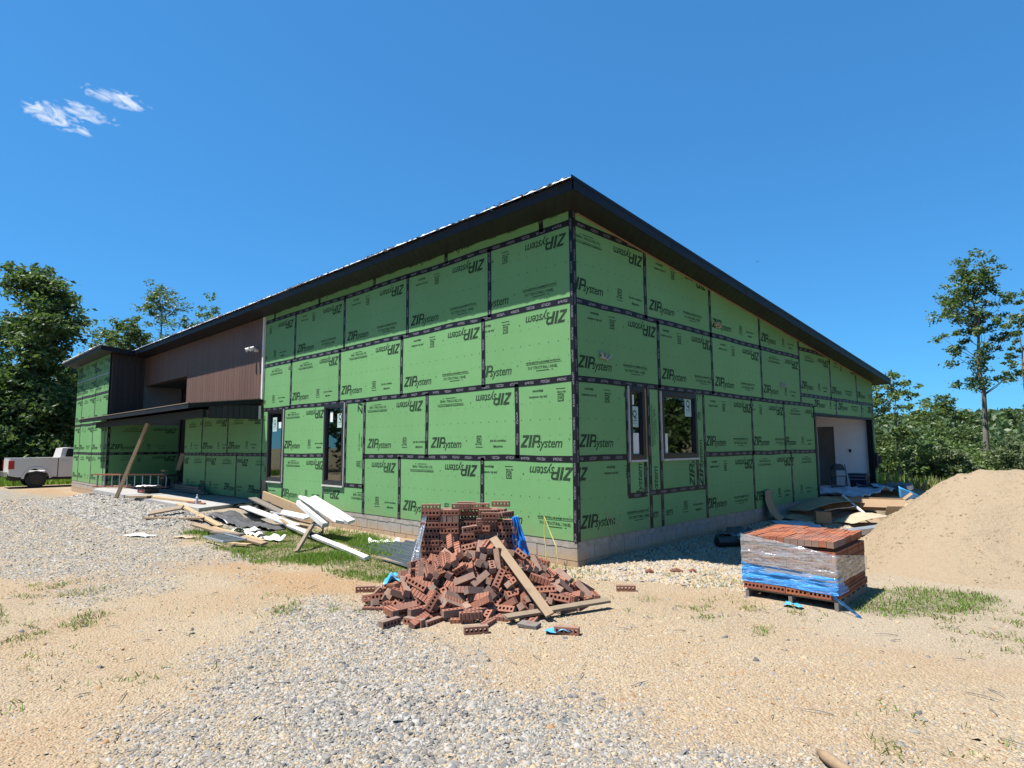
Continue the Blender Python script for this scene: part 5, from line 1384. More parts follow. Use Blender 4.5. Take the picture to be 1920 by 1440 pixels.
# wrap: runs round left, front and right
def wrap_ring(z0l, z0r, z1l, z1r, seed, grow, cap_=9.0):
    path = [(-0.022, PWY), (-0.022, -0.022), (PWX + 0.05, -0.022), (PWX + 0.05, PWY)]
    def pos(u):
        L_ = [PWY + 0.022, PWX + 0.072, PWY + 0.022]; tot_ = sum(L_); d = u * tot_
        for i in range(3):
            if d <= L_[i] or i == 2:
                k = min(1, d / L_[i]); a, b = path[i], path[i + 1]
                return (a[0] + (b[0] - a[0]) * k, a[1] + (b[1] - a[1]) * k, i)
            d -= L_[i]
    def fn(u, v):
        x, y, i = pos(u)
        zb = z0l + (z0r - z0l) * u; zt = min(cap_, z1l + (z1r - z1l) * u)
        z = zb + (zt - zb) * v + 0.012 * nz(u * 9, seed)
        w_ = grow * (0.4 + nz(u * 5, z * 26, seed) + 0.5 * nz(u * 16, z * 60, seed + 3))
        nx3, ny3 = ((-1, 0), (0, -1), (1, 0))[i]
        return (x + nx3 * w_, y + ny3 * w_, z)
    return fn
mb = MB(); mb.grid(wrap_ring(0.36, 0.28, 0.915, 0.44, 3, 0.017, 0.738), 120, 14); o = palpart('clear_wrap', mb.mesh('clear_wrap', 'clear_wrap', True, fixn=False), Matrix.Identity(4))
mb = MB(); mb.grid(wrap_ring(0.235, 0.14, 0.50, 0.27, 8, 0.018), 120, 14)
mb2 = mb.mesh('blue_wrap', 'blue_wrap', True, fixn=False)
bm = bmesh.new(); bm.from_mesh(mb2)           # torn open at the far right
bmesh.ops.delete(bm, geom=[f for f in bm.faces if f.calc_center_median().x > PWX + 0.02 and f.calc_center_median().y > 0.28 + 0.25 * nz(f.calc_center_median().z * 9, 2)], context='FACES'); bm.to_mesh(mb2); bm.free()
palpart('blue_wrap', mb2, Matrix.Identity(4))
mb = MB(); mb.grid(lambda u, v: (PWX - 0.02 + 0.30 * u + 0.03 * nz(u * 5, v * 3, 1), -0.03 - 0.10 * u + 0.02 * v, 0.20 - 0.17 * u - 0.05 * v - 0.02 * abs(nz(u * 7, v * 4, 4))), 12, 4); palpart('wrap_tail', mb.mesh('wrap_tail', 'blue_wrap', True, fixn=False), Matrix.Identity(4))
sheet('plastic_scrap', 'blue plastic scrap on the sand under the front of the brick pallet', 'plastic scrap', crumple(3.02, -0.17, 3.22, -0.07, g1, 0.05, 10, 14, 0.0), 8, 6, 'sky_blue_plastic', thick=0.002)

# ------------------------------------------------------------------ debris left of the heap
G1 = lambda x, y, dz=0.0: (x, y, g1(x, y) + dz)
lum = 'scattered lumber by the porch'
board('plank', 'new tan board at the far left of the scattered lumber', G1(-10.75, -2.85, 0.06), G1(-9.3, -2.05, 0.10), 0.14, 0.038, 'wood_tan', lum)
board('plank', 'grey tan board ending behind the leftmost scattered board', G1(-10.8, -2.75, 0.13), G1(-10.2, -2.2, 0.16), 0.14, 0.038, 'wood_weathered', lum, roll=0.5)
board('plank', 'pale board crossing from the gravel bank into the grass', G1(-11.3, -1.95, 0.13), G1(-8.5, -1.95, 0.07), 0.13, 0.038, 'wood_new', lum)
board('plank', 'long tan board lying on the grass edge, nearest the drive', G1(-8.7, -2.45, 0.14), G1(-5.3, -2.36, 0.06), 0.12, 0.04, 'wood_tan', lum, roll=0.2)
board('plank', 'second long board on the grass behind the nearest one', G1(-8.3, -2.2, 0.09), G1(-5.7, -2.2, 0.05), 0.10, 0.038, 'wood_new', lum)
board('plank', 'short pale board end in the grass below the long boards', G1(-5.95, -2.72, 0.05), G1(-5.5, -2.55, 0.05), 0.12, 0.03, 'wood_new', lum)
board('plank', 'weathered board in the grass beside the metal grate', G1(-7.4, -2.5, 0.10), G1(-6.3, -2.35, 0.12), 0.14, 0.03, 'wood_grey', lum)
# steel grate
gr = thing('metal_grate', G1(-6.25, -2.72, 0.03), 'small grey metal grate lying in the grass by the boards', 'grate')
mb = MB(); zg = g1(-6.25, -2.72) + 0.09
for k in range(2): mb.box((-6.75, -2.92 + k * 0.4, zg), (-5.75, -2.89 + k * 0.4, zg + 0.03))
mb.build('frame', 'silver_flashing', gr)
for k in range(6): MB().box((-6.75 + k * 0.194, -2.889, zg + 0.002), (-6.72 + k * 0.194, -2.521, zg + 0.026)).build('bar', 'silver_flashing', gr)
# white trim boards
wt = 'white trim lengths'
for k, (a, b, w_, h_, lab) in enumerate((((-6.2, -1.2, 0.40), (-4.85, -1.12, 0.0), 0.20, 0.05, 'upper white trim length of the bundle leaning against the house wall'),
                                     ((-6.2, -1.26, 0.30), (-5.2, -1.22, -0.08), 0.15, 0.09, 'lower white trim length under the leaning white bundle'),
                                     ((-6.1, -1.04, 0.38), (-4.7, -0.96, 0.0), 0.15, 0.06, 'rear white trim length of the leaning bundle, next to the wall'))):
    board('trim_length', lab, a, b, w_, h_, 'white_trim', wt, 'trim', roll=0.25 * (k - 1))
board('trim_length', 'long thin white trim strip lying through the grass', G1(-6.9, -1.15, 0.15), G1(-2.75, -1.85, 0.05), 0.085, 0.05, 'white_trim', wt, 'trim', roll=0.3)
board('trim_length', 'short white trim piece above the grey plastic sheet', G1(-8.5, -0.75, 0.22), G1(-7.1, -1.05, 0.12), 0.085, 0.055, 'white_trim', wt, 'trim')
board('trim_board', 'wide flat white board on the pile below the left window', G1(-9.7, -0.95, 0.16), G1(-7.0, -0.95, 0.12), 0.22, 0.03, 'white_trim', wt, 'board')
board('trim_board', 'second white board on the pile, shorter and further back', G1(-8.9, -0.55, 0.25), G1(-7.2, -0.55, 0.24), 0.22, 0.035, 'white_trim', wt, 'board', roll=0.2)
board('trim_board', 'grey board behind the white boards on the pile', G1(-10.2, -0.55, 0.24), G1(-8.3, -0.55, 0.24), 0.2, 0.03, 'wood_grey', wt, 'board')
board('timber', 'tan timber on edge against the wall under the left window', G1(-10.3, -0.22, 0.28), G1(-7.6, -0.22, 0.24), 0.045, 0.22, 'wood_new', None, 'timber')
board('stake', 'short weathered stake standing up out of the grass', (-4.62, -1.80, 0.03), (-4.36, -2.22, -0.36), 0.10, 0.04, 'wood_weathered', None, 'stake', roll=0.4)
board('plank', 'tan stick lying behind the white strip end', G1(-7.7, -0.95, 0.18), G1(-6.6, -1.15, 0.10), 0.09, 0.04, 'wood_tan', lum)
sheet('plastic_sheet', 'crumpled dark grey plastic sheet beside the white boards', 'plastic sheet', crumple(-9.8, -1.6, -7.3, -1.0, g1, 0.16, 1.8, 21, 0.15), 40, 14, 'grey_plastic', thick=0.003)
sheet('plastic_sheet', 'black plastic sheet in the shadow at the end of the porch slab', 'plastic sheet', crumple(-10.6, -0.9, -9.3, -0.05, g1, 0.22, 2.0, 25, 0.1), 24, 14, 'black_plastic', thick=0.003)
for k, (x_, y_, lab) in enumerate(((-6.6, -2.0, 'crumpled white scrap in the grass left of the stake'), (-5.9, -1.95, 'second white scrap in the grass just right of the first'), (-7.6, -1.75, 'white scrap by the grey plastic sheet'), (-3.95, -0.72, 'white scrap in the weeds by the foundation'))):
    sheet('scrap', lab, 'scrap', crumple(x_ - 0.28, y_ - 0.12, x_ + 0.28, y_ + 0.12, g1, 0.14, 5, 30 + k, 0.3 * k), 10, 6, 'white_paper', 'white scraps in the grass')
sheet('scrap', 'flat white sheet of paper on the gravel drive', 'paper', crumple(-8.95, -3.62, -8.3, -3.32, g1, 0.05, 3, 40, 0.4), 10, 6, 'white_paper')
sheet('scrap', 'pale tan wood chip scrap beside the white paper on the drive', 'scrap', crumple(-7.95, -3.05, -7.5, -2.8, g1, 0.05, 4, 41, 0.4), 8, 6, 'cardboard_pale')
# black corrugated pipe end
mb = MB(); pts = [(-5.95 + 0.09 * k, -1.0 - 0.05 * k, g1(-5.6, -1.1) + 0.16) for k in range(9)]
mb.tube(pts, [0.13 + 0.012 * (k % 2) for k in range(9)], 14, cap=False)
pp = mb.build('drain_pipe', 'black_plastic', smooth=False); tag(pp, 'black corrugated drain pipe stub in the weeds by the foundation', 'pipe')
md = pp.modifiers.new('solid', 'SOLIDIFY'); md.thickness = 0.012
# dark metal panels
for k in range(7):
    x_ = -3.95 + 0.10 * k; y_ = -1.40 + 0.16 * k
    mb = MB(); L_ = 2.2
    prof = [(-0.12, 0), (-0.03, 0.0), (-0.015, 0.028), (0.015, 0.028), (0.03, 0.0), (0.12, 0.0)]
    d = Vector((0.99, -0.12 + 0.01 * k, 0)).normalized(); n_ = Vector((-d.y, d.x, 0))
    z_ = g1(x_ + 1, y_) + 0.03 + 0.012 * k
    vs_ = []
    for e in (0, L_):
        for a, b in prof: vs_.append(Vector((x_, y_, z_ + b)) + d * e + n_ * a)
    mb.add(vs_, [(i, i + 1, i + 7, i + 6) for i in range(5)])
    o = mb.build('roofing_length', 'dark_metal'); md = o.modifiers.new('solid', 'SOLIDIFY'); md.thickness = 0.003
    tag(o, ('nearest', 'second nearest', 'third nearest', 'fourth, middle one', 'third from the wall', 'second from the wall', 'closest to the wall')[k] + ' of the seven dark ribbed roofing lengths fanned beside the heap', 'roofing', 'fanned dark roofing lengths')
board('plank', 'pale board lying just in front of the dark metal panels', G1(-4.6, -1.35, 0.03), G1(-3.1, -1.62, 0.03), 0.12, 0.03, 'wood_new', None)
board('plank', 'weathered board under the near edge of the dark metal panels', G1(-3.4, -1.66, 0.03), G1(-1.8, -1.60, 0.03), 0.12, 0.03, 'wood_weathered', None)

# ------------------------------------------------------------------ porch things
board('prop_post', 'pale timber post leaning under the canopy as a prop', (-16.62, -2.16, -0.30), (-16.12, -1.47, 2.20), 0.09, 0.09, 'wood_new', None, 'post')
board('plank', 'pair of tan boards lying along the porch slab edge', (-15.0, -1.72, 0.0), (-11.6, -1.40, 0.0), 0.20, 0.05, 'wood_new', None)
board('plank', 'tan board end resting across the slab edge by the tool box', (-15.5, -2.05, -0.03), (-14.3, -1.80, 0.03), 0.16, 0.05, 'wood_tan', None)
board('plank', 'board lying on the gravel left of the leaning post', G1(-21.3, -2.25, 0.04), G1(-19.6, -2.15, 0.04), 0.16, 0.04, 'wood_tan', None)
for k in range(3): board('timber', ('lowest', 'middle', 'top')[k] + ' dark timber of the stack against the porch wall', (-17.0, -0.28, 0.03 + 0.07 * k), (-14.3 - 0.25 * k, -0.26, 0.03 + 0.07 * k), 0.14, 0.06, 'wood_grey', 'timbers stacked on the porch', 'timber')
tb = thing('tool_tray', (-16.9, -1.2, -0.03), 'black and red tool tray with white papers on the porch', 'tool tray')
MB().box((-17.3, -1.35, -0.028), (-16.5, -0.95, 0.12)).build('tray', 'truck_black', tb); MB().box((-17.1, -1.36, 0.0), (-16.7, -1.352, 0.06)).build('red_panel', 'red_tool', tb)
mb = MB(); mb.grid(lambda u, v: (-17.5 + 1.15 * u, -1.4 + 0.5 * v, 0.15 + 0.10 * abs(nz(u * 3, v * 2, 2)) + 0.06 * u), 8, 5); mb.build('papers', 'white_paper', tb, fixn=False)
bt = thing('bottle', (-11.35, -1.5, -0.03), 'clear plastic water bottle on the porch slab', 'bottle')
MB().tube([(-11.35, -1.5, -0.028), (-11.35, -1.5, 0.13), (-11.35, -1.5, 0.17), (-11.35, -1.5, 0.19)], [0.035, 0.035, 0.015, 0.015], 10).build('body', 'tarp', bt)
MB().tube([(-11.35, -1.5, 0.191), (-11.35, -1.5, 0.215)], 0.017, 10).build('cap', 'white_trim', bt)
board('level', 'orange red level tool lying by the water bottle', (-11.9, -1.55, 0.0), (-11.0, -1.42, 0.0), 0.06, 0.03, 'orange_rail', None, 'tool', wear=False)
ld = thing('ladder', (-21.2, -2.0, -0.02), 'ladder with orange rails lying on its side along the porch', 'ladder')
A, B = Vector((-21.5, -1.75, 0.02)), Vector((-18.3, -0.10, 0.02))
for z_, w_ in ((0.0, 0.0), (0.44, 0.0)): MB().obox(A + V(0, 0, z_), B + V(0, 0, z_ + 0.02), 0.035, 0.055).build('rail', 'orange_rail', ld)
for k in range(10):
    p = A.lerp(B, 0.06 + k * 0.1); MB().obox(p + V(0, 0, 0.028), p + V(0, 0, 0.412), 0.11, 0.03, up=(0.4, 0.8, 0)).build('rung', 'aluminium', ld)
ch = thing('chair', (-18.4, -0.05, -0.03), 'dark chair with tan backrest standing by the entry door', 'chair')
MB().box((-18.62, -0.25, 0.42), (-18.18, 0.2, 0.48)).build('seat', 'truck_black', ch)
mb = MB(); mb.add([(-18.6, 0.16, 0.62), (-18.2, 0.16, 0.62), (-18.16, 0.30, 1.20), (-18.56, 0.30, 1.24), (-18.6, 0.20, 0.62), (-18.2, 0.20, 0.62), (-18.16, 0.34, 1.20), (-18.56, 0.34, 1.24)], [(0, 1, 2, 3), (7, 6, 5, 4), (0, 4, 5, 1), (1, 5, 6, 2), (2, 6, 7, 3), (3, 7, 4, 0)]); mb.build('backrest', 'wood_tan', ch)
for sx in (-18.58, -18.22):
    for sy in (-0.2, 0.15): MB().tube([(sx, sy, 0.419), (sx + 0.02 * (1 if sx < -18.4 else -1), sy, -0.03)], 0.018, 6).build('leg', 'truck_black', ch)
for k in range(3): board('slat_bundle', ('bottom', 'middle', 'top')[k] + ' short pale slat of the little stack beside the chair', (-19.0, -0.15, 0.35 + 0.13 * k), (-18.72, -0.1, 0.35 + 0.13 * k), 0.12, 0.05, 'wood_new', 'slats stacked beside the chair', 'slat')
MB_ = MB().box((-19.02, -0.2, -0.03), (-18.70, 0.05, 0.32)).build('storage_box', 'truck_black'); tag(MB_, 'low dark box on the porch under the pale slats', 'box')

# ------------------------------------------------------------------ garage end
fc = thing('folding_chair', (-0.55, 13.3, 0.0), 'dark metal folding chair in the garage opening', 'chair')
fx, fy = -0.33, 13.1
u_ = Vector((0.93, 0.36, 0)); n_ = Vector((0.36, -0.93, 0)); C_ = Vector((fx, fy, 0.0))
pt = lambda a, b, z: C_ + u_ * a + n_ * b + V(0, 0, z)
bars = []
for s in (-1, 1):
    bars.append(('front_leg', [pt(0.21 * s, 0.26, 0.0), pt(0.21 * s, 0.0, 0.42), pt(0.205 * s, -0.16, 0.68), pt(0.19 * s, -0.20, 0.78)]))
    bars.append(('rear_leg', [pt(0.19 * s, -0.24, 0.0), pt(0.19 * s, 0.10, 0.42)]))
for nme, pts in bars: MB().tube(pts, 0.013, 6).build(nme, 'chair_metal', fc)
mb = MB(); mb.grid(lambda u, v: pt((u - 0.5) * 0.40, -0.17 + 0.035 * math.cos((u - 0.5) * 2.4) - 0.03 * v, 0.60 + 0.20 * v * (1 - 0.9 * abs(2 * u - 1) ** 4)), 12, 6); o = mb.build('backrest', 'chair_metal', fc, fixn=False); o.modifiers.new('s', 'SOLIDIFY').thickness = 0.012
mb = MB(); mb.obox(pt(0, -0.14, 0.43), pt(0, 0.22, 0.44), 0.38, 0.022); mb.build('seat', 'chair_metal', fc)
MB().tube([pt(-0.2, 0.18, 0.14), pt(0.2, 0.18, 0.14)], 0.009, 6).build('crossbar', 'chair_metal', fc)
MB().tube([pt(-0.19, -0.16, 0.10), pt(0.19, -0.16, 0.10)], 0.009, 6).build('crossbar', 'chair_metal', fc)
co_ = thing('cooler', (-0.3, 15.0, 0.0), 'dark navy cooler box with grey handle inside the garage', 'cooler')
def taper(x0, x1, y0, y1, z0, z1, k):
    return MB().add([(x0 + k, y0 + k, z0), (x1 - k, y0 + k, z0), (x1 - k, y1 - k, z0), (x0 + k, y1 - k, z0), (x0, y0, z1), (x1, y0, z1), (x1, y1, z1), (x0, y1, z1)], [(3, 2, 1, 0), (4, 5, 6, 7), (0, 1, 5, 4), (1, 2, 6, 5), (2, 3, 7, 6), (3, 0, 4, 7)])
taper(-0.52, -0.02, 14.75, 15.1, 0.0, 0.34, 0.03).build('body', 'navy_plastic', co_)
MB().box((-0.54, 14.73, 0.341), (0.0, 15.12, 0.45)).build('lid', 'navy_plastic', co_)
mb = MB(); mb.tube([(-0.53, 14.70, 0.33), (-0.50, 14.68, 0.27), (-0.04, 14.68, 0.27), (-0.01, 14.70, 0.33)], 0.014, 6); mb.build('handle', 'grey_strap', co_)
MB().box((-0.54, 14.722, 0.36), (0.0, 14.729, 0.385)).build('trim_strip', 'grey_strap', co_)
sheet('tarp', 'crumpled pale blue white plastic tarp spilling over the garage floor edge', 'tarp', crumple(-1.0, 10.5, 1.0, 14.2, lambda x, y: max(0.0, g1(x, y) + 0.02), 0.20, 1.6, 51, 0.0), 34, 50, 'tarp', thick=0.003)
sheet('plastic_bag', 'dark crumpled plastic on the floor at the garage doorway', 'plastic', crumple(-0.2, 13.6, 1.3, 15.4, lambda x, y: max(0.0, g1(x, y) + 0.02), 0.28, 1.9, 52, 0.2), 24, 24, 'grey_plastic', thick=0.003)
sheet('blue_sheet', 'bright blue plastic flap standing behind the cardboard at the garage', 'plastic', lambda u, v: (1.35 + 0.35 * u, 12.6 + 0.6 * u, g1(1.4, 13) + 0.08 + 0.36 * v * (1 - 0.75 * u) + 0.05 * nz(u * 5, v * 4, 3)), 8, 8, 'sky_blue_plastic')
# cardboard
cb = 'discarded cardboard by the gable wall'
def cardbox(name, label, c0, sx, sy, h, rot, mat, flaps, group=None):
    b_ = thing(name, c0, label, 'cardboard box', group); R__ = Matrix.Rotation(rot, 4, 'Z')
    T_ = lambda x, y, z: Vector(c0) + (R__ @ Vector((x, y, z)))
    def slab(nm, pts):
        mb = MB(); mb.add([T_(*p) for p in pts], [(0, 1, 2, 3)]); o = mb.build(nm, mat, b_, fixn=False); o.modifiers.new('s', 'SOLIDIFY').thickness = 0.006
    slab('side', [(0, 0, 0), (sx, 0, 0), (sx, 0, h), (0, 0, h)]); slab('side', [(0, sy, 0), (sx, sy, 0), (sx, sy, h), (0, sy, h)])
    slab('end', [(0, 0, 0), (0, sy, 0), (0, sy, h), (0, 0, h)]); slab('end', [(sx, 0, 0), (sx, sy, 0), (sx, sy, h), (sx, 0, h)]); slab('base', [(0, 0, 0.005), (sx, 0, 0.005), (sx, sy, 0.005), (0, sy, 0.005)])
    for (a, b, ang) in flaps:
        dx_, dy_ = b[0] - a[0], b[1] - a[1]; L_ = math.hypot(dx_, dy_); nx4, ny4 = dy_ / L_, -dx_ / L_; w_ = 0.22
        slab('flap', [(a[0], a[1], h), (b[0], b[1], h), (b[0] + nx4 * w_ * math.cos(ang), b[1] + ny4 * w_ * math.cos(ang), h + w_ * math.sin(ang)), (a[0] + nx4 * w_ * math.cos(ang), a[1] + ny4 * w_ * math.cos(ang), h + w_ * math.sin(ang))])
    return b_
cardbox('cardboard_box', 'large flat opened cardboard box before the garage tarp', (0.55, 8.7, g1(0.8, 8.9) + 0.0), 1.75, 0.55, 0.26, 0.30, 'cardboard', [((1.75, 0), (1.75, 0.55), 0.7), ((0, 0), (1.75, 0), -0.9)])
cardbox('cardboard_box', 'small upright brown cardboard box near the brick pallet', (1.02, 7.0, g1(1.1, 7.1)), 0.30, 0.26, 0.26, 0.5, 'cardboard', [])
cardbox('cardboard_box', 'torn open cardboard box with raised flaps at the sand edge', (2.0, 8.4, g1(2.1, 8.5)), 0.5, 0.45, 0.22, 0.6, 'cardboard_pale', [((0, 0), (0.5, 0), 0.9), ((0.5, 0), (0.5, 0.45), 1.0)])
def bent(x0, y0, dx_, dy_, ux, uy, L_, w_, bend, base, lift):
    def fn(u, v):
        a = bend * u
        return (x0 + dx_ * L_ * u + ux * w_ * v, y0 + dy_ * L_ * u + uy * w_ * v, base + lift * v + 0.16 * L_ * math.sin(a) * (1 - 0.4 * v) + 0.02 * nz(u * 4, v * 4, 6))
    return fn
sheet('cardboard_sheet', 'bent brown cardboard sheet propped against the gable wall', 'cardboard', lambda u, v: (0.30 - 0.22 * min(1, v * 1.3) + 0.25 * max(0, 0.4 - v), 6.55 + 0.42 * u + 0.08 * v, g1(0.3, 6.7) + 0.02 + 0.62 * v ** 1.4 + 0.04 * math.sin(u * 3)), 8, 10, 'cardboard', cb, 0.006)
sheet('cardboard_sheet', 'big curled grey brown cardboard sheet lying by the wall', 'cardboard', bent(0.15, 7.6, 0.45, 0.89, 0.75, -0.3, 1.7, 0.75, 2.4, g1(0.5, 8.2) + 0.04, 0.05), 14, 8, 'cardboard', cb, 0.006)
sheet('cardboard_sheet', 'flat tan cardboard sheet in the sunlight beside the sand', 'cardboard', bent(1.25, 7.3, 0.5, 0.8, 0.8, -0.3, 1.1, 0.6, 2.0, g1(1.4, 7.8) + 0.02, 0.02), 12, 8, 'cardboard_pale', cb, 0.006)
sheet('cardboard_sheet', 'pale cardboard flap folded up beside the curled sheet', 'cardboard', bent(0.75, 7.9, 0.6, 0.6, 0.5, -0.6, 0.8, 0.5, 1.3, g1(0.9, 8) + 0.05, 0.12), 10, 6, 'white_paper', cb, 0.005)
sheet('cardboard_sheet', 'dark flattened cardboard on the gravel before the curled sheet', 'cardboard', crumple(0.25, 6.9, 1.1, 8.1, g1, 0.12, 1.5, 57, 0.2), 12, 12, 'cardboard', cb, 0.006)
sheet('paper', 'grey white paper sheet on the shaded gravel by the cardboard', 'paper', crumple(0.35, 6.0, 1.2, 6.9, g1, 0.10, 2.2, 58, 0.6), 12, 10, 'tarp', None)
board('stick', 'thin white stick lying on the cardboard by the sand', G1(1.0, 8.9, 0.35), G1(1.85, 7.9, 0.12), 0.05, 0.03, 'white_trim', None, 'stick')
board('trim_board', 'long grey lath strip lying behind the brick pallet', G1(1.85, 3.3, 0.22), G1(2.75, 6.4, 0.22), 0.22, 0.10, 'silver_flashing', None, 'lath')
# shaded gravel strip: black pipe and bag
mb = MB(); mb.tube([G1(0.72, 2.95, 0.10), G1(0.95, 3.35, 0.10), G1(1.25, 3.9, 0.10)], [0.085, 0.09, 0.085], 12); tag(mb.build('drain_pipe', 'black_plastic'), 'short black plastic pipe in the shaded gravel beside the pallet', 'pipe')
sheet('plastic_bag', 'pale plastic bag on the black pipe in the shade', 'plastic bag', crumple(0.85, 3.2, 1.3, 3.8, lambda x, y: g1(x, y) + 0.12, 0.16, 4, 61, 0.6), 12, 12, 'tarp', None)
sheet('plastic_bag', 'black plastic rag on the gravel by the foundation', 'plastic bag', crumple(0.25, 3.6, 0.75, 4.8, g1, 0.20, 3.2, 62, 0.2), 14, 20, 'grey_plastic', None)
sheet('plastic_bag', 'black plastic sheet tucked behind the brick pallet', 'plastic bag', crumple(1.3, 2.6, 2.3, 3.6, g1, 0.14, 2.4, 63, 0.5), 14, 14, 'black_plastic', None)
for k, (x_, y_, lab) in enumerate(((1.0, 0.35, 'dark brown stone chip on the pale gravel by the corner'), (1.25, 0.65, 'larger dark brown chip right of the other on the pale gravel'), (1.42, 0.80, 'smallest dark chip in the row on the pale gravel'))):
    mb = MB(); r_ = (0.05, 0.075, 0.04)[k]
    mb.tube([G1(x_ - r_, y_ - r_ * .7, 0.02), G1(x_, y_, 0.035), G1(x_ + r_, y_ + r_ * .6, 0.02)], [0.02, 0.035, 0.015], 6); tag(mb.build('stone_chip', 'rust'), lab, 'stone', 'dark chips on the pale gravel')
# wheelbarrow on the sand
wb = thing('wheelbarrow', (4.75, 7.7, sz(4.75, 7.7)), 'rusty wheelbarrow with pale wooden handle on the sand heap', 'wheelbarrow')
zw = sz(4.6, 7.6)
o = taper(4.42, 5.5, 7.3, 7.95, zw - 0.10, zw + 0.17, 0.07).build('tray', 'rust', wb)
mb = MB()
for a, b in (((4.41, 7.29), (5.51, 7.29)), ((5.51, 7.29), (5.51, 7.96)), ((5.51, 7.96), (4.41, 7.96)), ((4.41, 7.96), (4.41, 7.29))): mb.tube([(*a, zw + 0.18), (*b, zw + 0.18)], 0.016, 6)
mb.build('rim', 'pale_trim', wb)
for yy in (7.22, 8.03): MB().tube([(5.6, yy, zw - 0.10), (4.55, yy, zw + 0.05), (4.18, yy, zw + 0.36)], 0.026, 7).build('handle', 'wood_new', wb)
MB().tube([(5.75, 7.58, zw - 0.12), (5.75, 7.68, zw - 0.12)], 0.19, 16).build('wheel', 'tyre', wb)
for yy in (7.35, 7.9): MB().tube([(4.7, yy, zw - 0.09), (4.62, yy, zw - 0.32)], 0.014, 6).build('leg', 'rust', wb)
# log at the bottom edge
mb = MB(); mb.tube([G1(4.46, -3.38, 0.03), G1(4.52, -3.44, 0.045), G1(4.62, -3.50, 0.04), G1(4.78, -3.57, 0.03), G1(5.0, -3.62, 0.02)], [0.018, 0.034, 0.032, 0.034, 0.03], 9)
tag(mb.build('wood_stick', 'wood_tan', smooth=True), 'weathered broken branch on the ground at the bottom edge', 'branch')
# bird
bd = MB(); c_ = Vector((-26.02, 70.81, 25.04)); u_ = R2
bd.add([c_ + u_ * -0.42 + V(0, 0, .10), c_ + u_ * -0.05 + V(0, 0, -.02), c_ + V(0, .15, -.12), c_ + u_ * 0.06, c_ + u_ * 0.36 + V(0, 0, .12), c_ + V(0, -.2, 0.02), c_ + u_ * -.2 + V(0, 0.12, .05), c_ + u_ * .2 + V(0, 0.12, .06)], [(0, 1, 6), (1, 2, 5), (2, 3, 5), (3, 4, 7), (1, 3, 5), (1, 2, 3), (0, 6, 1)])
tag(bd.build('bird', 'bird_dark', fixn=False), 'small dark bird gliding in the sky right of the roof', 'bird')

# ------------------------------------------------------------------ pickup truck
GT = g1(-33, -1) 
tk = thing('pickup_truck', (-33.2, 0, GT), 'silver white pickup truck parked behind the far left wing', 'truck')
def arch(cy, r, cz_, z0, n=10):
    a0 = math.asin((z0 - cz_) / r)
    return [(cy + r * math.cos(a), cz_ + r * math.sin(a)) for a in [a0 + (PI - 2 * a0) * k / n for k in range(n + 1)]]
def tz(p): return (p[0], p[1] + GT)
XN, XF = -32.2, -34.2
bedp = [(-1.12, 0.52)] + arch(-1.93, 0.50, 0.44, 0.52) + [(-2.75, 0.55), (-3.0, 0.62), (-3.02, 1.05), (-2.98, 1.42), (-1.12, 1.42)]
mb = MB()
for a, b in ((XN - 0.12, XN), (XF, XF + 0.12)): mb.prism([tz(p) for p in bedp], 'x', a, b)
mb.box((XF + 0.12, -3.02, GT + 0.62), (XN - 0.12, -2.94, GT + 1.40)); mb.box((XF + 0.12, -2.94, GT + 0.72), (XN - 0.12, -1.12, GT + 0.80))
bed = mb.build('bed', 'truck_paint', tk)
mb = MB(); mb.box((XN - 0.125, -3.0, GT + 1.421), (XN + 0.012, -1.12, GT + 1.46)); mb.box((XF - 0.012, -3.0, GT + 1.421), (XF + 0.125, -1.12, GT + 1.46)); mb.build('bed_rail', 'white_trim', tk)
bodyp = [(-1.08, 0.50), (1.2, 0.50)] + list(reversed([(2 * 1.74 - p[0] - 0.0, p[1]) for p in reversed(arch(1.74, 0.50, 0.44, 0.52))]))[::-1] + [(2.7, 0.55), (2.92, 0.75), (2.90, 1.12), (2.75, 1.25), (1.2, 1.40), (-1.08, 1.47)]
lo = [(-1.08, 0.50), (1.2, 0.50)] + arch(1.74, 0.50, 0.44, 0.52)[::-1] + [(2.7, 0.55), (2.92, 0.75), (2.90, 1.12), (2.75, 1.25), (1.2, 1.40), (-1.08, 1.47)]
mb = MB(); mb.prism([tz(p) for p in lo], 'x', XF, XN); mb.build('cab_body', 'truck_paint', tk)
gh = [(-1.02, 1.471), (-0.93, 1.93), (-0.6, 1.97), (0.30, 1.97), (1.10, 1.40)]
mb = MB(); n = len(gh)
ins = [0.06, 0.16, 0.18, 0.18, 0.06]
mb.add([(XN - ins[i], p[0], p[1] + GT) for i, p in enumerate(gh)] + [(XF + ins[i], p[0], p[1] + GT) for i, p in enumerate(gh)], [tuple(range(n)), tuple(range(n, 2 * n))] + [(i, (i + 1) % n, n + (i + 1) % n, n + i) for i in range(n)])
mb.build('cab_roof', 'truck_paint', tk)
for pts, nm in (([(-0.82, 1.50), (-0.05, 1.48), (-0.05, 1.88), (-0.72, 1.90)], 'side_window'), ([(0.03, 1.48), (0.92, 1.46), (0.30, 1.88), (0.03, 1.88)], 'side_window')):
    for xs_ in (XN - 0.075, XF + 0.075):
        sg = 1 if xs_ > -33 else -1
        mb = MB(); mb.add([(xs_ + sg * (0.02 - 0.26 * (p[1] - 1.46) * 0.9 + 0.035), p[0], p[1] + GT) for p in pts], [(0, 1, 2, 3)]); mb.build(nm, 'car_glass', tk, fixn=False)
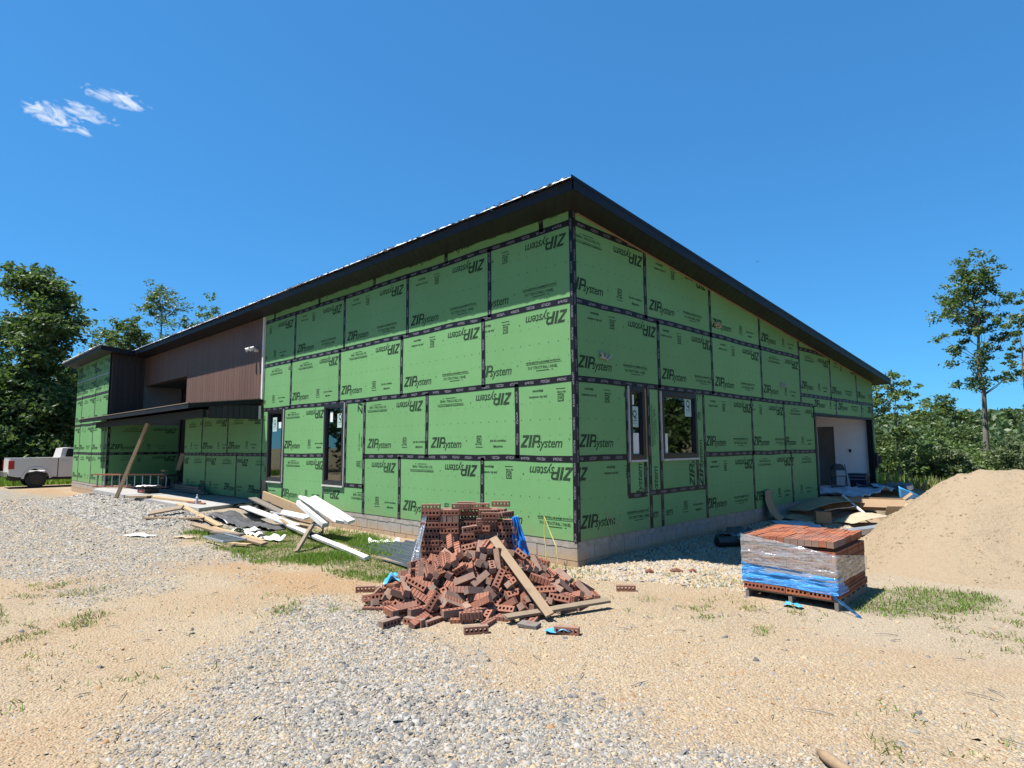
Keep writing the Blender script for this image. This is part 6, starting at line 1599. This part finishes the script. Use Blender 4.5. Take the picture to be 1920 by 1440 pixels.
mb = MB(); mb.add([(XN - 0.2, 0.40, GT + 1.925), (XF + 0.2, 0.40, GT + 1.925), (XF + 0.12, 1.08, GT + 1.43), (XN - 0.12, 1.08, GT + 1.43)], [(0, 1, 2, 3)]); mb.build('windscreen', 'car_glass', tk, fixn=False)
for s_, xx in ((1, XN), (-1, XF)):
    MB().box((xx - 0.14, -3.035, GT + 0.93), (xx + 0.006 * s_ + 0.004 * s_, -2.82, GT + 1.33) if s_ > 0 else (xx + 0.14, -2.82, GT + 1.33)).build('tail_light', 'tail_red', tk)
    MB().box((xx - 0.02, -0.95, GT + 1.26), (xx + 0.03 * s_, -0.75, GT + 1.30)).build('door_handle', 'white_trim', tk)
    MB().box((xx + 0.002 * s_, -1.115, GT + 0.52), (xx - 0.05 * s_, -1.085, GT + 1.45)).build('door_gap', 'truck_black', tk)
    for cy in (-1.93, 1.74):
        mb = MB()
        an = [PI * k / 12 for k in range(13)]
        mb.add([(xx + 0.035 * s_, cy + 0.50 * math.cos(a), GT + 0.46 + 0.50 * math.sin(a)) for a in an] + [(xx + 0.035 * s_, cy + 0.56 * math.cos(a), GT + 0.46 + 0.57 * math.sin(a)) for a in an] + [(xx - 0.02 * s_, cy + 0.60 * math.cos(a), GT + 0.46 + 0.62 * math.sin(a)) for a in an],
               [(i, i + 1, 14 + i, 13 + i) for i in range(12)] + [(13 + i, 14 + i, 27 + i, 26 + i) for i in range(12)])
        mb.build('wheel_arch', 'truck_paint', tk, fixn=False)
        mb = MB(); mb.tube([(xx - 0.28 * s_, cy, GT + 0.41), (xx - 0.26 * s_, cy, GT + 0.41), (xx - 0.03 * s_, cy, GT + 0.41), (xx - 0.01 * s_, cy, GT + 0.41)], [0.37, 0.41, 0.41, 0.38], 28)
        wh = mb.build('wheel', 'tyre', tk)
        mb = MB(); mb.tube([(xx - 0.012 * s_, cy, GT + 0.41), (xx - 0.004 * s_, cy, GT + 0.41)], [0.27, 0.26], 24)
        for k in range(6):
            a = k * PI / 3; mb.obox((xx + 0.0 * s_, cy, GT + 0.41), (xx + 0.004 * s_, cy + 0.24 * math.cos(a), GT + 0.41 + 0.24 * math.sin(a)), 0.05, 0.02, up=(s_, 0, 0))
        mb.build('rim', 'rim', wh)
mb = MB(); mb.box((XF + 0.05, -3.2, GT + 0.58), (XN - 0.05, -3.06, GT + 0.80)); mb.build('rear_bumper', 'chrome', tk)
mb = MB(); mb.box((XF + 0.02, 2.93, GT + 0.5), (XN - 0.02, 3.06, GT + 0.78)); mb.build('front_bumper', 'chrome', tk)
mb = MB(); mb.box((XF + 0.3, -2.9, GT + 0.36), (XN - 0.3, 2.6, GT + 0.5)); mb.build('chassis', 'truck_black', tk)

# ------------------------------------------------------------------ vegetation
def quads_mesh(name, P, mat):
    """P: (n,4,3) array of quads"""
    n = len(P); me = bpy.data.meshes.new(name)
    me.vertices.add(n * 4); me.vertices.foreach_set('co', P.astype(np.float32).ravel())
    me.loops.add(n * 4); me.loops.foreach_set('vertex_index', np.arange(n * 4, dtype=np.int32))
    me.polygons.add(n); me.polygons.foreach_set('loop_start', np.arange(0, n * 4, 4, dtype=np.int32))
    me.update(calc_edges=True); me.materials.append(MATS[mat])
    return me


def leaves(C, size, r_, flat=0.35):
    """diamond leaves at centres C"""
    n = len(C)
    a = r_.normal(size=(n, 3)); a[:, 2] *= flat + 0.3; a /= np.linalg.norm(a, axis=1)[:, None]
    b = r_.normal(size=(n, 3)); b -= a * (a * b).sum(1)[:, None]; b /= np.linalg.norm(b, axis=1)[:, None]
    s = size * r_.uniform(0.6, 1.35, (n, 1))
    droop = np.zeros((n, 3)); droop[:, 2] = -0.18
    return np.stack([C - a * s, C + b * s * 0.45, C + (a + droop) * s, C - b * s * 0.45], 1)


def tree(name, label, x, y, h, cr, cb, tr_, clumps, nleaf, lsize, mat, bark='bark', group=None, seed=0, shape=1.0, clump_r=0.28, lean=(0, 0), z0=None, cat='tree', top_bias=1.0):
    r_ = np.random.default_rng(seed + 100)
    zg = g1(x, y) - 0.1 if z0 is None else z0
    root = thing(name, (x, y, zg), label, cat, group)
    # trunk
    mb = MB(); pts = []; N = 9
    wob = r_.normal(size=(N + 1, 2)) * 0.02 * h * 0.35
    for i in range(N + 1):
        k = i / N
        pts.append(Vector((x + lean[0] * k * h + wob[i, 0] * min(1, k * 2), y + lean[1] * k * h + wob[i, 1] * min(1, k * 2), zg + h * 0.94 * k)))
    mb.tube(pts, [tr_ * (1.25 if i == 0 else 1) * (1 - 0.88 * i / N) for i in range(N + 1)], 8)
    cen = []
    for c in range(clumps):
        k = r_.random() ** top_bias
        zc = cb + (h * 0.97 - cb) * k
        t_ = (zc - cb) / max(1e-3, (h - cb))
        prof = max(0.12, math.sin(PI * min(1, max(0.06, t_ * 0.86 + 0.12))) ** shape)
        ang = r_.uniform(0, 2 * PI); rad = cr * prof * math.sqrt(r_.uniform(0.08, 1))
        kk = zc / (h * 0.94); ip = pts[min(N, int(kk * N))]
        ctr = Vector((ip.x + rad * math.cos(ang), ip.y + rad * math.sin(ang), zg + zc))
        cen.append(ctr)
        zs_ = max(0.15, zc - rad * 0.7 - 0.2)
        k0 = min(N - 1, zs_ / (h * 0.94) * N); i0 = int(k0); st_ = pts[i0].lerp(pts[i0 + 1], k0 - i0)
        midp = st_.lerp(ctr, 0.55) + Vector((0, 0, -0.08 * rad)) + Vector(r_.normal(size=3)) * 0.06 * rad
        rr = max(0.012, tr_ * 0.30 * (1 - 0.75 * kk))
        mb.tube([st_, midp, ctr], [rr, rr * 0.6, rr * 0.22], 5, cap=False)
    mb.build('trunk', bark, root, smooth=True)
    nleaf = int(nleaf * (1.0 if 'outside the picture' in label or 'dim wood' in label else 2.3)); lsize = lsize * (0.8 if 'outside the picture' in label or 'dim wood' in label else 0.57)
    per = max(1, nleaf // clumps); cl = []
    for ctr in cen:
        sc_ = cr * clump_r * r_.uniform(0.6, 1.3)
        m = int(per * r_.uniform(0.6, 1.4))
        # several twigs per clump
        tw = r_.normal(size=(max(2, m // 40), 3)) * np.array([sc_, sc_, sc_ * 0.6])
        o_ = tw[r_.integers(0, len(tw), m)] + r_.normal(size=(m, 3)) * np.array([0.34, 0.34, 0.2]) * sc_
        cl.append(o_ + np.array(ctr))
    C = np.concatenate(cl)
    me = quads_mesh('crown', leaves(C, lsize, r_), mat)
    link('crown', me, root)
    return root


wood_g = 'trees of the wood behind the house'
# the big oak on the left and its neighbours
tree('oak_tree', 'tall dark oak with a broad crown at the left edge behind the truck', -44.0, -0.9, 13.4, 2.5, 2.4, 0.36, 46, 13000, 0.30, 'leaf_oak', seed=1, shape=0.6, clump_r=0.30)
tree('oak_tree', 'dark oak cut by the left edge of the picture', -47.5, -6.0, 11.8, 3.6, 2.0, 0.34, 36, 8500, 0.32, 'leaf_oak', seed=2, shape=0.6, clump_r=0.30)
tree('oak_tree', 'dark leafy tree just right of the big oak, behind the wing', -48.5, 2.8, 8.6, 2.4, 1.5, 0.26, 34, 8000, 0.30, 'leaf_oak', seed=3, shape=0.6, group=wood_g)
tree('tree', 'small rounded tree over the wing roof, left one', -50.5, 4.8, 12.2, 2.2, 5.0, 0.20, 18, 2300, 0.24, 'leaf_light', seed=4, clump_r=0.34, group=wood_g)
tree('tree', 'rounded tree over the wing roof, second from the left', -47.0, 5.4, 11.8, 1.9, 5.0, 0.20, 18, 2300, 0.24, 'leaf_oak', seed=5, clump_r=0.34, group=wood_g)
tree('tree', 'taller airy tree rising over the brown siding', -49.0, 7.9, 14.6, 2.5, 6.0, 0.18, 22, 2300, 0.22, 'leaf_olive', seed=6, clump_r=0.30, group=wood_g)
tree('tree', 'bright green tree top showing above the roof edge', -47.5, 9.4, 12.6, 2.4, 5.5, 0.18, 20, 2400, 0.24, 'leaf_light', seed=7, clump_r=0.32, group=wood_g)
tree('tree', 'green tree top just clearing the roof, rightmost of them', -47.0, 11.2, 13.6, 2.6, 6.0, 0.2, 20, 2400, 0.24, 'leaf_light', seed=8, clump_r=0.32, group=wood_g)
for k, (x_, y_, h_, cr_, lab) in enumerate(((-46, -9, 9, 4.2, 'understorey tree at the left edge below the oaks'), (-42.5, -3.4, 5.5, 2.8, 'bushy young tree behind the truck bed'), (-43, 1.2, 5.0, 2.6, 'bushy tree behind the truck cab and wing'), (-50, -2.5, 8, 3.6, 'dense dark tree filling the gap behind the big oak'), (-54, 1.5, 8, 3.6, 'dense dark tree further back beside the big oak'), (-56, -8, 9, 4.4, 'far dark tree behind the left edge oak'), (-41.5, -6.4, 4.2, 2.6, 'low leafy bush left of the truck tail'))):
    tree('tree', lab, x_, y_, h_, cr_, 0.4, 0.14, 30, 6500, 0.30, 'leaf_oak' if k % 3 else 'leaf_light', seed=20 + k, shape=0.5, clump_r=0.36, group='undergrowth at the edge of the wood', top_bias=1.1)
for k in range(7):
    a = k / 6; x_ = -60 + 4 * math.sin(k * 2.1); y_ = -16 + 34 * a
    tree('tree', 'background tree in the dim wood behind the oaks', x_ - 6, y_, 8.5 + 1.5 * math.sin(k * 1.7), 4.0, 0.5, 0.2, 26, 5000, 0.42, 'leaf_oak', seed=40 + k, shape=0.5, clump_r=0.36, group='dim background trees of the left wood')
# right side
tree('tree', 'slim young tree beside the garage end of the house', -0.35, 20.3, 4.9, 1.15, 1.0, 0.055, 30, 2300, 0.13, 'leaf_light', 'bark_pale', seed=61, shape=0.7, clump_r=0.26)
tree('tall_tree', 'tall slender tree with a high open crown at the right', 1.15, 30.4, 11.0, 1.75, 4.6, 0.15, 60, 3600, 0.16, 'leaf_oak', 'bark_pale', seed=62, shape=0.9, clump_r=0.24, lean=(0.012, 0.0), top_bias=0.62)
tree('tall_tree', 'thin half bare tree at the right edge of the picture', 2.35, 36.4, 10.6, 1.0, 2.5, 0.10, 26, 900, 0.17, 'leaf_oak', 'bark_pale', seed=63, clump_r=0.22, top_bias=0.9)
rb_g = 'leafy trees of the slope behind the sand'
for k, (x_, y_, h_, cr_, lab) in enumerate(((-1.5, 40.5, 6.2, 1.8, 'round topped tree left of the tall slender one'), (-4.2, 38.0, 2.3, 2.4, 'low leafy tree right of the young garage tree'), (-2.6, 31.5, 1.6, 2.2, 'bush behind the sand heap, left one'), (-0.4, 27.0, 1.5, 1.8, 'near bush behind the sand heap below the round topped tree'), (1.6, 33.5, 1.9, 2.2, 'bush at the foot of the tall slender tree'),
                                            (3.2, 29.5, 1.7, 2.0, 'bush at the right edge above the sand'), (-4.8, 30.5, 1.5, 2.1, 'bush beside the young garage tree'), (4.6, 38, 2.8, 2.6, 'leafy tree at the right edge behind the thin tree'), (1.0, 44, 3.4, 2.8, 'leafy tree behind the tall slender trunk'), (-7.5, 46, 2.6, 3.2, 'leafy tree far behind the garage corner'), (-2.0, 23.4, 1.9, 1.3, 'low weeds and brush beside the garage corner'), (0.6, 22.0, 1.5, 1.2, 'low brush just behind the sand heap'))):
    tree('tree' if h_ > 4.5 else 'bush', lab, x_, y_, h_, cr_, 0.2, 0.08, 30, int(4200 + 500 * cr_), 0.15 + 0.02 * (y_ > 35), ('leaf_light', 'leaf_oak', 'leaf_olive')[k % 3] if k != 0 else 'leaf_oak', seed=70 + k, shape=0.45, clump_r=0.25, group=rb_g, cat='tree' if h_ > 4.5 else 'bush')
# trees outside the picture, right of it, which the gable windows mirror
for k, (x_, y_) in enumerate(((13, 19), (17, 27), (10.5, 26), (21, 20), (15, 35), (24, 30))):
    tree('tree', 'leafy tree standing right of the sand heap, outside the picture', x_, y_, 9 + (k % 3) * 1.5, 3.6, 0.8, 0.16, 34, 5200, 0.26, 'leaf_light' if k % 2 else 'leaf_oak', seed=90 + k, shape=0.5, clump_r=0.34, group='trees right of the picture')
for k, (x_, y_) in enumerate(((-24, -21), (-32, -24), (-40, -20), (-17, -26), (-30, -33))):
    tree('tree', 'dark tree across the drive, outside the picture on the left', x_, y_, 11 + (k % 3) * 1.5, 4.0, 0.8, 0.2, 30, 4500, 0.32, 'leaf_oak', seed=110 + k, shape=0.5, clump_r=0.34, group='trees left of the picture')

# far wooded ridge
r_ = np.random.default_rng(7)
n = 3400
ang = np.radians(r_.uniform(80, 122, n)); dist = 78 + 320 * r_.random(n) ** 1.1
fx_ = 5.8 + dist * np.cos(ang); fy_ = -7.3 + dist * np.sin(ang)
fz_ = gz(fx_, fy_)
hh = r_.uniform(5, 8, n); rr = r_.uniform(2.6, 4.4, n)
per = np.where(dist < 130, 90, np.where(dist < 220, 45, 26))
idx_ = np.repeat(np.arange(n), per)
m = len(idx_)
dr_ = r_.normal(size=(m, 3)); dr_ /= np.linalg.norm(dr_, axis=1)[:, None]; dr_[:, 2] = np.abs(dr_[:, 2]) * 1.2 - 0.35
C = np.stack([fx_[idx_], fy_[idx_], fz_[idx_] + hh[idx_] * 0.55], 1) + dr_ * np.stack([rr[idx_], rr[idx_], hh[idx_] * 0.42], 1) * r_.uniform(0.75, 1.08, (m, 1))
lsz = np.where(dist < 130, 0.55, np.where(dist < 220, 0.9, 1.35))[idx_][:, None]
fm = quads_mesh('distant_forest', leaves(C, lsz, r_, 0.4), 'leaf_far')
tag(link('distant_forest', fm), 'wooded valley and ridge on the horizon at the right', 'forest', kind='stuff')

# ------------------------------------------------------------------ grass
def blades(X, Y, h, w, r_, lean=0.5, zfn=gz):
    n = len(X); Z = zfn(X, Y)
    a = r_.uniform(0, 2 * PI, n); b = r_.uniform(0, 2 * PI, n)
    hh = h * r_.uniform(0.4, 1.4, n); ww = w * r_.uniform(0.6, 1.3, n)
    lx, ly = np.cos(b) * hh * lean * r_.random(n), np.sin(b) * hh * lean * r_.random(n)
    sx, sy = np.cos(a) * ww, np.sin(a) * ww
    p0 = np.stack([X - sx, Y - sy, Z - 0.01], 1); p1 = np.stack([X + sx, Y + sy, Z - 0.01], 1)
    p2 = np.stack([X + lx + sx * 0.3, Y + ly + sy * 0.3, Z + hh], 1); p3 = np.stack([X + lx * 0.6 - sx * 0.7, Y + ly * 0.6 - sy * 0.7, Z + hh * 0.6], 1)
    return np.stack([p0, p1, p2, p3], 1)


def scatter(poly_bounds, n, maskfn, r_):
    x0, x1, y0, y1 = poly_bounds
    X = r_.uniform(x0, x1, n); Y = r_.uniform(y0, y1, n)
    k = maskfn(X, Y) > r_.random(n)
    return X[k], Y[k]


r_ = np.random.default_rng(21)
gmask = lambda X, Y: soft(X, Y, GRASS, 0.25, 0.35, 1.4, 33) * (0.25 + 0.75 * smooth01((fbm(X, Y, 2.2, 71) - 0.38) * 5))
X, Y = scatter((-9, -1, -3.6, 0), 85000, gmask, r_)
sel = r_.random(len(X)) < 0.8
tall = 0.03 + 0.07 * smooth01((fbm(X, Y, 0.8, 72) - 0.45) * 4)
Pg = [blades(X[sel], Y[sel], tall[sel], 0.007, r_, 0.9)]; Pd = [blades(X[~sel], Y[~sel], tall[~sel] * 0.8, 0.007, r_, 0.9)]
X, Y = scatter((3.3, 5.2, 0, 2.4), 5200, lambda X, Y: soft(X, Y, GRASS2, 0.2, 0.25, 2.0, 34), r_)
Pg.append(blades(X, Y, 0.035, 0.006, r_, 1.2))
X, Y = scatter((-6, 7, -7, 2.4), 200000, lambda X, Y: soft(X, Y, WEEDY, 0.35, 0.6, 2.2, 35) * smooth01((fbm(X, Y, 5.0, 73) - 0.52) * 8), r_)
sel = r_.random(len(X)) < 0.4
Pg.append(blades(X[sel], Y[sel], 0.038, 0.005, r_, 1.4)); Pd.append(blades(X[~sel], Y[~sel], 0.03, 0.005, r_, 2.2))
# sparse single blades and straw over the yard
X = r_.uniform(-4, 8, 5200); Y = r_.uniform(-6.5, 3, 5200)
k = smooth01((fbm(X, Y, 1.1, 74) - 0.5) * 6) > r_.random(5200)
Pd.append(blades(X[k], Y[k], 0.022, 0.005, r_, 2.5)); 
X = r_.uniform(-1.2, 0.6, 500); Y = r_.uniform(-1.0, -0.1, 500); Pg.append(blades(X, Y, 0.06, 0.006, r_))
# rough grass beside the drive at the far left
X = r_.uniform(-46, -29, 26000); Y = r_.uniform(-12, 4, 26000)
k = (soft(X, Y, [GREY2], 0.45, 0.9, 0.7) < 0.3) & (X < -34.6 + 0.4 * Y * 0)
Pg.append(blades(X[k], Y[k], 0.35, 0.04, r_, 0.6))
X = r_.uniform(-5, 9, 16000); Y = r_.uniform(16.8, 30, 16000)
Pg.append(blades(X[::2], Y[::2], 0.45, 0.03, r_, 0.7)); Pd.append(blades(X[1::2], Y[1::2], 0.45, 0.03, r_, 0.7))
tag(link('grass', quads_mesh('grass', np.concatenate(Pg), 'grass_green')), 'green grass and weeds growing in patches', 'grass', kind='stuff')
tag(link('dry_grass', quads_mesh('dry_grass', np.concatenate(Pd), 'grass_dry')), 'dry yellow grass and straw scattered on the yard', 'grass', kind='stuff')

# ------------------------------------------------------------------ loose gravel stones
def stones(name, X, Y, size, mats_w, r_, label, squash=0.42, zfn=gz):
    n = len(X)
    base = np.array([(-1, -1, -1), (1, -1, -1), (1, 1, -1), (-1, 1, -1), (-.7, -.7, 1), (.7, -.7, 1), (.7, .7, 1), (-.7, .7, 1)], float)
    V_ = base[None] + r_.uniform(-0.42, 0.42, (n, 8, 3))
    s = size * np.exp(np.clip(r_.normal(0, 0.36, n), -0.8, 0.62)) * 0.5
    V_ *= (s[:, None] * np.stack([r_.uniform(0.8, 1.5, n), r_.uniform(0.6, 1.0, n), squash * r_.uniform(0.6, 1.2, n)], 1))[:, None, :]
    a = r_.uniform(0, 2 * PI, n); tx = r_.normal(0, 0.28, n); ty = r_.normal(0, 0.28, n)
    ca, sa = np.cos(a)[:, None], np.sin(a)[:, None]
    x = V_[:, :, 0] * ca - V_[:, :, 1] * sa; y = V_[:, :, 0] * sa + V_[:, :, 1] * ca; z = V_[:, :, 2] + x * tx[:, None] + y * ty[:, None]
    P = np.stack([x + X[:, None], y + Y[:, None], z + (zfn(X, Y) + s * squash * 0.35)[:, None]], -1)
    fq = np.array([(4, 5, 6, 7), (0, 1, 5, 4), (1, 2, 6, 5), (2, 3, 7, 6), (3, 0, 4, 7)])
    F = (np.arange(n)[:, None, None] * 8 + fq[None]).reshape(-1, 4)
    me = bpy.data.meshes.new(name)
    me.vertices.add(n * 8); me.vertices.foreach_set('co', P.astype(np.float32).ravel())
    me.loops.add(F.size); me.loops.foreach_set('vertex_index', F.ravel().astype(np.int32))
    me.polygons.add(len(F)); me.polygons.foreach_set('loop_start', np.arange(0, F.size, 4, dtype=np.int32))
    ws = np.array([w for _, w in mats_w]); mi = r_.choice(len(ws), n, p=ws / ws.sum())
    me.polygons.foreach_set('material_index', np.repeat(mi, 5).astype(np.int32))
    for mname, _ in mats_w: me.materials.append(MATS[mname])
    me.update(calc_edges=True)
    return tag(link(name, me), label, 'gravel', kind='stuff')


for nme, a, b in (('stone_grey', (0.1570, 0.1482, 0.1351), (0.2117, 0.2008, 0.1825)), ('stone_pale', (0.2628, 0.2482, 0.2226), (0.3066, 0.2883, 0.2591)), ('stone_dark', (0.0730, 0.0730, 0.0745), (0.14, 0.14, 0.14)), ('stone_tan', (0.2774, 0.2080, 0.1278), (0.3212, 0.2518, 0.1643)), ('stone_buff', (0.3358, 0.2737, 0.1898), (0.3066, 0.2336, 0.1460)), ('stone_orange', (0.2628, 0.1606, 0.0803), (0.2336, 0.1387, 0.0730))):
    t = NT(nme)
    rp = t.node('ShaderNodeNewGeometry').outputs['Random Per Island']
    t.color(t.mix(rp, a, b)); t.set(Roughness=0.9); t.b.inputs['Specular IOR Level'].default_value = 0.2
r_ = np.random.default_rng(31)


def near_w(X, Y):
    d = np.hypot(X - CAM.x, Y - CAM.y); return np.clip((6.0 / np.maximum(d, 2.5)) ** 1.7, 0.05, 1)


def view_ok(X, Y, margin=1.12):
    dx = X - CAM.x; dy = Y - CAM.y
    dep = dx * math.cos(YAW) + dy * math.sin(YAW); lat = dx * math.sin(YAW) - dy * math.cos(YAW)
    return (dep > 2.4) & (np.abs(lat) < dep * 0.84 * margin + 0.8)


def gravel_pts(n, bounds, wfn):
    X = r_.uniform(bounds[0], bounds[1], n); Y = r_.uniform(bounds[2], bounds[3], n)
    k = view_ok(X, Y); X, Y = X[k], Y[k]
    w = wfn(X, Y) * near_w(X, Y); k = w > r_.random(len(X)); return X[k], Y[k]


greyf = lambda X, Y: masks(X, Y)[0] * (1 - masks(X, Y)[1])
X, Y = gravel_pts(720000, (-24, 7, -9.5, -1.5), greyf)
stones('gravel', X, Y, 0.0095 * (1 + 0.10 * np.hypot(X - CAM.x, Y - CAM.y)), [('stone_grey', 4), ('stone_pale', 4), ('stone_dark', 0.8), ('stone_buff', 2.2), ('stone_tan', 1.8)], r_, 'loose grey crushed gravel over the drive')
X, Y = gravel_pts(2600, (0.5, 6, -6.5, -3.4), greyf)
Xc = r_.normal(2.3, 0.55, 900); Yc = r_.normal(-4.75, 0.28, 900); X = np.concatenate([X, Xc]); Y = np.concatenate([Y, Yc])
stones('gravel_chunks', X, Y, 0.024, [('stone_grey', 4), ('stone_pale', 2), ('stone_dark', 2)], r_, 'larger grey stones among the crushed gravel')
X, Y = gravel_pts(170000, (-8, 8, -7.2, 3.5), lambda X, Y: 0.75 * (1 - 0.75 * masks(X, Y)[0]) * (1 - 0.8 * masks(X, Y)[4]) * (1 - masks(X, Y)[1]) * smooth01((fbm(X, Y, 0.9, 81) - 0.30) * 4))
stones('tan_gravel', X, Y, 0.0125, [('stone_tan', 4), ('stone_buff', 3.2), ('stone_orange', 1.2), ('stone_pale', 1.0), ('stone_grey', 0.35)], r_, 'loose tan pea gravel over the yard')
# coarser pale gravel by the corner and in the shade strip along the gable wall
X = r_.uniform(-0.2, 2.6, 30000); Y = r_.uniform(-0.8, 7.5, 30000)
k = (X > 0.06) & (poly_sd(X, Y, [(0.0, -0.6), (2.4, 0.2), (2.4, 2.0), (1.7, 7.5), (0.0, 7.5)]) + 0.4 * (fbm(X, Y, 1.5, 83) - 0.5) > 0)
stones('pale_gravel', X[k], Y[k], 0.033, [('stone_buff', 4), ('stone_tan', 3), ('stone_pale', 3), ('stone_grey', 1.5)], r_, 'coarse pale gravel along the foot of the gable wall')
X = r_.uniform(-22, -9.5, 11000); Y = r_.uniform(-3.6, -1.9, 11000)
stones('porch_gravel', X, Y, 0.042, [('stone_grey', 4), ('stone_pale', 3), ('stone_dark', 1)], r_, 'grey gravel banked along the porch slab')

X = r_.uniform(1.6, 8.5, 5200); Y = r_.uniform(1.6, 7.2, 5200)
hs = sand_h(X, Y); k = (hs > 0.05) & (hs < 1.33) & (fbm(X, Y, 1.6, 91) > 0.42); X, Y = X[k], Y[k]
stones('sand_clods', X, Y, 0.022, [('sand', 1)], r_, 'small crumbled clods on the face of the sand heap', 0.7, lambda X, Y: gz(X, Y) - 0.055 + sand_h(X, Y))

X, Y = gravel_pts(1500, (-4, 7, -7, 0.5), lambda X, Y: (1 - 0.7 * masks(X, Y)[1]) * 0.8)
stones('scattered_stones', X, Y, 0.024, [('stone_grey', 3), ('stone_tan', 3), ('stone_dark', 1.6), ('stone_orange', 2), ('stone_buff', 2)], r_, 'single larger stones scattered over the dirt')
tw = MB(); rt = random.Random(8)
for k in range(150):
    x_, y_ = rt.uniform(-2.5, 6.8), rt.uniform(-6.2, 1.0); a_ = rt.uniform(0, 6.3); L_ = rt.uniform(0.05, 0.22)
    p0 = Vector((x_, y_, g1(x_, y_) + 0.012)); p1 = Vector((x_ + L_ * math.cos(a_), y_ + L_ * math.sin(a_), 0)); p1.z = g1(p1.x, p1.y) + 0.016
    tw.tube([p0, p0.lerp(p1, 0.5) + Vector((rt.uniform(-.01, .01), rt.uniform(-.01, .01), 0.006)), p1], [0.004, 0.0035, 0.002], 4)
tag(tw.build('twigs', 'wood_grey'), 'small twigs and wood splinters strewn over the dirt', 'twigs', kind='stuff')
